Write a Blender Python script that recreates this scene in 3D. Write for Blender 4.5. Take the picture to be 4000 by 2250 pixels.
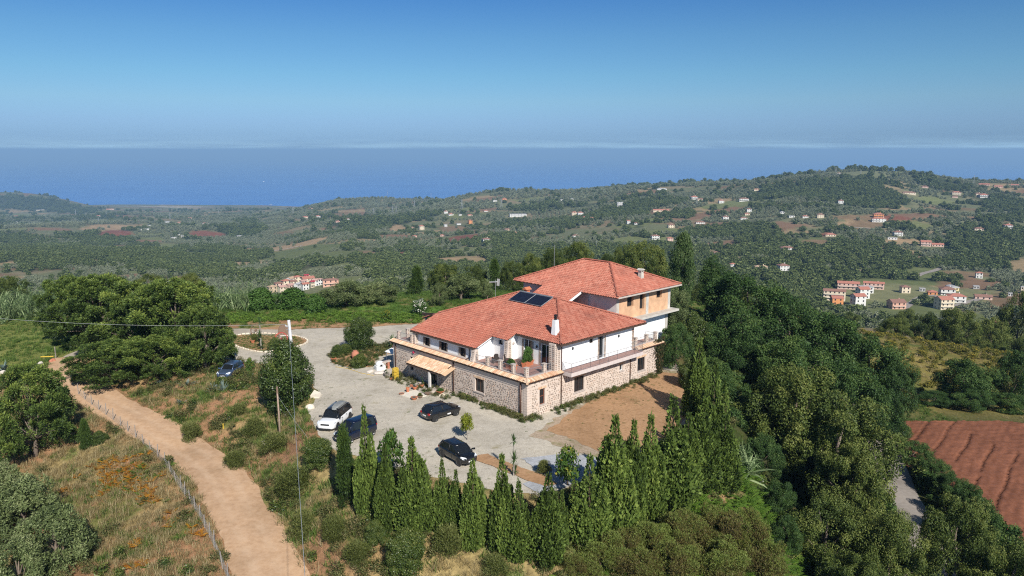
import bpy, bmesh, math, random
import numpy as np
from mathutils import Vector, Matrix, Euler
for _o in list(bpy.data.objects): bpy.data.objects.remove(_o, do_unlink=True)
random.seed(7); RNG = np.random.default_rng(7)
SC = bpy.context.scene; COL = SC.collection
R = math.radians
# ---------------------------------------------------------------- camera
CAM_H = 26.0
_cd = bpy.data.cameras.new('camera'); CAM = bpy.data.objects.new('camera', _cd); COL.objects.link(CAM)
_cd.sensor_width = 36.0; _cd.lens = 36.0 * 2924.0 / 4000.0
_cd.clip_start = 0.5; _cd.clip_end = 200000.0
CAM.location = (0, 0, CAM_H); CAM.rotation_euler = (R(90 - 10.4255), 0, 0)
SC.camera = CAM
# ---------------------------------------------------------------- sun and sky
SUN_EL, SUN_DX, SUN_DY = R(36), 0.363, -0.932            # toward the sun: right of and behind the camera
_sl = bpy.data.lights.new('sun', 'SUN'); SUN = bpy.data.objects.new('sun', _sl); COL.objects.link(SUN)
_sl.energy = 4.4; _sl.angle = R(0.53); _sl.color = (1.0, 0.955, 0.88)
_sd = Vector((SUN_DX * math.cos(SUN_EL), SUN_DY * math.cos(SUN_EL), math.sin(SUN_EL))).normalized()
SUN.rotation_euler = _sd.to_track_quat('Z', 'Y').to_euler(); SUN.location = (60, -120, 140)
W = bpy.data.worlds.new('World'); SC.world = W; W.use_nodes = True
def build_world():
    nt = W.node_tree; nt.nodes.clear(); N = nt.nodes.new; Lk = nt.links.new
    out = N('ShaderNodeOutputWorld'); bg = N('ShaderNodeBackground'); bg.inputs['Strength'].default_value = 0.10
    sky = N('ShaderNodeTexSky'); sky.sky_type = 'NISHITA'; sky.sun_disc = False
    sky.sun_elevation = SUN_EL; sky.sun_rotation = math.atan2(SUN_DX, SUN_DY)
    sky.altitude = 400; sky.air_density = 1.0; sky.dust_density = 0.6; sky.ozone_density = 2.2
    tc = N('ShaderNodeTexCoord'); sep = N('ShaderNodeSeparateXYZ'); Lk(tc.outputs['Generated'], sep.inputs[0])
    # the sea air: a bluer, darker band low over the horizon all the way round, top stops set to make the fill less blue
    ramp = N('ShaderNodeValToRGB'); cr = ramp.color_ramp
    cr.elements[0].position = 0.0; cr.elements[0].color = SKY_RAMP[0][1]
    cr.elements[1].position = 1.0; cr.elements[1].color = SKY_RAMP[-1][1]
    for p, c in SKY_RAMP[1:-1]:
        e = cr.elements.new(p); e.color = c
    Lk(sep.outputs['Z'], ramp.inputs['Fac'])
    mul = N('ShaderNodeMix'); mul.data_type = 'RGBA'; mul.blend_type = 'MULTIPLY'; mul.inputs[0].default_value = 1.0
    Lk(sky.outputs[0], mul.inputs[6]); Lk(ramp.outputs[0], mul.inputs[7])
    # thin bank of cloud lying on the horizon
    nz = N('ShaderNodeTexNoise'); nz.inputs['Scale'].default_value = 9.0; nz.inputs['Detail'].default_value = 6.0
    mp = N('ShaderNodeMapping'); mp.inputs['Scale'].default_value = (1, 1, 22); Lk(tc.outputs['Generated'], mp.inputs[0]); Lk(mp.outputs[0], nz.inputs['Vector'])
    band = N('ShaderNodeValToRGB'); b = band.color_ramp
    b.elements[0].position = 0.0; b.elements[0].color = (0, 0, 0, 1); b.elements[1].position = 1.0; b.elements[1].color = (0, 0, 0, 1)
    for p, v in ((0.0006, .5), (0.002, 1.0), (0.0055, .9), (0.009, .25), (0.02, .0)):
        e = b.elements.new(p); e.color = (v, v, v, 1)
    Lk(sep.outputs['Z'], band.inputs['Fac'])
    nr = N('ShaderNodeMapRange'); nr.inputs[1].default_value = 0.30; nr.inputs[2].default_value = 0.60; Lk(nz.outputs['Fac'], nr.inputs[0])
    mm = N('ShaderNodeMath'); mm.operation = 'MULTIPLY'; Lk(band.outputs[0], mm.inputs[0]); Lk(nr.outputs[0], mm.inputs[1])
    mx = N('ShaderNodeMix'); mx.data_type = 'RGBA'; Lk(mm.outputs[0], mx.inputs[0]); Lk(mul.outputs[2], mx.inputs[6]); mx.inputs[7].default_value = (3.3, 5.2, 6.7, 1)
    Lk(mx.outputs[2], bg.inputs['Color']); Lk(bg.outputs[0], out.inputs['Surface'])
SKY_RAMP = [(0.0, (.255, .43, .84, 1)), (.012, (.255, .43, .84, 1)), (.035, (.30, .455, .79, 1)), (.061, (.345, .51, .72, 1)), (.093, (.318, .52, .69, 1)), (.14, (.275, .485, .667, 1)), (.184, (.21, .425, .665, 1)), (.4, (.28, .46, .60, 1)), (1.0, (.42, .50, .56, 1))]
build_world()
SC.view_settings.view_transform = 'Standard'; SC.view_settings.look = 'None'
SC.view_settings.exposure = 0.4; SC.view_settings.gamma = 1.0; SC.view_settings.use_curve_mapping = False
SC.render.engine = 'CYCLES'
SC.cycles.max_bounces = 5; SC.cycles.diffuse_bounces = 2; SC.cycles.glossy_bounces = 2; SC.cycles.transmission_bounces = 2
SC.cycles.transparent_max_bounces = 4; SC.cycles.volume_bounces = 0
SC.cycles.use_denoising = False
SC.cycles.pixel_filter_type = 'BLACKMAN_HARRIS'; SC.cycles.filter_width = 1.15
SC.cycles.sample_clamp_indirect = 4.0
# ---------------------------------------------------------------- helpers
def link(name, me=None, parent=None):
    o = bpy.data.objects.new(name, me); COL.objects.link(o)
    if parent is not None: o.parent = parent
    return o
def tag(o, label=None, cat=None, group=None, kind=None):
    if label: o['label'] = label
    if cat: o['category'] = cat
    if group: o['group'] = group
    if kind: o['kind'] = kind
    return o
def thing(name, label, cat, loc=(0, 0, 0), rz=0.0, group=None):
    o = link(name); o.location = loc; o.rotation_euler = (0, 0, rz); o.empty_display_size = .2
    return tag(o, label, cat, group)
def mesh_np(name, V, Fc, mat=None, tint=None, smooth=False):
    """V (n,3) array, Fc (m,k) int array of equal-sized faces"""
    V = np.asarray(V, np.float32); Fc = np.asarray(Fc, np.int32)
    me = bpy.data.meshes.new(name); k = Fc.shape[1]
    me.vertices.add(len(V)); me.vertices.foreach_set('co', V.ravel())
    me.loops.add(Fc.size); me.loops.foreach_set('vertex_index', Fc.ravel())
    me.polygons.add(len(Fc)); me.polygons.foreach_set('loop_start', np.arange(0, Fc.size, k, dtype=np.int32))
    me.polygons.foreach_set('loop_total', np.full(len(Fc), k, np.int32))
    if smooth: me.polygons.foreach_set('use_smooth', np.ones(len(Fc), bool))
    if tint is not None:
        a = me.attributes.new('tint', 'FLOAT', 'POINT'); a.data.foreach_set('value', np.asarray(tint, np.float32))
    me.update(calc_edges=True)
    if mat: me.materials.append(mat)
    return me
class MB:
    """collects simple solids and links them as ONE mesh object"""
    def __init__(s): s.v = []; s.f = []; s.t = []; s.cur = 0.5
    def add(s, vs, fs):
        n = len(s.v); s.v += [tuple(p) for p in vs]; s.f += [tuple(i + n for i in f) for f in fs]; s.t += [s.cur] * len(vs); return s
    def box(s, x0, x1, y0, y1, z0, z1):
        return s.add([(x0,y0,z0),(x1,y0,z0),(x1,y1,z0),(x0,y1,z0),(x0,y0,z1),(x1,y0,z1),(x1,y1,z1),(x0,y1,z1)],
                     [(0,3,2,1),(4,5,6,7),(0,1,5,4),(1,2,6,5),(2,3,7,6),(3,0,4,7)])
    def quad(s, a, b, c, d): return s.add([a, b, c, d], [(0, 1, 2, 3)])
    def prism(s, poly, z0, z1):
        n = len(poly); z0f = z0 if callable(z0) else (lambda x, y: z0); z1f = z1 if callable(z1) else (lambda x, y: z1)
        return s.add([(x, y, z0f(x, y)) for x, y in poly] + [(x, y, z1f(x, y)) for x, y in poly],
                     [tuple(range(n))[::-1], tuple(range(n, 2 * n))] + [(i, (i + 1) % n, n + (i + 1) % n, n + i) for i in range(n)])
    def tube(s, pts, rad, n=6, cap=True):
        pts = [Vector(p) for p in pts]; rad = rad if hasattr(rad, '__len__') else [rad] * len(pts)
        vs = []; fs = []
        for i, p in enumerate(pts):
            d = (pts[min(i + 1, len(pts) - 1)] - pts[max(i - 1, 0)]).normalized()
            a = d.orthogonal().normalized() if abs(d.z) > .99 else d.cross(Vector((0, 0, 1))).normalized(); b = d.cross(a)
            for k in range(n):
                t = 2 * math.pi * k / n; vs.append(p + (a * math.cos(t) + b * math.sin(t)) * rad[i])
        for i in range(len(pts) - 1):
            for k in range(n): fs.append((i * n + k, i * n + (k + 1) % n, (i + 1) * n + (k + 1) % n, (i + 1) * n + k))
        if cap: fs += [tuple(range(n))[::-1], tuple(range((len(pts) - 1) * n, len(pts) * n))]
        return s.add(vs, fs)
    def lathe(s, prof, n=12, o=(0, 0, 0)):
        vs = []; fs = []
        for r, z in prof:
            for k in range(n):
                t = 2 * math.pi * k / n; vs.append((o[0] + r * math.cos(t), o[1] + r * math.sin(t), o[2] + z))
        for i in range(len(prof) - 1):
            for k in range(n): fs.append((i * n + k, i * n + (k + 1) % n, (i + 1) * n + (k + 1) % n, (i + 1) * n + k))
        fs += [tuple(range(n))[::-1], tuple(range((len(prof) - 1) * n, len(prof) * n))]
        return s.add(vs, fs)
    def mesh(s, name, mat=None, smooth=False, bevel=0):
        me = bpy.data.meshes.new(name); me.from_pydata(s.v, [], s.f)
        if bevel:
            bm = bmesh.new(); bm.from_mesh(me)
            bmesh.ops.bevel(bm, geom=bm.edges[:], offset=bevel, segments=2, affect='EDGES', clamp_overlap=True); bm.to_mesh(me); bm.free()
        else:
            a = me.attributes.new('tint', 'FLOAT', 'POINT'); a.data.foreach_set('value', np.array(s.t, np.float32))
        if smooth: me.polygons.foreach_set('use_smooth', np.ones(len(me.polygons), bool))
        if mat: me.materials.append(mat)
        me.update(); return me
    def build(s, name, mat=None, parent=None, smooth=False, bevel=0, **kw):
        o = link(name, s.mesh(name, mat, smooth, bevel), parent)
        if kw: tag(o, **kw)
        return o
def copy_tree(o, parent=None):
    c = o.copy(); COL.objects.link(c)
    if parent is not None: c.parent = parent
    for ch in list(o.children): copy_tree(ch, c)
    return c
# ---------------------------------------------------------------- materials
MAT = {}
def _new(name):
    m = bpy.data.materials.new(name); m.use_nodes = True; nt = m.node_tree
    p = nt.nodes['Principled BSDF']; MAT[name] = m; return m, nt, p
def ramp_node(nt, stops, fac):
    r = nt.nodes.new('ShaderNodeValToRGB'); cr = r.color_ramp
    cr.elements[0].position = stops[0][0]; cr.elements[0].color = (*stops[0][1], 1)
    cr.elements[1].position = stops[-1][0]; cr.elements[1].color = (*stops[-1][1], 1)
    for p, c in stops[1:-1]:
        e = cr.elements.new(p); e.color = (*c, 1)
    nt.links.new(fac, r.inputs[0]); return r.outputs[0]
def noise_node(nt, scale, detail=4, rough=.55, coord='Object', vec=None):
    n = nt.nodes.new('ShaderNodeTexNoise'); n.inputs['Scale'].default_value = scale; n.inputs['Detail'].default_value = detail; n.inputs['Roughness'].default_value = rough
    if vec is None:
        tc = nt.nodes.new('ShaderNodeTexCoord'); vec = tc.outputs[coord]
    nt.links.new(vec, n.inputs['Vector']); return n.outputs['Fac']
def math_node(nt, op, a, b=None):
    m = nt.nodes.new('ShaderNodeMath'); m.operation = op
    for i, v in enumerate((a, b)):
        if v is None: continue
        if isinstance(v, (int, float)): m.inputs[i].default_value = v
        else: nt.links.new(v, m.inputs[i])
    return m.outputs[0]
def mixc(nt, fac, a, b, mode='MIX'):
    m = nt.nodes.new('ShaderNodeMix'); m.data_type = 'RGBA'; m.blend_type = mode
    for i, v in ((0, fac), (6, a), (7, b)):
        if isinstance(v, (int, float)): m.inputs[i].default_value = v
        elif isinstance(v, tuple): m.inputs[i].default_value = (*v, 1)
        else: nt.links.new(v, m.inputs[i])
    return m.outputs[2]
def bump(nt, p, h, strength=.3, dist=.05):
    b = nt.nodes.new('ShaderNodeBump'); b.inputs['Strength'].default_value = strength; b.inputs['Distance'].default_value = dist
    nt.links.new(h, b.inputs['Height']); nt.links.new(b.outputs[0], p.inputs['Normal'])
def plain(name, c, rough=.6, metal=0.0, var=.12, scale=6.0, spec=.5, coat=0.0):
    """a colour with a little uneven wear"""
    m, nt, p = _new(name); p.inputs['Roughness'].default_value = rough; p.inputs['Metallic'].default_value = metal
    p.inputs['Specular IOR Level'].default_value = spec; p.inputs['Coat Weight'].default_value = coat; p.inputs['Coat Roughness'].default_value = .05
    if var:
        f = noise_node(nt, scale, 5)
        lo = tuple(max(0, x * (1 - var)) for x in c); hi = tuple(min(1, x * (1 + var)) for x in c)
        nt.links.new(ramp_node(nt, [(.3, lo), (.7, hi)], f), p.inputs['Base Color'])
    else: p.inputs['Base Color'].default_value = (*c, 1)
    return m
def leaf(name, stops, trans=.3, rough=.55, spec=.25, own=.26):
    """foliage: colour by leaf tint (crowns carry painted shading) and by plant, light passing through"""
    m, nt, p = _new(name); p.inputs['Roughness'].default_value = rough; p.inputs['Specular IOR Level'].default_value = spec
    at = nt.nodes.new('ShaderNodeAttribute'); at.attribute_name = 'tint'
    oi = nt.nodes.new('ShaderNodeObjectInfo')
    f = math_node(nt, 'ADD', at.outputs['Fac'], math_node(nt, 'MULTIPLY', math_node(nt, 'SUBTRACT', oi.outputs['Random'], .5), own))
    c = ramp_node(nt, stops, f); nt.links.new(c, p.inputs['Base Color'])
    tr = nt.nodes.new('ShaderNodeBsdfTranslucent'); nt.links.new(c, tr.inputs['Color'])
    mx = nt.nodes.new('ShaderNodeMixShader'); mx.inputs[0].default_value = trans
    out = nt.nodes['Material Output']; nt.links.new(p.outputs[0], mx.inputs[1]); nt.links.new(tr.outputs[0], mx.inputs[2]); nt.links.new(mx.outputs[0], out.inputs['Surface'])
    return m
def pieces(name, stops, rough=.8, fine=40.0, grain=.25, bumpy=.3, weather=0):
    """stones, tiles: each piece its own shade from 'tint' (joined) or from the object (single)"""
    m, nt, p = _new(name); p.inputs['Roughness'].default_value = rough; p.inputs['Specular IOR Level'].default_value = .25
    at = nt.nodes.new('ShaderNodeAttribute'); at.attribute_name = 'tint'
    oi = nt.nodes.new('ShaderNodeObjectInfo')
    f = math_node(nt, 'FRACT', math_node(nt, 'ADD', at.outputs['Fac'], oi.outputs['Random']))
    c = ramp_node(nt, stops, f)
    n = noise_node(nt, fine, 4)
    c2 = mixc(nt, grain, c, mixc(nt, 1.0, c, ramp_node(nt, [(.25, (.35, .35, .35)), (.75, (1.3, 1.3, 1.3))], n), 'MULTIPLY'))
    if weather:      # lichen and soot in drifting patches
        w = noise_node(nt, .45, 6, .68); c2 = mixc(nt, 1.0, c2, ramp_node(nt, [(.30, (.66, .66, .68)), (.48, (.94, .94, .94)), (.70, (1.1, 1.08, 1.06))], w), 'MULTIPLY')
        l = noise_node(nt, 5.0, 4, .8); c2 = mixc(nt, ramp_node(nt, [(.64, (0, 0, 0)), (.72, (.55, .55, .55))], l), c2, (.36, .24, .16))
    nt.links.new(c2, p.inputs['Base Color']); bump(nt, p, n, bumpy, .02)
    return m
# ---------------------------------------------------------------- terrain heights (metres; yard = 0, camera stands over x=y=0)
def _hash(ix, iy, s):
    h = (ix.astype(np.int64) * 374761393 + iy.astype(np.int64) * 668265263 + s * 1442695041) & 0xffffffff
    h = ((h ^ (h >> 13)) * 1274126177) & 0xffffffff
    return ((h ^ (h >> 16)) & 0xffff) / 65535.0
def vnoise(x, y, s=0):
    x = np.asarray(x, float); y = np.asarray(y, float)
    ix = np.floor(x); iy = np.floor(y); fx = x - ix; fy = y - iy
    fx = fx * fx * (3 - 2 * fx); fy = fy * fy * (3 - 2 * fy)
    a = _hash(ix, iy, s); b = _hash(ix + 1, iy, s); c = _hash(ix, iy + 1, s); d = _hash(ix + 1, iy + 1, s)
    return (a + (b - a) * fx) * (1 - fy) + (c + (d - c) * fx) * fy
def fbm(x, y, s=0, o=4):
    t = 0.0; a = 0.5; n = 0.0
    for k in range(o):
        t = t + a * vnoise(np.asarray(x) * 2 ** k + 17.3 * k, np.asarray(y) * 2 ** k - 9.1 * k, s + k); n += a; a *= 0.5
    return t / n
def sstep(a, b, x):
    t = np.clip((np.asarray(x, float) - a) / (b - a), 0, 1); return t * t * (3 - 2 * t)
NEAR_CTRL = np.array([
 (-17,64.4,0),(-21,76.6,0),(-2.8,55.7,0),(7.2,59.9,0),(1.3,53,-.1),(-37,96,0),(-24,102,0),(-17,108,0),(-29,98,0),(0,70,0),(0,100,0),(15,80,0),(19,97,-.4),
 (-10,80,0),(-49,115,0),(-38,118,0),(-25,118,0),(-16,121,0),(-10,60,0),(10,120,0),(25,115,-.8),(-45,100,0),(-40,90,-.3),(-30,85,-.3),(-16,72,0),(10,66,0),(-9,57,-.1),(14,72,0),
 (-10,52.4,-1.5),(3.2,49,-2.5),(8.3,53,-2.4),(15,58.4,-2.6),(-8,47.5,-3.3),(6,46,-4),(18.6,52.3,-6),(20.5,65,-2.6),(12,48,-4.2),(-14,57,-1.6),
 (0,30,-9),(-20,30,-6),(20,30,-12),(0,0,-16),(-60,0,-10),(60,0,-22),(-50,30,-7),
 (-19.6,49,-4),(-15,49,-4),(-24.6,57.5,-3.5),(-21,59,-3.5),(-34.4,68.8,-3),(-30,70.8,-3),(-47,80,-2.2),(-45.5,83,-2.2),(-57,91,-1.2),(-58,96.7,-1),
 (-22.5,68.8,-1.9),(-31,78,-1.7),(-39,56,-5),(-36,50.6,-5),(-47.5,70,-4),(-66,93.6,-2),(-69,106,-1),(-60,84,-2.5),(-84,120,-1),(-90,80,-5),(-80,50,-8),
 (22,76,-1.5),(26.7,65.5,-10.5),(27,57,-12),(40.8,72,-10.5),(44.8,80.8,-10),(53,94,-10),(67,93,-10),(49,66,-11),(65,112,-12),(85.6,134,-14),(122,173,-18),(32,105,-3),(45,110,-7),(40,130,-5),
 (33,84,-8.5),(31,74,-10.5),(33,60,-12),(90,95,-11.5),(80,60,-14),
 (-6.5,136,-.5),(32,152,-4),(-40,140,-1.5),(-80,150,-3),(0,165,-6),(-60,180,-12),(40,190,-16),(100,220,-34),(0,220,-28),(-100,220,-24),(-140,160,-10),(160,160,-26),(150,90,-20)], float)
def _tps_fit(c, lam=0.02):
    n = len(c); d2 = ((c[:, None, :2] - c[None, :, :2]) ** 2).sum(-1)
    K = np.where(d2 > 0, d2 * np.log(np.maximum(d2, 1e-9)) * .5, 0) + lam * n * np.eye(n)
    Pm = np.c_[np.ones(n), c[:, :2]]
    A = np.block([[K, Pm], [Pm.T, np.zeros((3, 3))]])
    return np.linalg.solve(A, np.r_[c[:, 2], 0, 0, 0])
_TW = _tps_fit(NEAR_CTRL)
def _tps(x, y):
    out = np.full(x.shape, 0.0) + _TW[-3] + _TW[-2] * x + _TW[-1] * y
    for (cx, cy, _), w in zip(NEAR_CTRL, _TW):
        d2 = (x - cx) ** 2 + (y - cy) ** 2
        out += w * np.where(d2 > 0, d2 * np.log(np.maximum(d2, 1e-9)) * .5, 0)
    return out
YARD = np.array([(-17.2,63.6),(-19.2,68.5),(-20.8,74),(-21.5,79),(-24,84),(-31,89.5),(-37,91.5),(-39.5,96),(-39,104),(-30,108),(-22,109),(-14,112),(-6,118),(4,112),(10,104),(19,95),(20.5,85),(17.5,70),(10.5,60.5),(7,57),(2,53.3),(-2.5,55),(-8,57.5),(-13,60.5)], float)
def poly_dist(x, y, P):
    """signed distance to polygon, negative inside"""
    x = np.asarray(x, float); y = np.asarray(y, float)
    dmin = np.full(x.shape, 1e9); ins = np.zeros(x.shape, bool); n = len(P)
    for i in range(n):
        ax, ay = P[i]; bx, by = P[(i + 1) % n]; ex, ey = bx - ax, by - ay
        t = np.clip(((x - ax) * ex + (y - ay) * ey) / (ex * ex + ey * ey), 0, 1)
        dmin = np.minimum(dmin, np.hypot(x - ax - t * ex, y - ay - t * ey))
        c = ((ay > y) != (by > y)) & (x < (bx - ax) * (y - ay) / (by - ay + 1e-12) + ax)
        ins ^= c
    return np.where(ins, -dmin, dmin)
def near_z(x, y):
    z = _tps(x, y)
    d = poly_dist(x, y, YARD)
    w = sstep(3.0, 0.0, d)
    z = z * (1 - w)
    rough = sstep(1.5, 6, d)
    return z + rough * ((fbm(x * .25, y * .25, 5, 3) - .5) * .7 + (fbm(x * .06, y * .06, 9, 2) - .5) * .8)
# far relief: rows = bearing (tangent of azimuth), columns = distance
FAR_R = np.array([250, 400, 550, 700, 900, 1200, 1600, 2000, 2600, 3200, 4000, 4600, 5000, 5800, 7000], float)
FAR_T = np.array([-1.3, -.88, -.673, -.516, -.36, -.203, 0, .215, .44, .673, .88, 1.3])
FAR_Z = np.array([
 [-26,-60,-82,-99,-118,-140,-165,-191,-226,-258,-280,-215,-260,-395,-406],
 [-26,-60,-82,-99,-118,-140,-165,-191,-226,-258,-270,-190,-240,-395,-406],
 [-26,-62,-84,-100,-118,-140,-166,-191,-226,-258,-303,-221,-300,-398,-406],
 [-28,-64,-86,-103,-118,-143,-169,-194,-228,-260,-299,-335,-353,-396,-406],
 [-28,-66,-88,-103,-123,-149,-176,-198,-230,-258,-292,-330,-351,-397,-406],
 [-28,-62,-80,-93,-108,-130,-152,-170,-186,-184,-300,-370,-390,-405,-408],
 [-28,-60,-77,-90,-103,-117,-128,-130,-121,-200,-330,-385,-402,-408,-410],
 [-30,-64,-82,-92,-98,-104,-100,-94,-89,-200,-330,-385,-402,-408,-410],
 [-34,-76,-98,-101,-98,-88,-66,-29,-120,-220,-340,-385,-402,-408,-410],
 [-36,-80,-100,-103,-103,-98,-83,-58,-130,-220,-340,-385,-402,-408,-410],
 [-38,-80,-100,-104,-104,-98,-83,-50,-130,-220,-340,-385,-402,-408,-410],
 [-38,-80,-100,-104,-104,-98,-83,-50,-130,-220,-340,-385,-402,-408,-410]], float)
def _cub(p0, p1, p2, p3, t):
    return p1 + .5 * t * (p2 - p0 + t * (2 * p0 - 5 * p1 + 4 * p2 - p3 + t * (3 * (p1 - p2) + p3 - p0)))
def far_z(x, y):
    r = np.maximum(y, .62 * np.hypot(x, y)); az = np.arctan2(x, y)
    t = np.tan(np.clip(az, -.915, .915))
    lr = np.log(np.clip(r, 251, 6999)); L = np.log(FAR_R)
    j = np.clip(np.searchsorted(L, lr) - 1, 0, len(L) - 2); fr = (lr - L[j]) / (L[j + 1] - L[j])
    i = np.clip(np.searchsorted(FAR_T, t) - 1, 0, len(FAR_T) - 2); ft = np.clip((t - FAR_T[i]) / (FAR_T[i + 1] - FAR_T[i]), 0, 1)
    ft = ft * ft * (3 - 2 * ft)
    def row(ii):
        ii = np.clip(ii, 0, len(FAR_T) - 1); g = lambda k: FAR_Z[ii, np.clip(k, 0, len(L) - 1)]
        return _cub(g(j - 1), g(j), g(j + 1), g(j + 2), fr)
    z = row(i) * (1 - ft) + row(i + 1) * ft
    amp = sstep(250, 700, r) * (1 - sstep(4600, 5600, r))
    n1 = fbm(x / 420., y / 420., 21, 3) - .5; n2 = fbm(x / 130., y / 130., 31, 3) - .5
    return z + amp * (n1 * 34 * sstep(400, 1500, r) + n1 * 12 + n2 * 9)
def ground_z(x, y):
    x = np.asarray(x, float); y = np.asarray(y, float)
    r = np.hypot(x, y - 60)
    w = sstep(120, 230, r)
    zn = np.where(w < 1, near_z(np.clip(x, -200, 200), np.clip(y, -60, 290)), 0)
    zf = np.where(w > 0, far_z(x, y), 0)
    back = sstep(40, -60, y)
    zf = zf * (1 - back) + (-30 - .06 * np.hypot(x, y)) * back
    return zn * (1 - w) + zf * w
# ---------------------------------------------------------------- where things stand (metres)
FIELDS = [
 ('forest',-0.6309,7.1434,0.0732,0.2731),
 ('forest',-0.4333,7.0909,0.1254,0.2617),
 ('forest',-0.3702,6.8345,0.0941,0.1314),
 ('forest',-0.1492,6.8119,0.0627,0.2845),
 ('forest',-0.0581,6.6045,0.0575,0.1984),
 ('forest',0.0225,6.9064,0.0627,0.1335),
 ('forest',0.1135,6.8734,0.0680,0.1061),
 ('forest',0.4069,7.4252,0.1045,0.0723),
 ('forest',0.4607,7.3388,0.0627,0.0701),
 ('forest',0.4021,6.8738,0.1202,0.1033),
 ('forest',0.6371,6.9353,0.0575,0.1958),
 ('forest',0.2887,7.0897,0.0627,0.0645),
 ('forest',-0.3611,7.6489,0.0314,0.0893),
 ('forest',-0.1904,7.5544,0.0523,0.1253),
 ('forest',0.0967,7.3605,0.0470,0.0740),
 ('forest',-0.1263,7.6082,0.0314,0.0648),
 ('forest',-0.5537,7.4872,0.0470,0.0914),
 ('forest',-0.3550,7.8401,0.0157,0.0898),
 ('forest',0.4786,6.7534,0.1254,0.0496),
 ('forest',0.2153,6.8434,0.0470,0.1019),
 ('forest',0.5182,6.6275,0.0627,0.0452),
 ('forest',0.4105,6.6145,0.0575,0.0731),
 ('forest',0.0328,7.6359,0.0314,0.0417),
 ('forest',0.2185,7.3090,0.0314,0.0408),
 ('forest',-0.5563,8.0712,0.0366,0.0276),
 ('forest',-0.6658,7.4712,0.0314,0.0754),
 ('forest',-0.6496,8.3527,0.0784,0.0447),
 ('forest',-0.5870,8.3132,0.0314,0.0337),
 ('red',-0.5318,7.5754,0.0240,0.0620),
 ('red',-0.4093,7.5922,0.0251,0.0309),
 ('brown',-0.0772,7.4246,0.0209,0.0479),
 ('brown',0.4691,7.0903,0.0272,0.0312),
 ('tan',-0.5310,7.6919,0.0366,0.0607),
 ('tan',-0.5659,7.6413,0.0125,0.0324),
 ('tan',-0.2821,7.3038,0.0418,0.0546),
 ('tan',-0.3199,7.3096,0.0575,0.0735),
 ('meadow',-0.2772,7.1451,0.0470,0.1124),
 ('orchard',-0.3481,6.9553,0.0303,0.1367),
 ('tan',-0.3693,7.0421,0.0314,0.0274),
 ('meadow',-0.2292,6.9834,0.0314,0.0670),
 ('meadow',-0.3098,7.0654,0.0366,0.0519),
 ('red',0.4221,7.0162,0.0105,0.0200),
 ('brown',0.4070,6.9341,0.0261,0.0390),
 ('brown',0.4629,7.1422,0.0366,0.0200),
 ('red',0.5001,7.1370,0.0314,0.0218),
 ('tan',0.5243,6.9515,0.0303,0.0200),
 ('meadow',0.3960,6.9617,0.0314,0.0338),
 ('meadow',0.5608,6.6725,0.0366,0.0536),
 ('meadow',0.5188,6.5864,0.0575,0.0348),
 ('village',0.5093,6.5028,0.0784,0.0693),
 ('village',0.6125,6.4911,0.0418,0.0680),
 ('meadow',0.5443,6.3452,0.0575,0.0636),
 ('meadow',0.5158,6.4337,0.0366,0.0332),
 ('meadow',0.6158,6.3087,0.0418,0.0544),
 ('tan',0.4477,7.1026,0.0157,0.0200),
 ('village',-0.2769,6.4974,0.0392,0.1138),
 ('brown',0.0304,7.1422,0.0209,0.0495),
 ('red',-0.0630,7.2182,0.0314,0.0618),
 ('red',-0.1489,6.9984,0.0209,0.0576),
 ('tan',-0.0901,6.8499,0.0261,0.0307),
 ('brown',-0.1917,6.9944,0.0209,0.0617),
 ('sand',-0.4595,8.5879,0.0732,0.0652),
 ('tan',0.3110,6.9295,0.0209,0.0246),
 ('red',0.0332,6.9109,0.0073,0.0246),
 ('brown',-0.2164,7.7940,0.0314,0.0676),
 ('meadow',-0.6516,8.1185,0.0209,0.1064),
 ('brown',0.6146,6.6845,0.0366,0.0308),
 ('tan',-0.1533,7.4506,0.0105,0.0578),
 ('meadow',-0.4220,7.1994,0.0314,0.0625),
 ('forest',.477,7.595,.047,.022), ('forest',.36,7.59,.035,.03), ('forest',-.115,7.85,.04,.016), ('forest',-.02,7.85,.02,.014), ('forest',.17,7.84,.05,.014), ('forest',.28,7.75,.03,.012), ('forest',.60,7.6,.02,.012),
]
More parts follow.
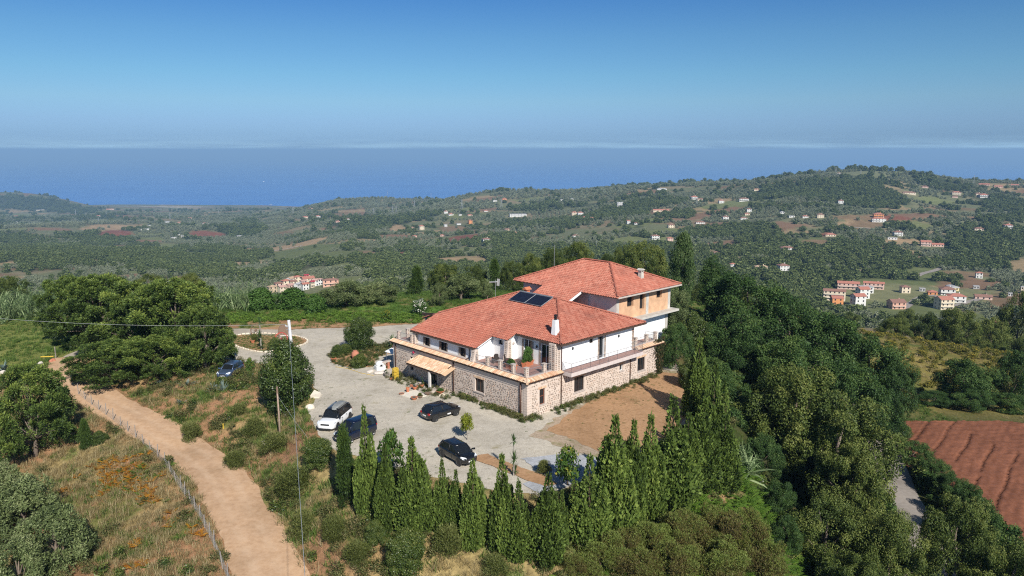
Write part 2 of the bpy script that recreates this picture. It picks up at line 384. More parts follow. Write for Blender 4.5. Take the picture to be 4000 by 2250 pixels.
FAR_HOUSES = [
 (313.7,687.4,20.1,'gable','pink','red',2,0.10,0.35,'long salmon block with red roof and flat pavilion on top at the village edge'),
 (336.7,686.0,18.8,'gable','pink','red',2,0.08,0.30,'long low salmon building with red roof behind the big round tree'),
 (320.5,666.5,12.0,'flat','white','grey',2,0.30,0.70,'white terraced house with grey flat roof between the salmon blocks'),
 (355.9,666.5,7.9,'hip','cream','brown',2,0.35,0.90,'square cream house with brown hipped roof beside the big round tree'),
 (306.1,642.0,10.0,'gable','white','red',3,0.60,0.80,'upper of two white terraced villas with bright red roofs'),
 (286.3,607.2,10.1,'gable','white','red',3,0.60,0.80,'lower of two white terraced villas with bright red roofs and balconies'),
 (311.0,593.5,12.1,'gable','rose','brown',2,0.55,0.80,'rose house with dark brown roof standing alone on the grass slope'),
 (376.1,658.2,8.1,'hip','orange','red',1,0.20,0.90,'small orange house with bright orange red roof above the village road'),
 (390.8,660.8,12.5,'hip','white','brown',2,0.25,0.80,'white villa with dark brown hipped roof behind the red roofed villa'),
 (377.6,624.9,14.2,'hip','white','red',2,0.35,0.70,'wide white villa with red hipped roof and shaded veranda'),
 (349.4,593.4,12.1,'gable','cream','red',3,0.65,0.80,'three storey cream house with orange red roof, blue balconies facing the meadow'),
 (411.1,687.2,8.1,'shed','yellow','grey',1,0.50,1.20,'pale yellow barn with grey curved roof at the village top'),
 (412.4,643.1,14.0,'gable','pink','brown',1,0.20,0.50,'low brown roofed farm building among trees right of the villas'),
 (333.3,498.1,9.0,'hip','grey','red',2,0.40,0.90,'lone house with vivid orange red roof half hidden by trees at the right edge'),
 (489.4,774.0,6.6,'hip','white','red',2,0.20,0.80,'white house with pink red roof among the trees on the right slope'),
 (442.0,701.3,5.3,'flat','grey','grey',1,0.20,0.80,'small grey shed beside the dirt clearing on the right slope'),
 (376.0,674.7,5.1,'flat','grey','grey',1,0.20,0.60,'low grey outbuilding next to the village road'),
 (447.1,659.3,3.7,'flat','white','grey',1,0.20,0.60,'tiny white hut below the right hand slope'),
 (463.9,667.7,4.4,'flat','cream','grey',2,0.20,0.80,'pale block cut by the right edge of the view'),
 (277.9,634.0,18.8,'gable','cream','brown',3,0.10,0.35,'long three storey cream apartment block with balconies left of the villas'),
 (271.4,613.5,9.4,'gable','orange','red',2,0.30,0.80,'orange house with red roof in front of the apartment block'),
 (348.7,943.8,16.2,'hip','white','brown',2,0.30,0.60,'white farmhouse with brown roof above the wooded valley'),
 (288.5,788.0,11.2,'hip','white','brown',2,0.50,0.80,'white house with rust roof beside the wood behind the poplar'),
 (267.9,796.2,13.7,'hip','cream','tan',1,0.20,0.50,'tan roofed farmhouse left of the wood behind the poplar'),
 (238.2,799.4,5.8,'hip','white','red',2,0.30,0.80,'small red roofed house just right of the poplar top'),
 (249.4,908.1,7.0,'hip','white','brown',1,0.30,0.80,'small pale house left of the clearing above the poplar'),
 (466.7,1094.2,15.9,'hip','cream','red',1,0.20,0.60,'red roofed bungalow on the bend of the far lane'),
 (564.7,1092.1,13.6,'hip','white','brown',2,0.30,0.80,'white house with dark roof above the sports ground'),
 (539.5,1056.7,14.1,'flat','white','grey',1,0.10,0.30,'low white changing block beside the sports ground'),
 (565.6,1017.8,14.4,'gable','pink','red',2,0.20,0.70,'pink roofed house right of the sports ground'),
 (580.9,1015.7,16.4,'gable','pink','red',1,0.20,0.50,'long pink roofed barn at the sports ground corner'),
 (617.9,1264.4,17.7,'hip','orange','red',2,0.20,0.70,'orange house with stacked balconies above the brown field'),
 (599.6,1233.0,14.9,'hip','white','red',2,0.20,0.70,'white house below the orange house over the brown field'),
 (608.3,1230.6,12.4,'hip','white','red',2,0.30,0.70,'right hand white house beside the brown field'),
 (788.0,1187.5,13.1,'hip','white','red',2,0.30,0.90,'white house with tall red roof at the far right slope'),
 (730.2,1168.2,14.6,'hip','cream','brown',1,0.20,0.60,'low brown roofed house left of the tall red roof'),
 (1048.2,1674.3,18.4,'hip','white','red',2,0.30,0.80,'right one of the white houses high on the right ridge slope'),
 (1044.9,1688.2,13.5,'hip','cream','brown',2,0.30,0.80,'left one of the white houses high on the right ridge slope'),
 (1006.0,1705.8,20.4,'hip','cream','red',2,0.20,0.60,'pale house with red roof near the ridge top on the right'),
 (986.7,1677.6,13.4,'hip','pink','brown',1,0.20,0.60,'pink house just below the pale ridge house on the right'),
 (644.3,1474.0,11.2,'hip','white','brown',2,0.20,0.90,'white house standing below the dark hill wood'),
 (815.3,1886.9,10.5,'hip','white','brown',1,0.20,0.90,'tiny white house beside the pylon on the hilltop'),
 (874.1,1659.1,29.8,'hip','cream','brown',1,0.20,0.40,'long pale farm on the right flank of the hill'),
 (968.9,1771.3,15.9,'hip','pink','brown',1,0.20,0.60,'pink cottage high on the right flank of the hill'),
 (1144.2,1829.9,25.5,'gable','pink','red',1,0.10,0.40,'long pink roofed building on the right skyline'),
 (1162.4,1803.6,19.7,'gable','pink','red',1,0.10,0.50,'second pink roofed building near the right skyline'),
 (1228.6,1844.4,18.4,'gable','pink','red',1,0.10,0.50,'last pink roofed building at the right end of the skyline'),
 (419.9,1734.9,17.3,'hip','white','red',2,0.30,0.80,'white house of the hamlet under the left shoulder of the hill'),
 (425.2,1700.1,20.4,'hip','cream','brown',1,0.20,0.50,'low farm of the hamlet under the left shoulder of the hill'),
 (447.8,1609.7,12.2,'hip','white','red',2,0.30,0.80,'white house with red roof beneath the small wood on the hill'),
 (495.1,1607.1,22.5,'hip','white','brown',2,0.20,0.50,'wide white house right of the small wood on the hill'),
 (573.9,1770.1,14.1,'hip','cream','red',1,0.20,0.60,'cream cottage above the hill wood edge'),
 (454.5,1439.0,9.8,'hip','white','brown',2,0.20,0.80,'upper white house of the pair in the middle of the right slope'),
 (441.0,1406.5,10.1,'hip','cream','red',1,0.20,0.80,'lower house of the pair in the middle of the right slope'),
 (422.7,1366.3,13.7,'hip','white','brown',1,0.20,0.60,'grey white bungalow under the pair of houses on the right slope'),
 (394.8,1385.5,11.7,'hip','white','brown',2,0.30,0.80,'bright white house left of the copse on the right slope'),
 (340.5,1354.0,19.0,'hip','white','brown',1,0.20,0.50,'white house with a blue side on the middle slope'),
 (276.2,1299.6,12.0,'hip','cream','brown',2,0.30,0.80,'cream house above the roof ridge of the big house'),
 (216.3,1126.6,13.6,'hip','white','brown',2,0.30,0.60,'white house seen over the big house roof, right of the mast'),
 (235.2,1110.4,9.9,'hip','pink','red',2,0.30,0.80,'pink house next to the white house over the big house roof'),
 (311.6,1568.4,37.7,'gable','cream','red',1,0.10,0.25,'row of red roofed cottages on the middle slope'),
 (489.7,1359.5,8.2,'hip','white','grey',2,0.20,0.90,'tall thin white house in the hamlet below the hill'),
 (486.5,1302.9,10.5,'flat','white','grey',1,0.20,0.60,'flat roofed white house in the hamlet below the hill'),
 (500.9,1279.5,10.8,'hip','white','red',1,0.20,0.70,'white bungalow with red roof in the hamlet below the hill'),
 (522.4,1269.3,12.2,'hip','cream','brown',2,0.20,0.70,'cream house at the right of the hamlet below the hill'),
 (408.6,2056.9,30.7,'flat','white','grey',1,0.10,0.30,'long white flat roofed store near the left skyline of the hill'),
 (14.5,1856.7,48.3,'flat','white','grey',2,0.10,0.45,'long white and grey factory hall in the middle distance'),
 (-42.9,1241.8,15.3,'hip','white','brown',2,0.30,0.70,'large white villa among red soil groves in the centre'),
 (3.9,1411.3,14.7,'hip','tan','red',1,0.20,0.80,'house with broad orange red roof amid the centre groves'),
 (-10.0,1530.3,13.1,'hip','tan','brown',1,0.20,0.60,'brown roofed farm just left of the broad orange roof'),
 (-200.7,1654.7,12.3,'hip','cream','red',3,0.30,0.90,'tall cream house with red roof at the left centre'),
 (-99.3,1773.6,9.9,'hip','orange','red',3,0.30,1.00,'narrow orange tower house beside the brown field'),
 (-153.1,1719.9,7.7,'flat','white','grey',2,0.30,1.00,'small white cube house at the left end of the brown field'),
 (-125.6,1762.6,11.8,'flat','white','grey',1,0.20,0.60,'low white barn over the brown field'),
 (-224.5,1678.5,10.0,'hip','tan','brown',1,0.20,0.70,'tan cottage left of the tall cream house'),
 (-138.4,1474.0,8.8,'hip','pink','red',1,0.20,0.70,'pink cottage below the brown field'),
 (-192.6,1473.8,9.4,'hip','pink','red',1,0.20,0.70,'pink red cottage under the tall cream house'),
 (-312.3,2219.4,20.6,'gable','white','red',1,0.10,0.50,'long white cottage with red roof at the left of the far row'),
 (-250.9,2163.2,14.5,'hip','pink','red',1,0.10,0.70,'pink cottage second in the far row'),
 (-211.8,2045.1,21.3,'flat','white','grey',1,0.10,0.50,'wide white house third in the far row'),
 (-173.2,1961.2,10.9,'hip','white','red',2,0.20,0.90,'tall white house with red roof in the far row'),
 (-155.7,1906.3,14.2,'hip','white','red',1,0.20,0.80,'red roofed villa right of the tall one in the far row'),
 (-131.5,1898.4,8.5,'flat','white','grey',1,0.20,0.80,'little white box house at the end of the far row'),
 (-106.6,1894.4,14.1,'hip','tan','red',1,0.20,0.60,'orange roofed cottage past the end of the far row'),
 (-69.3,1985.7,12.5,'hip','white','red',1,0.20,0.70,'white and red house left of the factory hall'),
 (-23.2,2235.9,14.1,'hip','orange','red',2,0.20,0.90,'vivid orange house by the pylon near the skyline'),
 (-50.5,2217.6,14.0,'flat','white','grey',1,0.20,0.60,'white shed left of the vivid orange house'),
 (144.2,2152.6,15.9,'flat','white','grey',1,0.20,0.60,'white house near the centre skyline'),
 (165.2,2076.3,9.2,'hip','white','grey',2,0.20,0.90,'small white house right of centre near the skyline'),
 (94.2,2129.5,13.4,'hip','white','pink',1,0.20,0.70,'pink roofed house below the centre skyline'),
 (248.2,1728.6,14.7,'flat','white','grey',3,0.20,0.60,'white three storey block on the far slope over the upper roof'),
 (146.0,1759.8,15.0,'hip','cream','red',2,0.20,0.70,'left red roofed house of the pair in the far centre right'),
 (158.2,1738.7,14.2,'hip','white','red',2,0.30,0.70,'right red roofed house of the pair in the far centre right'),
 (160.1,1620.0,15.7,'hip','pink','red',1,0.20,0.50,'pink roofed farm under the pair of red roofed houses'),
 (162.7,1524.8,7.9,'hip','pink','red',2,0.30,0.90,'small pink house right of the pink roofed farm'),
 (106.7,1250.9,12.6,'hip','white','brown',1,0.20,0.60,'white house with shaded porch over the dark tree by the roof mast'),
 (214.7,1378.6,7.7,'hip','white','red',2,0.30,0.80,'white house with red top right of the far centre groves'),
 (225.2,1356.4,8.1,'hip','white','brown',1,0.20,0.70,'low white house beside the red topped one'),
 (411.3,2069.6,26.7,'flat','white','grey',1,0.10,0.30,'long white store on the skyline over the upper roof'),
 (-425.1,1946.0,10.1,'hip','white','brown',2,0.30,0.80,'white house at the left end of the central ridge'),
 (-433.9,2155.4,14.4,'gable','white','brown',1,0.20,0.60,'pale cottage at the left end of the central ridge'),
 (-448.8,1925.9,11.5,'hip','pink','red',1,0.20,0.60,'pink cottage at the far left of the central ridge'),
 (-425.0,2258.6,8.4,'flat','white','grey',1,0.20,0.80,'tiny white hut on the central ridge'),
 (-1187.1,2578.5,16.3,'flat','white','grey',2,0.20,0.80,'white two storey house on the left plateau'),
 (-1160.2,2609.6,17.5,'hip','tan','red',1,0.20,0.60,'tan cottage right of the white plateau house'),
 (-970.5,2365.0,20.2,'hip','white','brown',2,0.20,0.60,'broad white house on the left plateau'),
 (-1305.9,3029.2,22.5,'hip','pink','red',1,0.20,0.60,'pink roofed farm on the left plateau'),
 (-840.8,1915.1,20.0,'flat','white','grey',2,0.20,0.60,'large white farm above the dark red field'),
 (-847.1,1865.4,13.9,'flat','white','grey',1,0.20,0.60,'white barn left of the farm over the dark red field'),
 (-878.9,1958.7,11.7,'flat','white','grey',1,0.20,0.60,'white shed behind the farm over the dark red field'),
 (-709.1,1938.5,14.5,'flat','white','grey',1,0.20,0.60,'white house right of the dark red field'),
 (-990.3,2021.0,15.1,'flat','white','grey',1,0.20,0.50,'pale long house left of the plateau copse'),
 (-1079.7,2279.9,11.9,'hip','white','red',1,0.20,0.80,'red roofed cottage beside the plateau copse'),
 (-1002.1,2012.8,8.3,'flat','white','grey',1,0.20,0.80,'little white block at the left of the plateau copse'),
 (-1153.4,2378.6,12.4,'flat','white','grey',1,0.20,0.60,'white shed on the plateau copse edge'),
 (-499.9,1419.7,13.8,'gable','pink','crimson',1,0.20,0.50,'barn with crimson roof at the left wood edge'),
 (-687.1,2490.0,21.3,'hip','cream','red',2,0.20,0.70,'red roofed farm right of the left plateau pylons'),
 (-603.0,2326.7,16.4,'hip','white','red',2,0.20,0.80,'tall white house right of the red roofed farm'),
 (-591.1,2279.5,12.7,'flat','white','grey',1,0.20,0.60,'white annex under the tall white house'),
 (-542.2,2262.1,19.3,'hip','tan','brown',1,0.20,0.50,'tan farm at the right of the left plateau'),
 (-449.5,1925.9,10.7,'hip','pink','red',1,0.20,0.70,'pink cottage below the tan farm'),
 (-425.1,1946.0,8.7,'hip','white','brown',2,0.20,0.90,'small white house at the right end of the left plateau'),
 (-1627.3,2515.9,15.9,'hip','white','brown',2,0.20,0.80,'white house of the far left hamlet'),
 (-1467.4,2308.2,38.7,'hip','pink','red',1,0.20,0.30,'long red roofed farm of the far left hamlet'),
 (-1370.6,2204.8,18.9,'hip','tan','red',1,0.20,0.60,'orange roofed house right of the far left hamlet'),
 (-1834.5,2693.5,25.1,'hip','cream','red',2,0.20,0.60,'red roofed house cut by the left edge'),
 (-1832.4,2731.8,13.2,'flat','white','grey',1,0.20,0.70,'white shed near the left edge'),
 (-1855.0,2793.7,14.5,'flat','white','grey',1,0.20,0.70,'pale cottage near the left edge'),
 (-2116.7,3192.3,21.3,'gable','white','brown',1,0.20,0.60,'white house under the headland at the left'),
 (-2106.5,3141.0,19.8,'flat','white','grey',1,0.20,0.60,'white barn under the headland at the left'),
 (-2338.4,3687.3,27.4,'hip','pink','red',1,0.20,0.60,'red roofed cottage at the foot of the headland'),
 (-2271.8,4239.4,43.2,'gable','cream','red',1,0.20,0.40,'pale farm on the plain short of the beach'),
 (-1797.8,3257.0,16.9,'hip','white','red',1,0.20,0.80,'white cottage on the plain short of the beach'),
 (-2125.2,3622.2,16.1,'hip','tan','red',1,0.20,0.80,'tan cottage beside the left pylon'),
 (-2565.5,4080.8,45.4,'flat','cream','grey',1,0.20,0.40,'pale low building at the headland foot by the shore'),
 (-1400.2,2642.2,21.6,'flat','white','grey',1,0.20,0.40,'white sheds left of the plateau wood'),
 (-1342.1,3544.2,18.4,'flat','white','grey',1,0.20,0.70,'white house by the far left pylons'),
 (-761.0,2830.8,17.8,'hip','pink','red',1,0.20,0.70,'pink house near the left end of the skyline ridge'),
 (-1931.5,6011.4,26.7,'flat','white','grey',1,0.20,0.70,'white speck of a house on the low skyline by the sea'),
 (-158.9,645.2,14.3,'hip','rose','brown',2,0.10,0.40,'long rose church like building with brown hipped roof at the hamlet right end'),
 (-197.1,712.1,12.1,'gable','cream','red',2,0.30,0.60,'wide red roofed house at the top of the hamlet'),
 (-215.2,739.9,7.7,'hip','cream','red',2,0.40,0.80,'red roofed house left of the hamlet top'),
 (-220.6,736.7,8.0,'gable','white','tan',2,0.80,0.80,'white gabled house at the upper left of the hamlet'),
 (-206.3,740.2,4.5,'gable','rose','crimson',2,0.30,0.70,'house with dark crimson roof at the back of the hamlet'),
 (-221.9,724.6,8.9,'hip','cream','red',2,0.40,0.80,'bright red roofed house at the hamlet left side'),
 (-179.6,671.6,6.0,'gable','white','pink',2,0.30,0.80,'white house with pink roof in the hamlet middle'),
 (-193.2,682.3,5.8,'gable','white','pink',2,0.50,0.80,'white house with pale roof in the hamlet middle'),
 (-210.7,708.7,6.4,'gable','cream','brown',2,0.30,0.80,'brown roofed house in the hamlet middle left'),
 (-200.9,666.7,6.3,'gable','pink','pink',2,0.60,0.80,'pink gabled house low in the hamlet'),
 (-193.6,664.3,5.3,'gable','white','grey',2,0.90,0.80,'white gabled house with grey roof low in the hamlet'),
 (-182.6,649.8,6.1,'gable','white','red',2,0.40,0.80,'white house with red roof low in the hamlet beside the trees'),
 (-179.7,663.3,3.8,'gable','cream','crimson',2,0.40,0.80,'small house with crimson roof in the hamlet'),
 (-224.4,708.3,8.0,'hip','pink','brown',2,0.30,0.80,'dusty pink house with brown roof at the hamlet left edge'),
 (-221.0,678.6,8.0,'hip','tan','tan',2,0.30,0.80,'tan roofed house lowest left in the hamlet'),
 (-207.0,662.5,6.6,'gable','cream','pink',2,0.50,0.80,'cream gabled house lowest middle in the hamlet'),
 (-175.2,673.1,4.1,'hip','white','pink',2,0.30,0.80,'small white house beside the long rose building'),
]
PYLONS = [
 (-142.2,2131.3,27.7,'tallest lattice pylon left of the factory'),
 (-29.0,2055.8,28.6,'lattice pylon beneath the vivid orange house'),
 (-331.8,2556.7,28.4,'slim lattice pylon over the centre left groves'),
 (-422.4,2291.2,23.4,'lattice pylon at the left end of the ridge row'),
 (-362.1,2273.5,26.2,'left one of the twin lattice pylons'),
 (-350.7,2273.6,26.2,'right one of the twin lattice pylons'),
 (-739.6,6883.3,50.9,'distant lattice pylon near the centre skyline'),
 (-1195.3,7225.9,56.1,'distant lattice pylon on the left skyline'),
 (395.7,1608.8,17.7,'lattice pylon left of the hill on the right'),
 (806.7,1886.9,18.7,'lattice pylon on top of the right hill'),
 (842.8,1829.7,18.2,'lattice pylon before the hilltop wood'),
 (-794.3,2721.4,30.3,'lattice pylon right on the left plateau'),
 (-1382.6,3530.0,29.5,'lattice pylon on the plain toward the sea'),
 (-2112.6,3629.4,28.3,'lattice pylon by the headland foot'),
 (-1302.0,2356.2,21.0,'lattice pylon above the tan field'),
 (-1244.4,2723.9,24.3,'lattice pylon behind the white plateau house'),
 (118.2,1044.0,11.7,'white mobile mast behind the dark tree by the roof'),
 (1132.9,1852.8,22.1,'thin mast on the right skyline'),
]
PLANTS = [
 ('cypress',-11.04,53.17,8.60,1.55,'tall slim cypress in front of the navy van'),
 ('cypress',-9.24,51.34,6.64,1.44,'cypress right of the tallest one, leafy sapling behind it'),
 ('cypress',-7.22,50.84,7.22,2.25,'broad pointed cypress left of the front black hatchback'),
 ('cypress',-6.14,50.85,4.79,0.82,'very thin cypress squeezed beside the broad pointed one'),
 ('cypress',-5.06,50.87,5.52,1.31,'cypress straight below the gravel left of the front black hatchback'),
 ('cypress',-4.02,50.32,5.05,1.16,'short cypress under the rear wheel of the front black hatchback'),
 ('cypress',-2.77,49.50,6.46,1.80,'bushy cypress directly before the front black hatchback'),
 ('cypress',-0.70,48.99,7.14,1.70,'tall pointed cypress right of the front black hatchback'),
 ('cypress',0.47,48.44,5.74,1.68,'shorter cypress right of the tall pointed one'),
 ('cypress',2.52,48.37,6.57,2.16,'wide cypress at the lowest point of the row'),
 ('cypress',3.60,49.99,4.16,0.92,'small cypress leaning on the wide lowest one'),
 ('cypress',4.49,51.05,4.38,0.76,'pencil thin cypress below the yellow leaved sapling'),
 ('cypress',5.58,50.44,6.85,2.44,'dense cypress right of the pencil thin one'),
 ('cypress',7.60,52.20,9.20,2.76,'large bright cypress at the bend of the row'),
 ('cypress',9.24,53.73,8.35,1.97,'narrow cypress behind the large bright one'),
 ('cypress',10.70,54.75,8.36,2.26,'cypress fourth past the bend of the row'),
 ('cypress',12.85,56.77,9.14,3.37,'massive double topped cypress near the dirt apron'),
 ('cypress',14.39,58.05,7.29,2.12,'cypress hidden between the massive one and the corner'),
 ('cypress',16.13,59.80,8.00,2.72,'cypress below the two tall dark ones'),
 ('cypress',18.38,71.00,8.05,2.45,'tallest dark cypress at the right corner of the yard'),
 ('cypress',18.60,66.00,8.31,2.45,'second tall cypress in front of the tallest dark one'),
 ('acacia',19.73,87.00,5.63,4.31,'dark tree hugging the right end of the stone wall'),
 ('bush',19.72,80.00,3.21,3.10,'shady bush on the path behind the tallest cypress'),
 ('cypress',18.32,61.00,6.62,2.49,'last short cypress beside the reed tuft on the right'),
 ('pine',-62.57,104.00,8.92,9.10,'rearmost round pine at the left end of the pine group'),
 ('pine',-56.12,100.00,9.64,11.51,'high topped pine at the back of the pine group'),
 ('pine',-48.78,95.00,9.17,10.96,'pine in the middle of the pine group'),
 ('pine',-42.23,92.00,10.01,11.63,'tall right hand pine of the group'),
 ('pine',-37.20,88.00,7.73,7.27,'right most pine with boughs over the blue hatchback'),
 ('pine',-48.97,87.50,4.71,9.18,'low front pine with boughs over the concrete drive'),
 ('pine',-42.68,86.50,5.11,8.60,'low front pine above the agaves'),
 ('pine',-47.75,70.70,9.70,8.96,'lone pine standing left of the track bend'),
 ('youngpine',-13.03,54.90,6.37,2.32,'young bright pine left of the tall slim cypress'),
 ('youngpine',-42.48,70.59,3.00,1.67,'small young pine in the dry grass by the fence'),
 ('olive',-39.40,56.00,4.98,5.31,'upper olive tree at the lower left, shaded behind'),
 ('olive',-33.68,51.00,4.81,4.88,'big light olive tree at the lower left'),
 ('olive',-34.56,48.00,4.20,3.92,'olive tree cut by the bottom left corner'),
 ('olive',-43.71,60.00,4.87,3.77,'olive tree at the left edge under the lone pine'),
 ('bush',-23.72,75.38,7.01,6.21,'large dense round evergreen bush beside the white pole'),
 ('bush',-20.11,96.13,4.32,4.01,'round bright evergreen tree on the island left of the house'),
 ('sapling',-9.71,56.69,4.00,2.12,'leafy green sapling behind the second cypress'),
 ('lemon',-4.08,64.59,2.47,1.45,'small yellow green lemon tree on the gravel between the black cars'),
 ('yucca',0.13,56.97,3.57,0.71,'thin cabbage palm on the strip between the gravels'),
 ('sapling',4.37,55.19,3.15,2.19,'sapling with yellow leaf tips on the grey chippings'),
 ('shrub',2.59,57.23,1.55,1.30,'feathery green shrub on the edge of the grey chippings'),
 ('sapling',-31.40,86.43,1.73,1.24,'slender laurel sapling beside the blue hatchback'),
 ('sapling',-19.31,112.40,1.75,2.08,'small dark bush on the meadow left of the oleander'),
 ('olive',-12.33,124.62,3.84,2.97,'small olive tree left of the biggest back olive'),
 ('oak',-95.56,140.00,5.67,6.83,'dark broad tree at the left edge behind the reeds'),
 ('oak',-73.87,150.00,3.96,6.49,'dark treetop behind the pine group, left of centre'),
 ('oak',-65.38,150.00,4.39,5.68,'dark treetop behind the right pine'),
 ('olive',-41.82,122.00,3.51,4.77,'round dark olive left of the fig bushes'),
 ('bush',-36.53,122.00,3.38,5.56,'broad leaved fig bush under the red hamlet'),
 ('bush',-31.73,118.00,2.80,3.85,'smaller fig bush right of the first one'),
 ('olive',-28.03,124.00,4.21,7.53,'wide olive tree right of the red hamlet'),
 ('olive',-22.68,126.00,3.68,6.15,'second olive tree right of the red hamlet'),
 ('youngpine',-18.37,142.00,5.37,4.15,'dark pointed conifer behind the white oleander'),
 ('oak',-13.57,150.00,5.82,7.78,'bright broad tree behind the meadow olives'),
 ('olive',-8.98,130.00,4.41,6.48,'biggest olive tree on the back meadow'),
 ('olive',-4.46,131.00,3.34,2.41,'little round olive near the aerial'),
 ('oak',-7.41,148.00,5.29,5.60,'dark tree left of the aerial'),
 ('youngpine',-3.46,146.00,6.25,3.79,'slim conifer above the aerial'),
 ('oak',0.16,146.00,6.31,5.52,'tree between the aerial and the upper roof'),
 ('oak',4.08,146.00,7.55,6.31,'tree at the left corner of the upper roof'),
 ('oak',7.96,148.00,8.97,6.72,'bright green tree behind the upper roof'),
 ('oak',13.22,150.00,10.34,7.46,'dark tree by the roof mast'),
 ('oak',20.20,152.00,7.99,6.57,'low tree behind the upper roof ridge'),
 ('oak',26.05,146.00,11.34,10.27,'brown green oak behind the rear tiled roof'),
 ('poplar',28.12,122.00,14.28,5.58,'tall pale poplar at the right end of the house'),
 ('acacia',35.42,128.00,11.01,7.67,'dark tree right of the poplar'),
 ('olive',25.04,112.00,6.71,4.28,'grey olive tight against the right end of the house'),
 ('bush',24.96,100.00,5.59,4.94,'dark bush below the poplar'),
 ('oak',-14.89,155.00,3.22,5.87,'tree beyond the meadow olives'),
 ('oak',23.10,158.00,10.24,5.13,'small treetop behind the ridge, left of the brown oak'),
 ('oleander',-14.60,116.47,2.78,3.17,'white flowering oleander behind the house roof'),
 ('palm',-15.78,96.13,2.28,2.32,'small dark palm at the left corner of the house'),
 ('acacia',37.28,116.00,11.51,13.97,'highest dark acacia of the right hand wood'),
 ('acacia',41.79,110.00,11.56,13.31,'dark acacia right of the highest one'),
 ('acacia',46.31,106.00,10.28,12.30,'middle acacia of the right hand wood'),
 ('acacia',29.85,97.00,8.26,9.10,'acacia directly behind the tall dark cypress'),
 ('acacia',50.37,102.00,9.96,11.33,'acacia sloping toward the gorse meadow'),
 ('acacia',51.85,98.00,8.81,6.55,'last acacia before the gorse meadow'),
 ('acacia',35.63,92.00,9.62,10.24,'front acacia above the sunlit oak'),
 ('acacia',42.03,90.00,9.32,9.57,'front acacia above the lane'),
 ('acacia',45.93,88.00,7.85,6.42,'small acacia at the near corner of the gorse meadow'),
 ('acacia',68.18,108.00,7.10,9.01,'dark acacia on the gorse meadow'),
 ('acacia',78.34,112.00,8.11,6.22,'acacia at the right edge of the gorse meadow'),
 ('acacia',61.30,104.00,2.00,5.20,'dark bush at the meadow foot, left'),
 ('acacia',65.90,103.00,2.81,6.31,'dark bush at the meadow foot, centre'),
 ('acacia',71.94,103.00,2.81,5.74,'dark bush at the meadow foot, right'),
 ('acacia',23.29,84.00,4.93,5.59,'acacia tight behind the yard corner'),
 ('acacia',24.68,70.00,4.74,4.36,'dark acacia in the shady gap beside the reed tuft'),
 ('acacia',24.44,64.50,3.92,4.05,'dark acacia low in the shady gap of the wood'),
 ('acacia',23.97,60.00,3.53,3.11,'lowest dark acacia of the shady gap'),
 ('oak',106.70,175.00,11.04,11.53,'round dark oak past the gorse meadow'),
 ('oak',101.25,178.00,9.14,7.81,'small round oak past the gorse meadow'),
 ('oak',121.71,185.00,12.83,11.21,'oak right of the round dark one past the meadow'),
 ('oak',132.04,190.00,21.48,12.58,'tall dark oak at the right edge beyond the meadow'),
 ('oak',89.21,170.00,5.43,8.37,'oak left of the small round one past the meadow'),
 ('oak',31.35,79.00,11.81,12.04,'great sunlit oak right of the reed tuft'),
 ('oak',33.80,73.00,12.21,12.09,'great oak in the middle of the lower right wood'),
 ('oak',32.72,67.50,10.63,7.78,'oak leaning over the lane'),
 ('oak',27.53,60.50,7.49,8.43,'front oak left of centre in the lower wood'),
 ('oak',31.79,58.00,8.64,6.80,'front oak in the centre of the lower wood'),
 ('oak',37.34,58.00,8.25,6.46,'front oak below the lane end'),
 ('oak',39.01,53.50,8.30,5.70,'oak in the bottom right corner'),
 ('oak',27.59,55.00,6.38,6.79,'lowest oak at the bottom edge'),
 ('bush',48.89,91.00,2.49,4.58,'bright bush at the top end of the lane'),
 ('acacia',47.24,83.00,2.78,4.21,'first hedge tree along the red field'),
 ('acacia',46.81,78.00,2.76,3.98,'second hedge tree along the red field'),
 ('acacia',46.19,73.50,3.05,3.98,'third hedge tree along the red field'),
 ('acacia',44.85,68.50,4.46,3.74,'fourth hedge tree along the red field'),
 ('acacia',43.26,64.00,5.62,3.52,'fifth hedge tree along the red field'),
 ('bush',-7.34,47.77,3.21,3.11,'dark round bush at the foot of the cypress slope'),
 ('bush',-9.90,50.19,1.78,1.68,'light bush below the second cypress'),
 ('bush',-8.43,48.02,1.37,1.12,'small bush left of the dark round bush'),
 ('shrub',-4.51,48.91,2.50,2.55,'feathery broom bush under the cypresses'),
 ('shrub',-1.18,47.29,1.61,2.20,'low broom at the bottom edge under the cypresses'),
 ('heather',7.73,49.27,2.32,3.14,'brown tree heather below the bend of the row'),
 ('heather',10.29,50.75,2.38,3.23,'brown tree heather right of the first one'),
 ('heather',12.84,51.72,2.90,3.58,'large brown tree heather mid slope'),
 ('heather',15.69,53.36,3.15,3.70,'large brown tree heather toward the dark gap'),
 ('heather',18.52,54.43,3.73,3.46,'tree heather at the edge of the dark gap'),
 ('heather',6.20,48.21,1.95,3.08,'low tree heather at the bottom edge'),
 ('heather',8.71,48.15,2.13,3.36,'tree heather at the bottom edge, second from left'),
 ('heather',11.60,48.61,2.61,3.39,'tree heather at the bottom edge, third from left'),
 ('heather',15.11,49.98,2.84,3.78,'tree heather at the bottom edge, fourth from left'),
 ('heather',18.95,51.75,3.27,3.62,'tree heather at the bottom edge, fifth from left'),
 ('heather',4.48,47.75,1.48,1.94,'small heather under the dense cypress'),
 ('shrub',-32.52,72.04,2.33,2.42,'dark scrub on the track bank under the agaves'),
 ('shrub',-25.74,71.06,2.30,2.39,'olive green bush left of the wooden pole'),
 ('shrub',-18.33,59.07,2.85,3.69,'brown broom on the bank below the navy van'),
 ('bush',-16.72,60.85,2.54,3.09,'green bramble beside the young pine'),
 ('shrub',-22.32,66.52,2.37,3.00,'brown scrub at the foot of the wooden pole'),
 ('shrub',-29.00,75.74,1.55,1.94,'weedy bush on the bank below the sapling'),
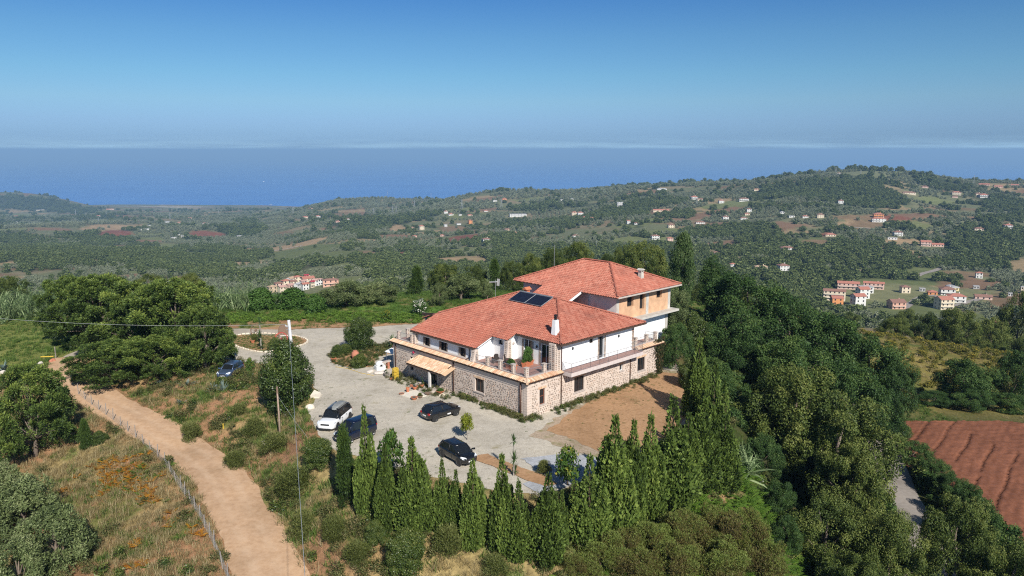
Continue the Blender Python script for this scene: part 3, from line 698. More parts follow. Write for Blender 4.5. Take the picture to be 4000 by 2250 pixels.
 ('shrub',-13.27,51.66,2.24,2.08,'brown scrub at the left foot of the cypresses'),
 ('shrub',-10.93,48.81,2.14,2.26,'low brown scrub below the tall cypress'),
 ('bush',-22.24,92.57,1.57,2.03,'green shrub on the island edge'),
 ('bush',-18.53,87.99,1.60,2.33,'dark low shrub at the island corner'),
 ('bush',-21.66,94.10,1.33,1.76,'bright shrub with agave on the island'),
 ('shrub',-25.98,66.12,1.78,2.24,'weedy scrub beside the track'),
 ('shrub',-16.27,53.90,2.65,2.47,'dry scrub on the lower bank'),
 ('bush',-41.55,71.42,1.27,1.60,'low weed bush near the young pine'),
 ('bush',-31.47,96.13,1.63,1.58,'agave bush on the roundabout bed'),
 ('yucca',-33.23,96.13,4.32,2.11,'tall spiky yucca on the roundabout bed'),
 ('shrub',-35.40,99.94,1.52,1.20,'young shrub at the left of the roundabout bed'),
 ('agave',-41.61,84.97,0.64,1.41,'grey agave on the bank, leftmost'),
 ('agave',-37.98,83.97,0.82,1.67,'grey agave on the bank under the pines'),
 ('agave',-34.15,81.95,1.09,1.36,'blue agave on the bank'),
 ('agave',-32.71,81.23,1.64,1.08,'upright blue agave above the bank bush'),
 ('agave',-36.91,79.79,0.70,1.15,'low agave beside the track'),
 ('agave',-65.16,92.47,1.58,1.73,'large blue agave at the left edge'),
]
FAR_ROADS = [
 (3.2,[(415.6,782.4),(414.8,764.7),(439.8,792.0),(465.5,815.1),(490.6,842.2),(507.3,866.7),(505.3,874.0),(489.3,856.3)]),
 (3.0,[(315.4,589.9),(333.2,613.4),(352.4,636.8),(365.8,648.7),(375.0,651.4),(369.0,623.7),(366.2,607.1),(385.2,622.3),(412.4,644.5)]),
 (2.5,[(-451.9,1262.4),(-449.1,1380.1),(-425.5,1400.5),(-405.1,1435.8)]),
 (3.0,[(532.2,1202.5),(551.1,1187.7),(574.6,1170.7),(575.1,1110.1),(600.7,1080.6),(641.0,1079.9)]),
]
# ---------------------------------------------------------------- land cover of the countryside
def cover(x, y, kind, warp=.25):
    """0..1 weight of a kind of cover; fields listed as (x/y, ln y, half widths)"""
    yy = np.maximum(y, 60.); t = x / yy; ly = np.log(yy)
    n1 = fbm(x / 45., y / 45., 51, 3) - .5; n2 = fbm(x / 45., y / 45., 61, 3) - .5
    w = np.zeros(x.shape)
    for k, t0, l0, ht, hl in FIELDS:
        if k != kind: continue
        q = np.hypot((t - t0) / ht + n1 * warp * 2, (ly - l0) / hl + n2 * warp * 2)
        w = np.maximum(w, sstep(1.08, .9, q))
    return w
def forest_w(x, y):
    yy = np.maximum(y, 60.)
    n = fbm(x / 260., y / 260., 71, 4)
    base = sstep(.66, .73, n) * sstep(220, 400, yy)
    valley = sstep(150, 190, yy) * sstep(640, 520, yy) * sstep(.26, .16, x / yy)
    cop = sstep(.68, .74, fbm(x / 55., y / 55., 77, 3)) * sstep(420, 700, yy) * .8
    w = np.maximum(np.maximum(np.maximum(base, cop), valley * .9), cover(x, y, 'forest', .35))
    for k in ('red', 'tan', 'meadow', 'brown', 'orchard', 'village'): w = w * (1 - cover(x, y, k))
    return w * (1 - sstep(5000, 5600, yy) * .6)
def plots(x, y):
    """patchwork of small holdings: one value for each plot of land"""
    a = x * .87 + y * .5 + 14 * np.sin(y / 140.) ; b = -x * .5 + y * .87 + 12 * np.sin(x / 120.)
    row = np.floor(b / 62.); return _hash(np.floor(a / 105. + _hash(row, row * 0, 3)), row, 5)
def grove_rows(x, y):
    """which way the olive rows run changes from plot to plot"""
    return vnoise(x / 170., y / 170., 81) * 6.3
RED_FIELD = np.array([(46,96),(75,97),(95,94),(110,84),(100,62),(78,49),(55,49),(48.3,59),(47.2,68),(46.6,78),(44.8,88)], float)
def track_centre():
    return np.array([(-11,38,-5.2),(-13.5,43,-4.8),(-17.3,49,-4.05),(-19.8,53.2,-3.8),(-22.9,58.2,-3.5),(-27,64.4,-3.2),(-32.3,69.8,-3.0),(-39,75.5,-2.6),(-46.4,81.6,-2.2),(-53,87.5,-1.5),(-57.5,94,-1.1),(-56,101,-.7),(-49,105.5,-.2),(-42,106,-.02),(-34,105.5,.0)], float)
def resample(P, step):
    P = np.asarray(P, float); out = [P[0]]
    # smooth through the points
    Q = np.vstack([2 * P[0] - P[1], P, 2 * P[-1] - P[-2]])
    for i in range(1, len(Q) - 2):
        L = np.linalg.norm(Q[i + 1] - Q[i]); n = max(1, int(L / step))
        for k in range(1, n + 1): out.append(_cub(Q[i - 1], Q[i], Q[i + 1], Q[i + 2], k / n))
    return np.array(out)
TRACK = resample(track_centre(), .8)
LANE = resample(np.array([(33,46,-10.6),(36.5,58,-10.7),(39.2,66,-10.6),(41.2,73,-10.5),(43.6,81,-10.1),(46.3,90,-9.6),(46,100,-8.7),(40,112,-6.5)], float), 1.5)
def path_dist(x, y, Pth):
    d = np.full(np.shape(x), 1e9); z = np.zeros(np.shape(x))
    for i in range(len(Pth) - 1):
        a, b = Pth[i], Pth[i + 1]; e = b[:2] - a[:2]
        t = np.clip(((x - a[0]) * e[0] + (y - a[1]) * e[1]) / (e @ e), 0, 1)
        q = np.hypot(x - a[0] - t * e[0], y - a[1] - t * e[1]); m = q < d
        d = np.where(m, q, d); z = np.where(m, a[2] + t * (b[2] - a[2]), z)
    return d, z
_raw_ground_z = ground_z
def ground_z(x, y):
    """the land with the track, lane and field laid into it"""
    x = np.asarray(x, float); y = np.asarray(y, float); z = _raw_ground_z(x, y)
    m = (np.abs(x) < 160) & (y > 10) & (y < 200)
    if m.any():
        xm, ym, zm = x[m], y[m], z[m]
        for P, hw, sk in ((TRACK, 2.6, 2.2), (LANE, 1.9, 2.5)):
            d, pz = path_dist(xm, ym, P); w = sstep(hw + sk, hw, d); zm = zm * (1 - w) + (pz - .02) * w
        d = poly_dist(xm, ym, RED_FIELD); w = sstep(4, 0, d); zm = zm * (1 - w) + (-10.5 - .012 * (xm - 60)) * w
        z = z.copy(); z[m] = zm
    return z
def gz(x, y): return float(ground_z(np.array([float(x)]), np.array([float(y)]))[0])
C_EARTH = np.array((.34, .19, .11)); C_DRY = np.array((.33, .25, .12)); C_GREEN = np.array((.075, .13, .03)); C_LAWN = np.array((.10, .19, .035))
def ground_colour(x, y):
    n = fbm(x * .12, y * .12, 3, 4)[:, None]; n2 = fbm(x * .5, y * .5, 13, 4)[:, None]; n3 = fbm(x * .045, y * .045, 23, 3)[:, None]
    L = lambda a, b, w: a * (1 - w) + b * w
    c = L(C_DRY * np.ones((len(x), 3)), C_EARTH, sstep(.42, .62, n))
    c = L(c, C_GREEN, sstep(.5, .66, n2) * .75)
    # bank between yard and track, and the slope under the cypresses
    bank = (sstep(6, 3.2, np.abs(path_dist(x, y, TRACK)[0] - 6.5)) * (x < -14 + .6 * (y - 50)) * .0)
    # green meadow behind the yard and to the left of the pines
    mead = (sstep(108, 113, y + .12 * x) * sstep(165, 150, y) * sstep(45, 25, x))[:, None]
    c = L(c, L(C_LAWN, C_GREEN * 1.1, sstep(.35, .7, n)), mead * (.55 + .45 * sstep(.35, .55, n2)))
    left = (sstep(-52, -60, x) * sstep(88, 96, y) * sstep(165, 150, y))[:, None]
    c = L(c, L(np.array((.18, .20, .06)), C_GREEN * 1.3, sstep(.4, .65, n)), left * .9)
    # right slope in dark litter with its shade painted in; gorse meadow beyond the red field
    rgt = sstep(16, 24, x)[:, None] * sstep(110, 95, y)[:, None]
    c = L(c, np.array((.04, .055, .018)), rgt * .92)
    gor = (sstep(45, 60, x) * sstep(97, 104, y) * sstep(210, 180, y))[:, None]
    c = L(c, L(np.array((.23, .19, .06)), np.array((.09, .13, .03)), sstep(.4, .62, n3 * .5 + n * .5)), gor * .9)
    # far country
    far = sstep(150, 190, np.hypot(x, y - 30))[:, None]
    f = L(np.array((.155, .165, .09)) * np.ones((len(x), 3)), np.array((.23, .185, .115)), sstep(.5, .7, fbm(x / 60., y / 60., 41, 4))[:, None])
    f = L(f, np.array((.2, .1, .06)), (sstep(.66, .76, fbm(x / 150., y / 150., 47, 3)) * .6)[:, None])
    pl = plots(x, y); open_ = 1 - forest_w(x, y)
    for lo, hi, col in ((0, .09, (.33, .24, .14)), (.09, .17, (.17, .19, .075)), (.17, .24, (.23, .13, .085))): f = L(f, np.array(col) * (.85 + .3 * n2), (((pl >= lo) & (pl < hi)) * open_ * .85)[:, None])
    for k, col in (('meadow', (.14, .16, .065)), ('red', (.21, .085, .055)), ('tan', (.36, .25, .15)), ('brown', (.22, .15, .09)), ('orchard', (.34, .25, .16)), ('village', (.20, .20, .105)), ('sand', (.42, .36, .28))):
        f = L(f, np.array(col) * (.85 + .3 * n2), cover(x, y, k)[:, None])
    f = L(f, np.array((.035, .05, .022)), forest_w(x, y)[:, None] * .9)
    return np.clip(L(c, f, far), 0, 1)
def make_ground():
    az = np.concatenate([np.arange(-180, -60, 4.), np.arange(-60, -42, 1.), np.arange(-42, 42, .27), np.arange(42, 60, 1.), np.arange(60, 180, 4.)])
    az = np.radians(az); rr = [0.5, 6]
    while rr[-1] < 30: rr.append(rr[-1] * 1.12)
    while rr[-1] < 170: rr.append(rr[-1] * 1.0068)
    while rr[-1] < 7400: rr.append(rr[-1] * 1.0125)
    rr = np.array(rr); A, Rr = np.meshgrid(az, rr)
    X = (Rr * np.sin(A)).ravel(); Y = (Rr * np.cos(A)).ravel(); Z = ground_z(X, Y)
    nr, na = len(rr), len(az); i = np.arange(nr - 1)[:, None] * na; j = np.arange(na)[None, :]; j2 = (j + 1) % na
    Fc = np.stack([i + j, i + j2, i + na + j2, i + na + j], -1).reshape(-1, 4)[:, ::-1]
    me = mesh_np('ground', np.c_[X, Y, Z], Fc, None, smooth=True)
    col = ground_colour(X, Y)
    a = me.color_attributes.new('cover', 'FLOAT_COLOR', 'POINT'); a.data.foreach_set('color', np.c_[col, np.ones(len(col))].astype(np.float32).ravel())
    m, nt, p = _new('ground_cover'); p.inputs['Roughness'].default_value = .95; p.inputs['Specular IOR Level'].default_value = .1
    at = nt.nodes.new('ShaderNodeAttribute'); at.attribute_name = 'cover'
    f1 = noise_node(nt, 3.0, 6, .65); f2 = noise_node(nt, .09, 6, .6)
    c = mixc(nt, 1.0, at.outputs['Color'], ramp_node(nt, [(.28, (.6, .6, .58)), (.72, (1.4, 1.38, 1.3))], f1), 'MULTIPLY')
    c = mixc(nt, 1.0, c, ramp_node(nt, [(.3, (.8, .82, .78)), (.7, (1.2, 1.18, 1.15))], f2), 'MULTIPLY')
    nt.links.new(c, p.inputs['Base Color']); bump(nt, p, f1, .6, .15)
    me.materials.append(m)
    return tag(link('ground', me), kind='structure')
make_ground()
# sea
def make_sea():
    m, nt, p = _new('sea_water'); p.inputs['Base Color'].default_value = (.012, .05, .11, 1); p.inputs['Roughness'].default_value = .45; p.inputs['IOR'].default_value = 1.33
    p.inputs['Specular IOR Level'].default_value = .4
    tc = nt.nodes.new('ShaderNodeTexCoord'); mp = nt.nodes.new('ShaderNodeMapping'); mp.inputs['Scale'].default_value = (.0006, .0016, 1); nt.links.new(tc.outputs['Object'], mp.inputs[0])
    f = noise_node(nt, 1.0, 5, .6, vec=mp.outputs[0])
    nt.links.new(ramp_node(nt, [(.35, (.065, .205, .53)), (.65, (.08, .24, .60))], f), p.inputs['Base Color'])
    bump(nt, p, noise_node(nt, .02, 6, .7), .5, 3.0)
    V = []; Fc = []; rs = [3000, 4500, 6000, 9000, 14000, 25000, 45000, 90000]; n = 72
    for r in rs:
        for k in range(n): V.append((r * math.sin(2 * math.pi * k / n), r * math.cos(2 * math.pi * k / n), -400.0))
    for i in range(len(rs) - 1):
        for k in range(n): Fc.append((i * n + k, (i + 1) * n + k, (i + 1) * n + (k + 1) % n, i * n + (k + 1) % n))
    me = mesh_np('sea', V, np.array(Fc)[:, ::-1], m)
    o = link('sea', me); tag(o, kind='structure')
make_sea()
# ---------------------------------------------------------------- gravel, dirt and lanes laid on the ground
def surface(name, stops, scale, speck=None, bstr=.35, patches=None):
    m, nt, p = _new(name); p.inputs['Roughness'].default_value = .95; p.inputs['Specular IOR Level'].default_value = .12
    f = noise_node(nt, scale, 8, .7); g = noise_node(nt, .22, 5, .6)
    c = ramp_node(nt, stops, f)
    c = mixc(nt, 1.0, c, ramp_node(nt, [(.28, (.74, .73, .70)), (.5, (1, 1, 1)), (.72, (1.12, 1.11, 1.08))], g), 'MULTIPLY')
    if 'gravel' in name or 'chip' in name:
        k = noise_node(nt, 1.7, 6, .75); c = mixc(nt, 1.0, c, ramp_node(nt, [(.3, (.78, .77, .75)), (.5, (1, 1, 1)), (.7, (1.1, 1.1, 1.1))], k), 'MULTIPLY')
    if patches:
        h = noise_node(nt, patches[0], 6, .65); c = mixc(nt, ramp_node(nt, [(patches[1], (0, 0, 0)), (patches[2], (1, 1, 1))], h), c, patches[3])
    if name == 'red_soil':         # furrow shade painted in as a darker soil colour
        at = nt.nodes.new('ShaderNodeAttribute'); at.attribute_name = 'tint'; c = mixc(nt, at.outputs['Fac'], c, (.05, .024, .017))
    if name == 'track_earth':      # wheel lines worn paler, loose earth and stones between them
        at = nt.nodes.new('ShaderNodeAttribute'); at.attribute_name = 'tint'; h = noise_node(nt, .7, 5, .6)
        c = mixc(nt, math_node(nt, 'MULTIPLY', at.outputs['Fac'], ramp_node(nt, [(.35, (0, 0, 0)), (.65, (.6, .6, .6))], h)), c, (.64, .46, .31))
        st = noise_node(nt, 6.0, 3, .8); c = mixc(nt, ramp_node(nt, [(.66, (0, 0, 0)), (.72, (.7, .7, .7))], st), c, (.30, .19, .12))
    nt.links.new(c, p.inputs['Base Color']); bump(nt, p, f, bstr, .03)
    return m
surface('yard_gravel', [(.25, (.27, .235, .185)), (.42, (.45, .40, .325)), (.58, (.56, .51, .425)), (.75, (.66, .61, .52))], 9.0, patches=(.5, .60, .72, (.33, .29, .19)))
surface('grey_chippings', [(.25, (.27, .28, .29)), (.5, (.42, .43, .45)), (.75, (.56, .57, .6))], 8.0)
surface('bare_earth', [(.25, (.28, .155, .08)), (.5, (.42, .25, .135)), (.75, (.52, .325, .19))], 3.4, patches=(.35, .6, .75, (.26, .2, .09)))
surface('gravelly_earth', [(.25, (.26, .19, .125)), (.5, (.42, .325, .235)), (.75, (.54, .45, .35))], 5.0, patches=(.6, .5, .66, (.24, .22, .10)))
surface('track_earth', [(.25, (.41, .25, .145)), (.5, (.53, .345, .21)), (.75, (.61, .415, .27))], 2.2)
surface('lane_asphalt', [(.3, (.27, .235, .205)), (.7, (.36, .32, .285))], 3.0)
surface('drive_concrete', [(.3, (.42, .36, .28)), (.7, (.5, .44, .36))], 2.0)
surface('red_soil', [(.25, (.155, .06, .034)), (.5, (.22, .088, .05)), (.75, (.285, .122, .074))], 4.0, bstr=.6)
def ragged(poly, step=.5, amp=.45, s=0):
    P = np.asarray(poly, float); out = []
    for i in range(len(P)):
        a, b = P[i], P[(i + 1) % len(P)]; L = np.linalg.norm(b - a); n = max(1, int(L / step))
        nrm = np.array((b[1] - a[1], a[0] - b[0])) / max(L, 1e-6)
        for k in range(n):
            q = a + (b - a) * k / n
            out.append(q + nrm * (float(fbm(q[:1] * .9, q[1:] * .9, s, 4)[0]) - .5) * 2 * amp)
    return out
def sheet(name, poly, z, mat, amp=.45, s=0):
    pts = ragged(poly, .45, amp, s); bm = bmesh.new()
    vs = [bm.verts.new((x, y, z)) for x, y in pts]; es = [bm.edges.new((vs[i], vs[(i + 1) % len(vs)])) for i in range(len(vs))]
    bmesh.ops.triangle_fill(bm, edges=es, use_beauty=True)
    bmesh.ops.recalc_face_normals(bm, faces=bm.faces)
    if bm.faces and sum(f.normal.z for f in bm.faces) < 0: bmesh.ops.reverse_faces(bm, faces=bm.faces)
    me = bpy.data.meshes.new(name); bm.to_mesh(me); bm.free(); me.materials.append(MAT[mat])
    return tag(link(name, me), kind='structure')
def strip(name, Pth, hw, z, mat, amp=.35, s=0, nx=15, rut=0.0):
    V = []; n = len(Pth); T = []
    for i in range(n):
        d = Pth[min(i + 1, n - 1)][:2] - Pth[max(i - 1, 0)][:2]; d = d / np.linalg.norm(d); nr = np.array((d[1], -d[0]))
        e = [(float(fbm(np.array([i * .37 + 50 * sd]), np.array([s * 9.1]), s, 4)[0]) - .5) * 2 * amp for sd in (0, 1)]
        for k in range(nx):
            q = -1 + 2 * k / (nx - 1); off = q * (hw + (e[0] if q < 0 else e[1]) * abs(q))
            V.append((*(Pth[i][:2] + nr * off), Pth[i][2] + z + .05 * (1 - q * q) - rut * math.exp(-((abs(q) - .36) / .12) ** 2) + .015 * math.sin(i * 1.7 + 3 * k))); T.append(math.exp(-((abs(q) - .36) / .14) ** 2))
    Fc = [(i * nx + k, i * nx + k + 1, (i + 1) * nx + k + 1, (i + 1) * nx + k) for i in range(n - 1) for k in range(nx - 1)]
    me = mesh_np(name, V, np.array(Fc), MAT[mat], T, smooth=True)
    o = link(name, me); tag(o, kind='structure'); return o
sheet('gravel_yard', YARD, .02, 'yard_gravel', .6, 3)
sheet('dirt_apron', [(3.2,66.8),(9.5,60.3),(14,64.5),(17.2,70),(19.5,77),(20.2,85),(17.5,86),(10,78)], .045, 'bare_earth', .7, 4)
sheet('earth_fringe', [(1.6,65.6),(5,62.2),(9.2,59.9),(14.6,63.5),(18,69.6),(20.3,77),(20.8,86),(17,87),(9,77.6)], .034, 'gravelly_earth', .9, 14)
sheet('chippings_patch', [(0.7,60.4),(4.5,61.6),(8.3,60.2),(8.2,57.9),(5.5,55.9),(2.2,53.5),(.9,55.4),(2.9,57.2)], .06, 'grey_chippings', .35, 5)
sheet('soil_strip', [(-3.6,60.6),(-2.2,61.3),(0,59.2),(2.6,56.9),(3.6,55.4),(2.6,54.9),(1.1,56.2),(-1.2,58.3)], .075, 'bare_earth', .25, 6)
sheet('earth_verge', [(-39,105.6),(-30,108.2),(-22,108.8),(-14,111.2),(-8,115),(-9,117.5),(-16,114),(-23,111.6),(-31,110.4),(-39,108)], .05, 'bare_earth', .5, 7)
strip('dirt_track', TRACK[:int(len(TRACK) * .73)], 2.35, .03, 'track_earth', .5, 11, rut=.05)
strip('concrete_drive', TRACK[int(len(TRACK) * .73) - 1:], 1.9, .045, 'drive_concrete', .12, 12)
strip('asphalt_lane', LANE, 1.75, .03, 'lane_asphalt', .2, 13)
def make_field():
    xs = np.arange(42, 96, .24); ys = np.arange(48, 99, .24); X, Y = np.meshgrid(xs, ys); X = X.ravel(); Y = Y.ravel()
    d = poly_dist(X, Y, RED_FIELD) + (fbm(X * .3, Y * .3, 15, 3) - .5) * 2
    # plough lines follow the long side of the field; a few deep furrows stand out
    q = X * .78 - .63 * Y + 1.0 * (fbm(X * .05, Y * .05, 5, 2) - .5) + .10 * np.sin(Y * .5 + X * .3); f = np.abs(((q / .9) % 1) - .5) * 2
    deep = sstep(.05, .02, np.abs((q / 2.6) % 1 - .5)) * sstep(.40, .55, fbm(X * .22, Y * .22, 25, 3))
    Z = ground_z(X, Y) + .30 + .05 * f - .34 * deep + (fbm(X * 1.9, Y * 1.9, 8, 3) - .5) * .22
    nx = len(xs); i, j = np.meshgrid(np.arange(len(ys) - 1), np.arange(nx - 1), indexing='ij')
    a = (i * nx + j).ravel(); Fc = np.stack([a, a + 1, a + nx + 1, a + nx], -1); Fc = Fc[(d[Fc] < 0).all(1)]
    used = np.unique(Fc); mp = np.zeros(len(X), int); mp[used] = np.arange(len(used))
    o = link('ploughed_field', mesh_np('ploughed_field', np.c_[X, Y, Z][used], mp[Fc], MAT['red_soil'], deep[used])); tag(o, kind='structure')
make_field()
# ---------------------------------------------------------------- the big house (local frame: x along the right front, y along the left front)
pieces('field_stone', [(0, (.24, .185, .155)), (.2, (.38, .30, .24)), (.4, (.29, .245, .21)), (.55, (.46, .36, .28)), (.7, (.33, .275, .235)), (.85, (.52, .43, .35)), (1, (.40, .26, .195))], .85, 30, .5)
pieces('roof_clay', [(0, (.40, .128, .085)), (.3, (.45, .15, .10)), (.55, (.48, .17, .115)), (.75, (.43, .14, .093)), (.9, (.53, .215, .15)), (1, (.44, .147, .10))], .8, 22, .28, weather=1)
pieces('roof_clay_bright', [(0, (.46, .15, .10)), (.3, (.50, .175, .118)), (.55, (.53, .195, .133)), (.75, (.48, .16, .108)), (.9, (.57, .235, .165)), (1, (.50, .17, .115))], .8, 22, .25, weather=1)
pieces('cornice_clay', [(0, (.55, .34, .20)), (.3, (.68, .47, .30)), (.5, (.74, .55, .38)), (.7, (.58, .32, .19)), (.85, (.80, .62, .45)), (1, (.62, .42, .28))], .8, 26, .45)
m_, nt_, p_ = _new('pink_mortar'); p_.inputs['Roughness'].default_value = .95
_f = noise_node(nt_, 1.6, 6, .6); _g = noise_node(nt_, 24, 5, .7)
nt_.links.new(mixc(nt_, .35, ramp_node(nt_, [(.3, (.54, .435, .365)), (.5, (.62, .515, .44)), (.72, (.68, .59, .515))], _f), ramp_node(nt_, [(.3, (.4, .3, .24)), (.7, (.8, .68, .58))], _g)), p_.inputs['Base Color']); bump(nt_, p_, _g, .5, .03)
plain('white_plaster', (.83, .835, .84), .9, var=.04, scale=1.2, spec=.15)
_m = MAT['white_plaster']; _nt = _m.node_tree; _p = _nt.nodes['Principled BSDF']     # rain streaks and dust on the render
_tc = _nt.nodes.new('ShaderNodeTexCoord'); _mp = _nt.nodes.new('ShaderNodeMapping'); _mp.inputs['Scale'].default_value = (2.2, 2.2, .28); _nt.links.new(_tc.outputs['Object'], _mp.inputs[0])
_nt.links.new(ramp_node(_nt, [(.28, (.66, .65, .62)), (.42, (.80, .80, .79)), (.7, (.86, .865, .87))], noise_node(_nt, 1.0, 6, .65, vec=_mp.outputs[0])), _p.inputs['Base Color'])
plain('grey_plaster', (.55, .51, .47), .9, var=.08, scale=2, spec=.15)
plain('old_plaster', (.62, .59, .56), .9, var=.1, scale=1.5, spec=.15)
plain('orange_block', (.60, .37, .225), .9, var=.18, scale=1.4, spec=.15)
plain('concrete', (.50, .47, .42), .9, var=.15, scale=2, spec=.15)
plain('balcony_slab', (.58, .50, .47), .85, var=.1, scale=3)
plain('tile_floor', (.34, .19, .155), .7, var=.15, scale=9)
plain('brown_wood', (.075, .045, .032), .6, var=.2, scale=8)
plain('dark_frame', (.05, .032, .025), .5, var=.1)
plain('rust_shutter', (.17, .06, .035), .5, var=.2, scale=12)
plain('white_frame', (.78, .78, .77), .5, var=.03)
plain('grey_iron', (.33, .34, .36), .45, .4, var=.1)
plain('copper_pipe', (.10, .052, .036), .45, .3, var=.2)
plain('white_metal', (.75, .75, .75), .4, .0, var=.05)
plain('galvanised', (.55, .56, .57), .4, .7, var=.1)
plain('black_metal', (.02, .02, .022), .4, .3, var=.1)
plain('stone_sill', (.50, .43, .38), .8, var=.12, scale=8)
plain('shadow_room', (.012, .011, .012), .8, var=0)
plain('chair_wicker', (.045, .035, .03), .7, var=.2, scale=30); plain('red_cushion', (.5, .03, .09), .8, var=.1)
plain('terracotta', (.50, .17, .08), .8, var=.15, scale=12); plain('plum_wood', (.10, .03, .03), .5)
m_, nt_, p_ = _new('window_glass'); p_.inputs['Base Color'].default_value = (.015, .018, .022, 1); p_.inputs['Roughness'].default_value = .08; p_.inputs['Specular IOR Level'].default_value = .6
m_, nt_, p_ = _new('tube_glass'); p_.inputs['Base Color'].default_value = (.006, .009, .022, 1); p_.inputs['Roughness'].default_value = .3; p_.inputs['Specular IOR Level'].default_value = .7
HOUSE = thing('country_house', 'large two part stone and white house with red tiled hipped roofs on the gravel yard', 'house', (1.48, 70.0, 0), R(44))
H = HOUSE
class Face:
    """a wall plane: a = position of its plane; along='u' faces -y, along='v' faces -x"""
    def __init__(s, along, a): s.along = along; s.a = a
    def p(s, t, z, out=0.0): return (t, s.a - out, z) if s.along == 'u' else (s.a - out, t, z)
    def box(s, mb, t0, t1, z0, z1, o0, o1):
        if s.along == 'u': mb.box(t0, t1, s.a - o1, s.a - o0, z0, z1)
        else: mb.box(s.a - o1, s.a - o0, t0, t1, z0, z1)
    def quad(s, mb, a, b, c, d):
        q = [s.p(*a), s.p(*b), s.p(*c), s.p(*d)]
        mb.quad(*(q if s.along == 'u' else q[::-1]))
def wall(face, t0, t1, z0, z1, holes, name, mat, parent=None, deep=.22, ztop=None):
    """flat wall with recessed openings (t0,t1,z0,z1)"""
    mb = MB(); zt = ztop or (lambda t: z1)
    ts = sorted({t0, t1, *[h[0] for h in holes], *[h[1] for h in holes]})
    for a, b in zip(ts, ts[1:]):
        hs = sorted([h for h in holes if h[0] < b - 1e-6 and h[1] > a + 1e-6], key=lambda h: h[2]); z = z0
        for h in hs: face.quad(mb, (a, z), (b, z), (b, h[2]), (a, h[2])); z = h[3]
        face.quad(mb, (a, z), (b, z), (b, zt(b)), (a, zt(a)))
    for h in holes:
        a, b, c, d = h
        face.quad(mb, (a, c, 0), (a, c, -deep), (a, d, -deep), (a, d, 0)); face.quad(mb, (b, c, -deep), (b, c, 0), (b, d, 0), (b, d, -deep))
        face.quad(mb, (a, c, 0), (b, c, 0), (b, c, -deep), (a, c, -deep)); face.quad(mb, (a, d, -deep), (b, d, -deep), (b, d, 0), (a, d, 0))
    return mb.build(name, MAT[mat], parent or H)
def window(face, h, fr='dark_frame', deep=.22, mull=1, sill='stone_sill', trans=None, name='window', glass='window_glass', sillout=.1):
    a, b, c, d = h; mb = MB(); w = .07
    for t0, t1, z0, z1 in ((a, b, c, c + w), (a, b, d - w, d), (a, a + w, c + w, d - w), (b - w, b, c + w, d - w)): face.box(mb, t0, t1, z0, z1, -deep + .005, -deep + .07)
    for k in range(mull):
        t = a + (b - a) * (k + 1) / (mull + 1); face.box(mb, t - w / 2, t + w / 2, c + w, d - w, -deep + .005, -deep + .065)
    if trans: face.box(mb, a + w, b - w, trans - w / 2, trans + w / 2, -deep + .005, -deep + .06)
    o = mb.build(name, MAT[fr], H)
    g = MB(); face.box(g, a, b, c, d, -deep - .02, -deep + .003); g.build('pane', MAT[glass], o)
    if sill: s_ = MB(); face.box(s_, a - .12, b + .12, c - .09, c + .012, -deep + .07, sillout); s_.build('sill', MAT[sill], o)
    return o
FU, FV = Face('u', 0.0), Face('v', 0.0)
UMAX, VMAX = 22.1, 22.4
HU = [(1.75, 2.55, 1.0, 2.65), (6.95, 8.55, 1.1, 2.72), (14.55, 15.2, 1.85, 2.6), (17.85, 19.3, 1.1, 2.65)]
HV = [(6.35, 7.75, 1.1, 2.55), (18.5, 19.15, .95, 2.55), (14.2, 15.6, .02, 2.15)]
sw = wall(FU, 0, UMAX, -1.2, 3.72, HU, 'stone_wall', 'pink_mortar'); sw['label'] = 'sunlit right hand stone wall'
sv = wall(FV, 0, VMAX, -1.2, 3.72, HV, 'stone_wall', 'pink_mortar'); sv['label'] = 'left hand stone wall with the porch'
b = MB(); b.quad((UMAX, 0, -1.2), (UMAX, VMAX, -1.2), (UMAX, VMAX, 3.72), (UMAX, 0, 3.72)); b.quad((UMAX, VMAX, -1.2), (0, VMAX, -1.2), (0, VMAX, 3.72), (UMAX, VMAX, 3.72)); b.build('rear_wall', MAT['pink_mortar'], H)
window(FU, HU[0], 'rust_shutter', mull=0, trans=1.85, name='shuttered_window')
window(FU, HU[1], 'dark_frame', mull=1); window(FU, HU[2], 'white_frame', mull=0); window(FU, HU[3], 'dark_frame', mull=1)
window(FV, HV[0], 'brown_wood', mull=1); window(FV, HV[1], 'brown_wood', mull=0, sill=None)
window(FV, HV[2], 'brown_wood', mull=1, sill=None, name='entrance_door')
# brick surrounds of the openings and string course
for f, hs in ((FU, HU), (FV, HV[:1])):
    for a, bb, c, d in hs:
        mb = MB(); n = max(3, int((bb - a + .4) / .16))
        for k in range(n):
            t0 = a - .2 + (bb - a + .4) * k / n; mb.cur = random.random(); f.box(mb, t0 + .012, t0 + (bb - a + .4) / n - .012, d + .02, d + .24, 0, .03)
        o = mb.build('brick_lintel', MAT['cornice_clay'], H); o['kind'] = 'stuff'
mb = MB(); FV.box(mb, .9, 10.9, 3.02, 3.09, 0, .05); mb.build('string_course', MAT['stone_sill'], H)
mb = MB(); FV.box(mb, 11.5, 21.8, 3.02, 3.09, 0, .05); mb.build('string_course', MAT['stone_sill'], H)
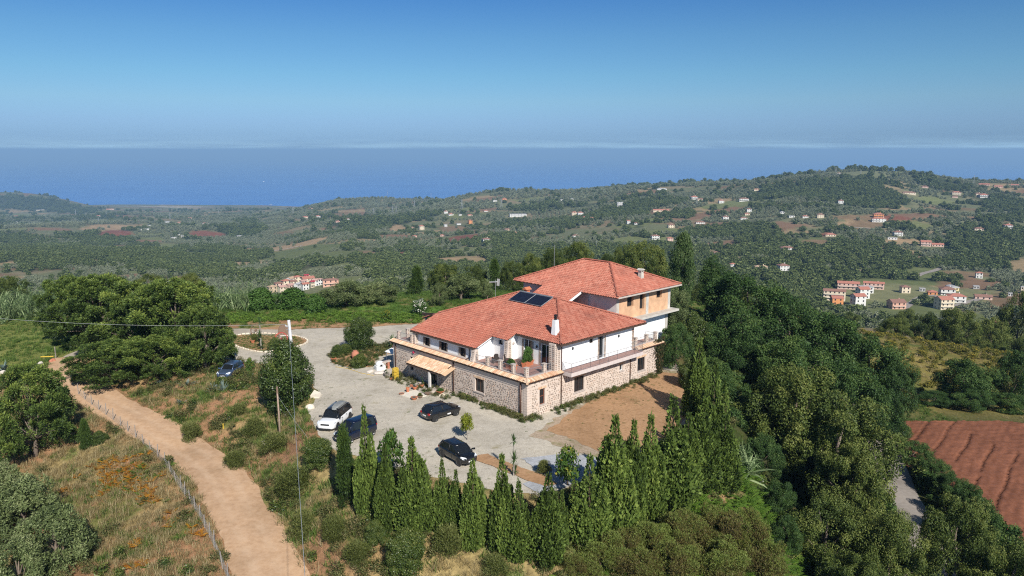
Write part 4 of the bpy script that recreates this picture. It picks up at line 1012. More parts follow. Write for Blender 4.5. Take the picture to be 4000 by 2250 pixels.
# stones set in the mortar
def stone_mesh(i):
    rg = random.Random(i); n = rg.choice((6, 7, 8)); vs = []
    ring = [(.5 * math.cos(2 * math.pi * k / n + rg.uniform(-.22, .22)) * rg.uniform(.85, 1.12), .5 * math.sin(2 * math.pi * k / n + rg.uniform(-.22, .22)) * rg.uniform(.85, 1.12)) for k in range(n)]
    for s_, h in ((1, -.3), (.97, .5), (.72, 1)): vs += [(x * s_, -h, z * s_) for x, z in ring]
    fs = [(j * n + k, j * n + (k + 1) % n, (j + 1) * n + (k + 1) % n, (j + 1) * n + k) for j in (0, 1) for k in range(n)] + [tuple(2 * n + k for k in range(n))]
    return vs, fs
STONES = [stone_mesh(i) for i in range(14)]
def stone_spots(t0, t1, z0, z1, holes, seed):
    rg = random.Random(seed); out = []; z = z0 + .05
    while z < z1 - .12:
        hgt = rg.uniform(.12, .22); t = t0 + rg.uniform(.02, .2)
        while t < t1 - .12:
            w = rg.uniform(.13, .36); cz = z + hgt / 2 + rg.uniform(-.04, .04); ct = t + w / 2
            ok = ct + w / 2 < t1 and not any(a - .2 - w / 2 < ct < bb + .2 + w / 2 and c - .16 - hgt / 2 < cz < d + .3 + hgt / 2 for a, bb, c, d in holes)
            if ok and rg.random() < .86: out.append((ct, cz, w * rg.uniform(.8, .98), hgt * rg.uniform(.75, 1.0), rg.randrange(14), rg.uniform(-.35, .35)))
            t += w + rg.uniform(.02, .09)
        z += hgt + rg.uniform(.02, .05)
    return out
def lay_stones(par, face, spots, nsingle):
    spots = sorted(spots, key=lambda s_: s_[0])          # those nearest the front corner show largest
    sing, rest = spots[:nsingle], spots[nsingle:]
    MS = []
    for vs, fs in STONES:
        me = bpy.data.meshes.new('stone'); q = vs if face.along == 'u' else [(y, -x, z) for x, y, z in vs]
        me.from_pydata(q, [], fs); me.materials.append(MAT['field_stone']); me.update(); MS.append(me)
    for t, z, w, hh, i, rot in sing:
        o = link('stone', MS[i], par); o.location = face.p(t, z, 0); d = random.uniform(.025, .05)
        if face.along == 'u': o.scale = (w, d, hh); o.rotation_euler = (0, rot, 0)
        else: o.scale = (d, w, hh); o.rotation_euler = (rot, 0, 0)
    mb = MB()
    for t, z, w, hh, i, rot in rest:
        vs, fs = STONES[i]; mb.cur = random.random(); c, s_ = math.cos(rot), math.sin(rot); d = random.uniform(.025, .05); V = []
        for x, y, zz in vs:
            X, Zz = x * w, zz * hh; X, Zz = X * c - Zz * s_, X * s_ + Zz * c
            V.append(face.p(t + X, z + Zz, -y * d))
        mb.add(V, fs if face.along == 'u' else [f[::-1] for f in fs])
    if rest: o = mb.build('stone_facing', MAT['field_stone'], par); o['kind'] = 'stuff'
lay_stones(sw, FU, stone_spots(.55, UMAX - .1, -.1, 3.66, HU, 3), 150)
lay_stones(sv, FV, stone_spots(.6, VMAX - .1, -.1, 2.98, HV, 4) , 150)
# corner pillar with grooved courses
mb = MB()
for k in range(14): mb.cur = .3 + .4 * random.random(); mb.box(-.035, .55, -.035, .5, -.1 + k * .27, -.1 + k * .27 + .245)
o = mb.build('corner_quoins', MAT['pink_mortar'], H); o['kind'] = 'stuff'
for u, v, zt in ((4.86, -.09, 6.75), (16.4, -.09, 3.3)):
    mb = MB(); mb.tube([(u, v, zt), (u, v, .1)], .055, 8); mb.build('downpipe', MAT['copper_pipe'], H, smooth=True)
for v, zb in ((.85, .0), (11.2, .25), (21.9, .2)):
    mb = MB(); mb.tube([(-.09, v, 3.5), (-.09, v, zb)] + ([(-.45, v + .25, 0.05)] if v == 11.2 else []), .07 if v != .85 else .1, 8); mb.build('downpipe', MAT['copper_pipe'], H, smooth=True)
# ---- cornice: timber board, then a skirt of single clay tiles
def half_tile(name, L, r0, r1, mat, arc=2.6, n=6, th=.02):
    mb = MB(); vs = []
    for y, r in ((0, r0), (L, r1)):
        for rr in (r, r - th):
            for k in range(n + 1):
                a = -arc / 2 + arc * k / n; vs.append((rr * math.sin(a), y, rr * math.cos(a) - r0 * math.cos(arc / 2) ))
    m = n + 1; fs = []
    for k in range(n): fs += [(k, k + 1, 2 * m + k + 1, 2 * m + k), (m + k + 1, m + k, 3 * m + k, 3 * m + k + 1), (k, m + k, m + k + 1, k + 1)]
    mb.add(vs, fs); return mb.mesh(name, MAT[mat], smooth=False)
CT = half_tile('clay_tile', .62, .125, .105, 'cornice_clay')
def cornice(face, t0, t1, z=3.72, lean=.38, name='cornice_board'):
    mb = MB(); face.box(mb, t0, t1, z + .0, z + .07, -.3, .34); o = mb.build(name, MAT['brown_wood'], H)
    mb = MB(); face.box(mb, t0, t1, z - .16, z - .002, .002, .16); mb.build('cornice_moulding', MAT['brown_wood'], H)
    n = int((t1 - t0) / .215)
    for k in range(n):
        t = t0 + (t1 - t0) * (k + .5) / n; q = link('clay_tile', CT, o)
        q.location = face.p(t, z + .09 + random.uniform(-.008, .008), .40)
        q.rotation_euler = (R(22), random.uniform(-.04, .04), 0) if face.along == 'u' else (R(22), random.uniform(-.04, .04), R(-90))
    # pan under the tiles
    mb = MB()
    if face.along == 'u': mb.add([(t0, face.a - .36, z + .072), (t1, face.a - .36, z + .072), (t1, face.a + .28, z + .33), (t0, face.a + .28, z + .33), (t0, face.a + .28, z + .07), (t1, face.a + .28, z + .07)], [(0, 1, 2, 3), (3, 2, 5, 4)])
    else: mb.add([(face.a - .36, t0, z + .072), (face.a - .36, t1, z + .072), (face.a + .28, t1, z + .33), (face.a + .28, t0, z + .33), (face.a + .28, t0, z + .07), (face.a + .28, t1, z + .07)], [(3, 2, 1, 0), (4, 5, 2, 3)])
    mb.build('tile_bed', MAT['terracotta'], H)
cornice(FV, -.30, 22.7); cornice(FU, -.30, 4.95); cornice(FU, 17.2, 22.5)
mb = MB(); mb.tube([(-.42, -.42, 3.80), (.2, .2, 4.1)], [.14, .12], 8); mb.build('corner_tile', MAT['cornice_clay'], H)
# ---- first floor: floor slab, terraces
mb = MB(); mb.box(.25, UMAX - .02, .25, VMAX - .02, 3.73, 3.97); mb.build('terrace_floor', MAT['tile_floor'], H)
mb = MB(); mb.box(.30, .52, .30, 8.4, 3.9, 4.12); mb.box(.52, 3.9, .30, .52, 3.9, 4.12); mb.build('terrace_kerb', MAT['stone_sill'], H)
mb = MB(); mb.box(.30, .52, 19.2, 22.2, 3.9, 4.12); mb.build('terrace_kerb', MAT['stone_sill'], H)
mb = MB(); mb.box(17.3, 22.0, .30, .52, 3.9, 4.12); mb.box(21.8, 22.0, .52, 4.6, 3.9, 4.12); mb.build('terrace_kerb', MAT['stone_sill'], H)
def stone_pier(u, v, s_, z0, z1, cap=True, flare=0.0, name='stone_pier'):
    mb = MB(); mb.add([(u - s_ - f_, v - s_ - f_ * .3, z) for z, f_ in ((z0, 0),)] if False else [], [])
    lv = [(z0, flare), (z0 + (z1 - z0) * .35, flare * .45), (z0 + (z1 - z0) * .7, flare * .12), (z1, 0)]; vs = []
    for z, f_ in lv: vs += [(u - s_ - f_, v - s_, z), (u + s_, v - s_, z), (u + s_, v + s_, z), (u - s_ - f_, v + s_, z)]
    mb.add(vs, [(i * 4 + k, i * 4 + (k + 1) % 4, i * 4 + 4 + (k + 1) % 4, i * 4 + 4 + k) for i in range(3) for k in range(4)] + [(12, 13, 14, 15)])
    o = mb.build(name, MAT['pink_mortar'], H)
    st = MB(); rg = random.Random(int(u * 31 + v * 7)); z = z0 + .1
    while z < z1 - .08:
        for sd in range(2):
            for q in ((0,) if s_ < .3 else (-.5, .5)):
                vs, fs = STONES[rg.randrange(14)]; st.cur = rg.random(); w = s_ * (1.25 if s_ < .3 else .75); hh = .15; fl = flare * max(0, 1 - (z - z0) / (z1 - z0)) ** 2
                if sd == 0: st.add([(u + q * s_ + x * w, v - s_ - (-y) * .03, z + zz * hh) for x, y, zz in vs], fs)
                else: st.add([(u - s_ - fl - (-y) * .03, v + q * s_ + x * w, z + zz * hh) for x, y, zz in vs], [f[::-1] for f in fs])
        z += .2
    t_ = st.build('stone_facing', MAT['field_stone'], o); t_['kind'] = 'stuff'
    if cap: c = MB(); c.box(u - s_ - .05, u + s_ + .05, v - s_ - .05, v + s_ + .05, z1, z1 + .07); c.build('cap_stone', MAT['stone_sill'], o)
    return o
def railing(p0, p1, z0, z1, step=.125, mat='grey_iron'):
    """one panel of railing: rails and bars"""
    mb = MB(); a, b_ = Vector(p0), Vector(p1); L = (b_ - a).length; n = max(2, int(L / step))
    for z, r in ((z1, .022), (z0 + .08, .014)): mb.tube([(*a, z), (*b_, z)], r, 5)
    for k in range(n + 1):
        q = a + (b_ - a) * k / n; r = .008 if 0 < k < n else .02; mb.tube([(*q, z0), (*q, z1)], r, 4, False)
    o = mb.build('railing', MAT[mat], H); o['kind'] = 'stuff'; return o
PZ = 4.12
vs_ = [.62, 2.45, 4.35, 6.25]
for v in vs_: stone_pier(.5, v, .17, PZ - .15, 4.98)
stone_pier(2.85, .45, .17, PZ - .15, 4.98)
for a, c in zip(vs_, vs_[1:]): railing((.5, a + .18), (.5, c - .18), PZ, 4.88)
railing((.5, 6.43), (.5, 8.05), PZ, 4.88); railing((.7, .45), (2.66, .45), PZ, 4.88); railing((3.04, .45), (3.85, .45), PZ, 4.88)
for u, v in ((.5, 19.3), (.5, 21.9), (1.9, 22.1)): stone_pier(u, v, .17, PZ - .15, 5.0)
railing((.5, 19.5), (.5, 21.7), PZ, 4.88)
for u, v in ((17.9, .45), (20.0, .45), (21.85, .5), (21.85, 3.6)): stone_pier(u, v, .17, PZ - .15, 4.98)
railing((18.1, .45), (19.8, .45), PZ, 4.88); railing((20.2, .45), (21.7, .45), PZ, 4.88); railing((21.85, .7), (21.85, 3.4), PZ, 4.88)
# balcony along the right front
mb = MB(); mb.box(5.05, 17.1, -1.25, -.002, 3.47, 3.86); mb.build('balcony_slab', MAT['balcony_slab'], H)
mb = MB(); mb.box(5.1, 17.05, -1.2, -.004, 3.862, 3.885); mb.build('balcony_floor', MAT['tile_floor'], H)
us = [5.1 + 11.95 * k / 8 for k in range(9)]
for a, c in zip(us, us[1:]): railing((a, -1.19), (c, -1.19), 3.88, 4.86)
railing((5.1, -1.19), (5.1, -.05), 3.88, 4.86); railing((17.05, -1.19), (17.05, -.05), 3.88, 4.86)
# ---- first floor walls
def roofz(u): return 6.9 + .377 * (u - 4.25)
W1 = Face('u', 0.02)
hw = [(9.3, 9.95, 5.95, 6.55), (10.95, 11.75, 4.0, 6.42)]
o = wall(W1, 4.75, 16.95, 3.9, 6.95, hw, 'white_wall', 'white_plaster'); o['label'] = 'bright white upper wall over the balcony'
window(W1, hw[0], 'dark_frame', mull=0, sill=None); window(W1, hw[1], 'grey_iron', mull=0, sill=None, name='balcony_door')
for t in (10.8, 11.9):
    mb = MB()
    for k in range(13): mb.cur = random.random(); W1.box(mb, t - .12, t + .12, 4.0 + k * .19, 4.0 + k * .19 + .17, .002, .03)
    q = mb.build('stone_jamb', MAT['field_stone'], H); q['kind'] = 'stuff'
mb = MB()
for k in range(15): mb.cur = random.random(); W1.box(mb, 16.7 - .1 * (k % 2), 17.0, 4.0 + k * .19, 4.0 + k * .19 + .17, .002, .04)
q = mb.build('stone_quoins', MAT['field_stone'], H); q['kind'] = 'stuff'
for t in (6.6, 14.2):
    mb = MB(); W1.box(mb, t - .07, t + .07, 5.85, 6.1, .0, .12); mb.build('wall_lamp', MAT['black_metal'], H)
W2 = Face('v', 4.75)
h2 = [(1.35, 2.75, 3.98, 6.3), (4.05, 5.25, 3.98, 6.4)]
wall(W2, .3, 6.3, 3.9, roofz(4.75) - .1, h2, 'white_wall', 'white_plaster')
for hh in h2:
    window(W2, hh, 'white_frame', mull=1, sill=None, name='french_door', deep=.15)
    mb = MB()
    for k in range(12):
        for t in (hh[0] - .13, hh[1] + .13): mb.cur = random.random(); W2.box(mb, t - .12, t + .12, 4.0 + k * .195, 4.0 + k * .195 + .17, .002, .03)
    for k in range(8): t = hh[0] - .2 + (hh[1] - hh[0] + .4) * k / 8; mb.cur = random.random(); W2.box(mb, t + .01, t + (hh[1] - hh[0] + .4) / 8 - .01, hh[3] + .02, hh[3] + .2, .002, .03)
    q = mb.build('stone_jamb', MAT['field_stone'], H); q['kind'] = 'stuff'
mb = MB(); W2.box(mb, 3.2, 3.34, 5.75, 6.0, 0, .12); mb.build('wall_lamp', MAT['black_metal'], H)
W3 = Face('u', 6.28); wall(W3, 3.42, 4.75, 3.9, 6.5, [], 'white_wall', 'white_plaster', ztop=lambda t: roofz(t) - .1)
mb = MB(); mb.lathe([(0, 0), (.16, 0), (.16, .05), (.1, .07)], 14); q = mb.build('round_lamp', MAT['stone_sill'], H); q.location = (4.2, 6.27, 5.75); q.rotation_euler = (R(90), 0, 0)
W4 = Face('v', 3.42); h4 = [(7.1, 7.75, 5.55, 6.05)]
wall(W4, 6.28, 8.72, 3.9, roofz(3.42) - .1, h4, 'white_wall', 'white_plaster'); window(W4, h4[0], 'dark_frame', mull=0, sill=None)
W5 = Face('u', 8.72); wall(W5, .95, 3.42, 3.9, 6.4, [], 'white_wall', 'white_plaster', ztop=lambda t: roofz(t) - .1)
W6 = Face('v', .95); h6 = [(10.3, 11.45, 3.98, 5.0), (13.4, 14.85, 3.98, 5.0), (16.5, 17.75, 3.98, 5.0)]
wall(W6, 8.72, 19.2, 3.9, roofz(.95) - .1, h6, 'white_wall', 'white_plaster')
for hh in h6:
    window(W6, hh, 'dark_frame', mull=1, deep=.3)
    mb = MB()
    for k in range(5):
        for t in (hh[0] + .05, hh[1] - .05): mb.cur = random.random(); W6.box(mb, t - .09, t + .09, 4.0 + k * .2, 4.0 + k * .2 + .18, -.22, .02)
    q = mb.build('stone_jamb', MAT['field_stone'], H); q['kind'] = 'stuff'
mb = MB(); mb.box(.55, .94, 8.9, 19.0, 3.96, 4.03); mb.build('wall_ledge', MAT['stone_sill'], H)
W7 = Face('u', 19.2); mb = MB(); mb.add([(.95, 19.2, 3.9), (9, 19.2, 3.9), (9, 19.2, roofz(4.4) - .1), (4.4, 19.2, roofz(4.4) - .1), (.95, 19.2, roofz(.95) - .1)], [(4, 3, 2, 1, 0)]); mb.build('white_wall', MAT['white_plaster'], H)
stone_pier(4.35, .42, .42, 3.95, 6.85, False); stone_pier(.72, 8.5, .26, 3.95, 5.3, False, .35); stone_pier(3.2, 6.05, .26, 3.95, 6.3, False, .3); stone_pier(.75, 19.0, .22, 3.95, 5.3, False)
mb = MB(); mb.tube([(.85, 9.6, 5.4), (.85, 9.6, 4.2), (.35, 9.6, 4.05)], .05, 6); mb.build('downpipe', MAT['copper_pipe'], H)
# ---- roofs
def zplane(P, axis, pitch, base): pass
TILE_W, TILE_L = .235, .36
def tile_plane(name, poly, zf, down, mat, seed, thick=.16):
    """solid boarded slope with rows of curved tiles on it; down = downhill direction (unit, plan)"""
    P2 = np.array([(p[0], p[1]) for p in poly]); d = np.array(down, float); s_ = np.array((-d[1], d[0]))
    slab = MB(); slab.prism(poly if poly_area(poly) > 0 else poly[::-1], lambda x, y: zf(x, y) - thick, lambda x, y: zf(x, y) - .03); so = slab.build(name, MAT['brown_wood'], H)
    q = P2 @ np.c_[d, s_]; a0, a1 = q[:, 0].min(), q[:, 0].max(); b0, b1 = q[:, 1].min(), q[:, 1].max()
    pit = (zf(*(P2[0] + d)) - zf(*P2[0])); rl = TILE_L / math.sqrt(1 + pit * pit)
    A, B = np.meshgrid(np.arange(a1 - rl * .5, a0 - rl, -rl), np.arange(b0, b1 + TILE_W, TILE_W)); A = A.ravel(); B = B.ravel()
    cx = A * d[0] + B * s_[0]; cy = A * d[1] + B * s_[1]
    k = poly_dist(cx, cy, P2) < .10; A, B = A[k], B[k]; cx, cy = cx[k], cy[k]; n = len(A)
    rg = np.random.default_rng(seed)
    prof = np.array([(-.5, -.012), (-.3, .035), (-.05, .062), (.2, .035), (.34, -.005), (.5, -.012)]); m = len(prof)
    V = np.zeros((n, 2, m, 3)); jit = rg.uniform(-.008, .008, n)
    for e, (da, lift) in enumerate(((rl * .58, .035), (-rl * .56, -.0))):
        for j, (pw, pz) in enumerate(prof):
            x = (A + da) * d[0] + (B + pw * TILE_W) * s_[0]; y = (A + da) * d[1] + (B + pw * TILE_W) * s_[1]
            V[:, e, j, 0] = x; V[:, e, j, 1] = y; V[:, e, j, 2] = zf(x, y) + pz + lift + jit - .005
    idx = np.arange(n)[:, None] * 2 * m + np.arange(m - 1)[None]
    Fc = np.stack([idx, idx + 1, idx + m + 1, idx + m], -1).reshape(-1, 4)
    t = rg.random(n) * .22 + .30 * (fbm(cx * .35, cy * .35, seed, 3)) + .12 * ((np.round(A / rl) + np.round(B / TILE_W)) % 3 == 0)
    tint = np.repeat(t, 2 * m)
    me = mesh_np('roof_tiles', V.reshape(-1, 3), Fc, MAT[mat], tint); me.flip_normals() if me.polygons and me.polygons[0].normal.z < 0 else None
    o = link('roof_tiles', me, so); o['kind'] = 'stuff'
    return so
def poly_area(P): return .5 * sum(P[i][0] * P[(i + 1) % len(P)][1] - P[(i + 1) % len(P)][0] * P[i][1] for i in range(len(P)))
def lerp_plane(p0, p1, p2):
    n = (Vector(p1) - Vector(p0)).cross(Vector(p2) - Vector(p0)); return lambda x, y: p0[2] - (n.x * (x - p0[0]) + n.y * (y - p0[1])) / n.z
zl = lambda x, y: 6.9 + .377 * (x - 4.2)
L1 = [(4.2, -.6), (11.25, 6.45), (11.25, 12.4), (4.45, 19.3), (.5, 19.6), (.5, 8.38), (3.1, 8.38), (3.1, 5.95), (4.2, 5.95)]
r1 = tile_plane('left_roof_slope', L1, zl, (-1, 0), 'roof_clay', 1)
zr = lambda x, y: 6.9 + .377 * (y + .6)
r2 = tile_plane('right_roof_slope', [(4.2, -.6), (18.35, -.6), (11.25, 6.45)], zr, (0, -1), 'roof_clay', 2)
zb = lambda x, y: 9.57 - .377 * (x - 11.25)
r3 = tile_plane('rear_roof_slope', [(11.25, 6.45), (18.35, -.6), (18.35, 19.5), (11.25, 12.4)], zb, (1, 0), 'roof_clay', 3)
zf4 = lerp_plane((4.45, 19.3, 6.97), (11.25, 12.4, 9.57), (18.0, 23.1, 6.35))
r4 = tile_plane('far_roof_slope', [(11.25, 12.4), (18.1, 19.5), (18, 23.1), (4.9, 23.1), (4.45, 19.3)], zf4, (0, 1), 'roof_clay', 4)
P_ = .42; U0, U1, V0, V1 = 15.04, 27.4, .85, 17.3; UM = (U0 + U1) / 2; T_ = (U1 - U0) / 2; ZA = 10 + P_ * T_
zul = lambda x, y: 10 + P_ * (x - U0)
r5 = tile_plane('upper_left_roof_slope', [(U0, V0), (UM, V0 + T_), (UM, V1 - T_), (U0, V1), (U0, 12.06), (12.55, 12.06), (12.55, 6.32), (U0, 6.32)], zul, (-1, 0), 'roof_clay_bright', 5)
r6 = tile_plane('upper_right_roof_slope', [(U0, V0), (U1, V0), (UM, V0 + T_)], lambda x, y: 10 + P_ * (y - V0), (0, -1), 'roof_clay_bright', 6)
r7 = tile_plane('upper_rear_roof_slope', [(U1, V0), (U1, V1), (UM, V1 - T_), (UM, V0 + T_)], lambda x, y: 10 - P_ * (x - U1), (1, 0), 'roof_clay_bright', 7)
r8 = tile_plane('upper_far_roof_slope', [(U0, V1), (UM, V1 - T_), (U1, V1)], lambda x, y: 10 - P_ * (y - V1), (0, 1), 'roof_clay_bright', 8)
RT = half_tile('ridge_tile', .42, .15, .13, 'roof_clay', 2.4)
def ridge(p0, p1, par):
    a, b_ = Vector(p0), Vector(p1); L = (b_ - a).length; n = int(L / .37); d = (b_ - a).normalized()
    rot = d.to_track_quat('Y', 'Z').to_euler()
    for k in range(n):
        o = link('ridge_tile', RT, par); o.location = a + d * (L * k / n) + Vector((0, 0, .10)); o.rotation_euler = rot
ridge((4.2, -.6, 6.9), (11.25, 6.45, 9.57), r1); ridge((11.25, 6.45, 9.57), (11.25, 12.4, 9.57), r1); ridge((4.45, 19.3, 6.97), (11.25, 12.4, 9.57), r1); ridge((18.35, -.6, 6.9), (11.25, 6.45, 9.57), r2)
ridge((U0, V0, 10), (UM, V0 + T_, ZA), r5); ridge((UM, V0 + T_, ZA), (UM, V1 - T_, ZA), r5); ridge((U0, V1, 10), (UM, V1 - T_, ZA), r5); ridge((U1, V0, 10), (UM, V0 + T_, ZA), r6)
mb = MB(); mb.box(4.4, 5.9, 17.75, 19.35, 0, .02) if False else None
# eaves, gutters and white rakes
def bar(p0, p1, w, h, mat, name):
    a, b_ = Vector(p0), Vector(p1); d = (b_ - a).normalized(); sd = d.cross(Vector((0, 0, 1))).normalized() * w / 2; up = Vector((0, 0, h / 2))
    mb = MB(); mb.add([a - sd - up, a + sd - up, a + sd + up, a - sd + up, b_ - sd - up, b_ + sd - up, b_ + sd + up, b_ - sd + up], [(0, 1, 2, 3), (7, 6, 5, 4), (0, 4, 5, 1), (1, 5, 6, 2), (2, 6, 7, 3), (3, 7, 4, 0)])
    return mb.build(name, MAT[mat], H)
bar((4.1, -.66, 6.80), (18.4, -.66, 6.80), .09, .16, 'brown_wood', 'gutter'); bar((4.14, -.7, 6.80), (4.14, 5.9, 6.80), .09, .14, 'brown_wood', 'gutter'); bar((.44, 8.42, 5.40), (.44, 19.6, 5.40), .09, .14, 'brown_wood', 'gutter'); bar((3.04, 6.0, 6.39), (3.04, 8.3, 6.39), .09, .12, 'brown_wood', 'gutter')
bar((4.6, -.3, 6.72), (17.6, -.3, 6.72), .5, .1, 'white_plaster', 'white_eave'); bar((1.0, 8.5, 5.47), (3.3, 8.5, 6.36), .3, .12, 'white_plaster', 'white_rake'); bar((3.35, 6.12, 6.4), (4.6, 6.12, 6.87), .25, .12, 'white_plaster', 'white_rake')
bar((U0 - .05, V0 + .05, 9.93), (U0 - .05, 6.3, 9.93), .1, .14, 'brown_wood', 'gutter'); bar((U0, V0 - .06, 9.92), (U1, V0 - .06, 9.92), .1, .16, 'stone_sill', 'upper_fascia'); bar((U0 - .05, 12.1, 9.93), (U0 - .05, V1, 9.93), .1, .14, 'brown_wood', 'gutter')
bar((12.7, 6.2, 8.95), (U0 + .1, 6.2, 9.93), .16, .26, 'white_plaster', 'white_rake')
bar((4.5, 19.5, 6.72), (4.95, 23.1, 6.2), .16, .34, 'brown_wood', 'rear_fascia')
# ---- upper block walls
X0, X1, Y0, Y1 = 15.9, 26.5, 1.75, 16.5
WF = Face('v', X0); hf = [(4.9, 5.9, 7.4, 9.55)]
wall(WF, Y0, Y1, 5.5, 10.1, hf, 'grey_wall', 'old_plaster'); window(WF, hf[0], 'white_frame', mull=0, sill=None, name='white_shutter', glass='white_frame')
WR = Face('u', Y0); hr = [(17.9, 19.1, 8.35, 9.6), (20.3, 21.2, 7.75, 9.6), (23.6, 24.7, 8.6, 9.6)]
wall(WR, X0, X1, 6.9, 10.1, hr, 'block_wall', 'orange_block', deep=.3)
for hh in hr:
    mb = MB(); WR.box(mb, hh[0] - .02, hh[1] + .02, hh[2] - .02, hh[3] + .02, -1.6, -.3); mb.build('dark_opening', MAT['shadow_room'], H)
for t in (X0 + .25, 21.75, X1 - .3):
    mb = MB(); WR.box(mb, t - .25, t + .25, 7.02, 10.05, .003, .03); mb.build('concrete_column', MAT['concrete'], H)
mb = MB(); mb.box(16.3, 27.0, .75, Y0 + .2, 6.78, 7.02); mb.build('upper_balcony_slab', MAT['concrete'], H)
mb = MB(); mb.add([(17, 2.0, -3.5), (26.3, 2.0, -3.5), (26.3, 2.0, 6.78), (17, 2.0, 6.78), (26.3, 16.5, -3.5), (26.3, 16.5, 10.05), (26.3, 2.0, 10.05), (17, 2.0, 10.05)], [(0, 1, 2, 3), (1, 4, 5, 6, 2)]); mb.build('white_wall', MAT['white_plaster'], H)
mb = MB(); mb.box(25.9, 26.4, 1.95, 2.3, -3, 6.77); mb.build('concrete_column', MAT['concrete'], H)
mb = MB(); mb.add([(X0, Y1, 3), (X1, Y1, -2), (X1, Y1, 10.1), (X0, Y1, 10.1)], [(3, 2, 1, 0)]); mb.build('rear_wall', MAT['old_plaster'], H)
# beige roof of the wing behind
mb = MB()
for k in range(20): mb.cur = random.random(); mb.add([(26.6 + i * .0, 6.0 + k * .3 + j * .3, 10.4 + i * 1.0) if False else (27.2 + i * 3.2, 7.0 + k * .3 + j * .29, 10.9 - i * 1.3 + .05 * (j == 0)) for i, j in ((0, 0), (1, 0), (1, 1), (0, 1))], [(0, 1, 2, 3)])
o = mb.build('rear_wing_tiles', MAT['cornice_clay'], H); o['kind'] = 'stuff'
mb = MB(); mb.box(26.4, 30.3, 6.9, 13.1, -2, 9.5); mb.build('rear_wing_wall', MAT['old_plaster'], H)
# pergola corner at the far left
for v in (20.6, 22.6):
    mb = MB(); mb.box(5.0, 5.2, v - .1, v + .1, 3.9, 6.2); mb.build('pergola_post', MAT['grey_plaster'], H)
# chimneys
def chimney(u, v, zb_, zt, s0, s1, cap):
    mb = MB(); vs = []
    for z, s_ in ((zb_ - .5, s0), (zb_ + (zt - zb_) * .35, (s0 * .45 + s1 * .55)), (zt, s1)): vs += [(u - s_, v - s_, z), (u + s_, v - s_, z), (u + s_, v + s_, z), (u - s_, v + s_, z)]
    mb.add(vs, [(i * 4 + k, i * 4 + (k + 1) % 4, i * 4 + 4 + (k + 1) % 4, i * 4 + 4 + k) for i in range(2) for k in range(4)] + [(8, 9, 10, 11)])
    o = mb.build('chimney', MAT['white_plaster' if cap else 'concrete'], H)
    c = MB()
    if cap:
        c.lathe([(.17, 0), (.17, .1), (.13, .12), (.13, .2), (.2, .22), (.2, .3), (.13, .32), (.13, .4), (.2, .42), (.2, .5), (.05, .56)], 12, (u, v, zt)); c.build('flue_cowl', MAT['black_metal'], o)
    else:
        for sx in (-1, 1): c.box(u + sx * .22 - .05, u + sx * .22 + .05, v - .25, v + .25, zt, zt + .22)
        c.add([(u - .38, v - .38, zt + .22), (u + .38, v - .38, zt + .22), (u + .38, v + .38, zt + .22), (u - .38, v + .38, zt + .22), (u, v - .38, zt + .42), (u, v + .38, zt + .42)], [(0, 1, 4), (2, 3, 5), (1, 2, 5, 4), (3, 0, 4, 5), (0, 3, 2, 1)]); c.build('flue_cowl', MAT['concrete'], o)
chimney(5.6, 1.5, 7.35, 8.9, .36, .22, True); chimney(22.6, 3.4, 11.1, 11.75, .30, .21, False)
mb = MB(); mb.box(12.1, 12.6, 12.1, 12.6, 8.8, 9.75); o = mb.build('vent_stack', MAT['terracotta'], H)
mb = MB(); mb.add([(11.9, 11.95, 9.75), (12.8, 11.95, 9.75), (12.8, 12.75, 9.75), (11.9, 12.75, 9.75), (11.9, 12.35, 10.05), (12.8, 12.35, 10.05)], [(0, 1, 5, 4), (2, 3, 4, 5), (0, 4, 3), (1, 2, 5), (3, 2, 1, 0)]); mb.build('stack_roof', MAT['terracotta'], o)
def hw_(p):
    q = HOUSE.matrix_world @ Vector(p); return q
bpy.context.view_layer.update()
# ---- things standing on the house
def on_house(name, label, cat, u, v, z, rz=0.0, group=None):
    a = R(44); return thing(name, label, cat, (1.48 + u * math.cos(a) - v * math.sin(a), 70.0 + u * math.sin(a) + v * math.cos(a), z), a + rz, group)
# solar collector (two panels of glass tubes)
t = on_house('solar_collector', 'dark blue solar water collector with two tube panels on the red roof', 'solar panel', 9.2, 7.0, 0)
def spt(x, y, h): return (x, y, roofz(9.2 + x) + .05 + h)
for k in range(2):
    y0, y1 = k * 2.62, k * 2.62 + 2.56
    mb = MB(); mb.add([spt(0, y0, .1), spt(1.85, y0, .1), spt(1.85, y1, .1), spt(0, y1, .1)], [(0, 1, 2, 3)]); mb.build('backing_sheet', MAT['tube_glass'], t)
    mb = MB(); n = 22
    for i in range(n): y = y0 + (y1 - y0) * (i + .5) / n; mb.tube([spt(.02, y, .16), spt(1.8, y, .16)], .04, 6, False)
    q = mb.build('tube_bank', MAT['tube_glass'], t, smooth=True); q['kind'] = 'stuff'
    mb = MB()
    for a, c in ((spt(-.02, y0, .15), spt(-.02, y1, .15)), (spt(1.85, y0, .17), spt(1.85, y1, .17)), (spt(0, y0, .15), spt(1.85, y0, .15)), (spt(0, y1, .15), spt(1.85, y1, .15))): mb.tube([a, c], .035, 4)
    mb.build('frame', MAT['galvanised'], t)
mb = MB(); mb.tube([spt(1.9, 0, .2), spt(1.9, 5.2, .2)], .07, 8); mb.build('manifold', MAT['grey_iron'], t)
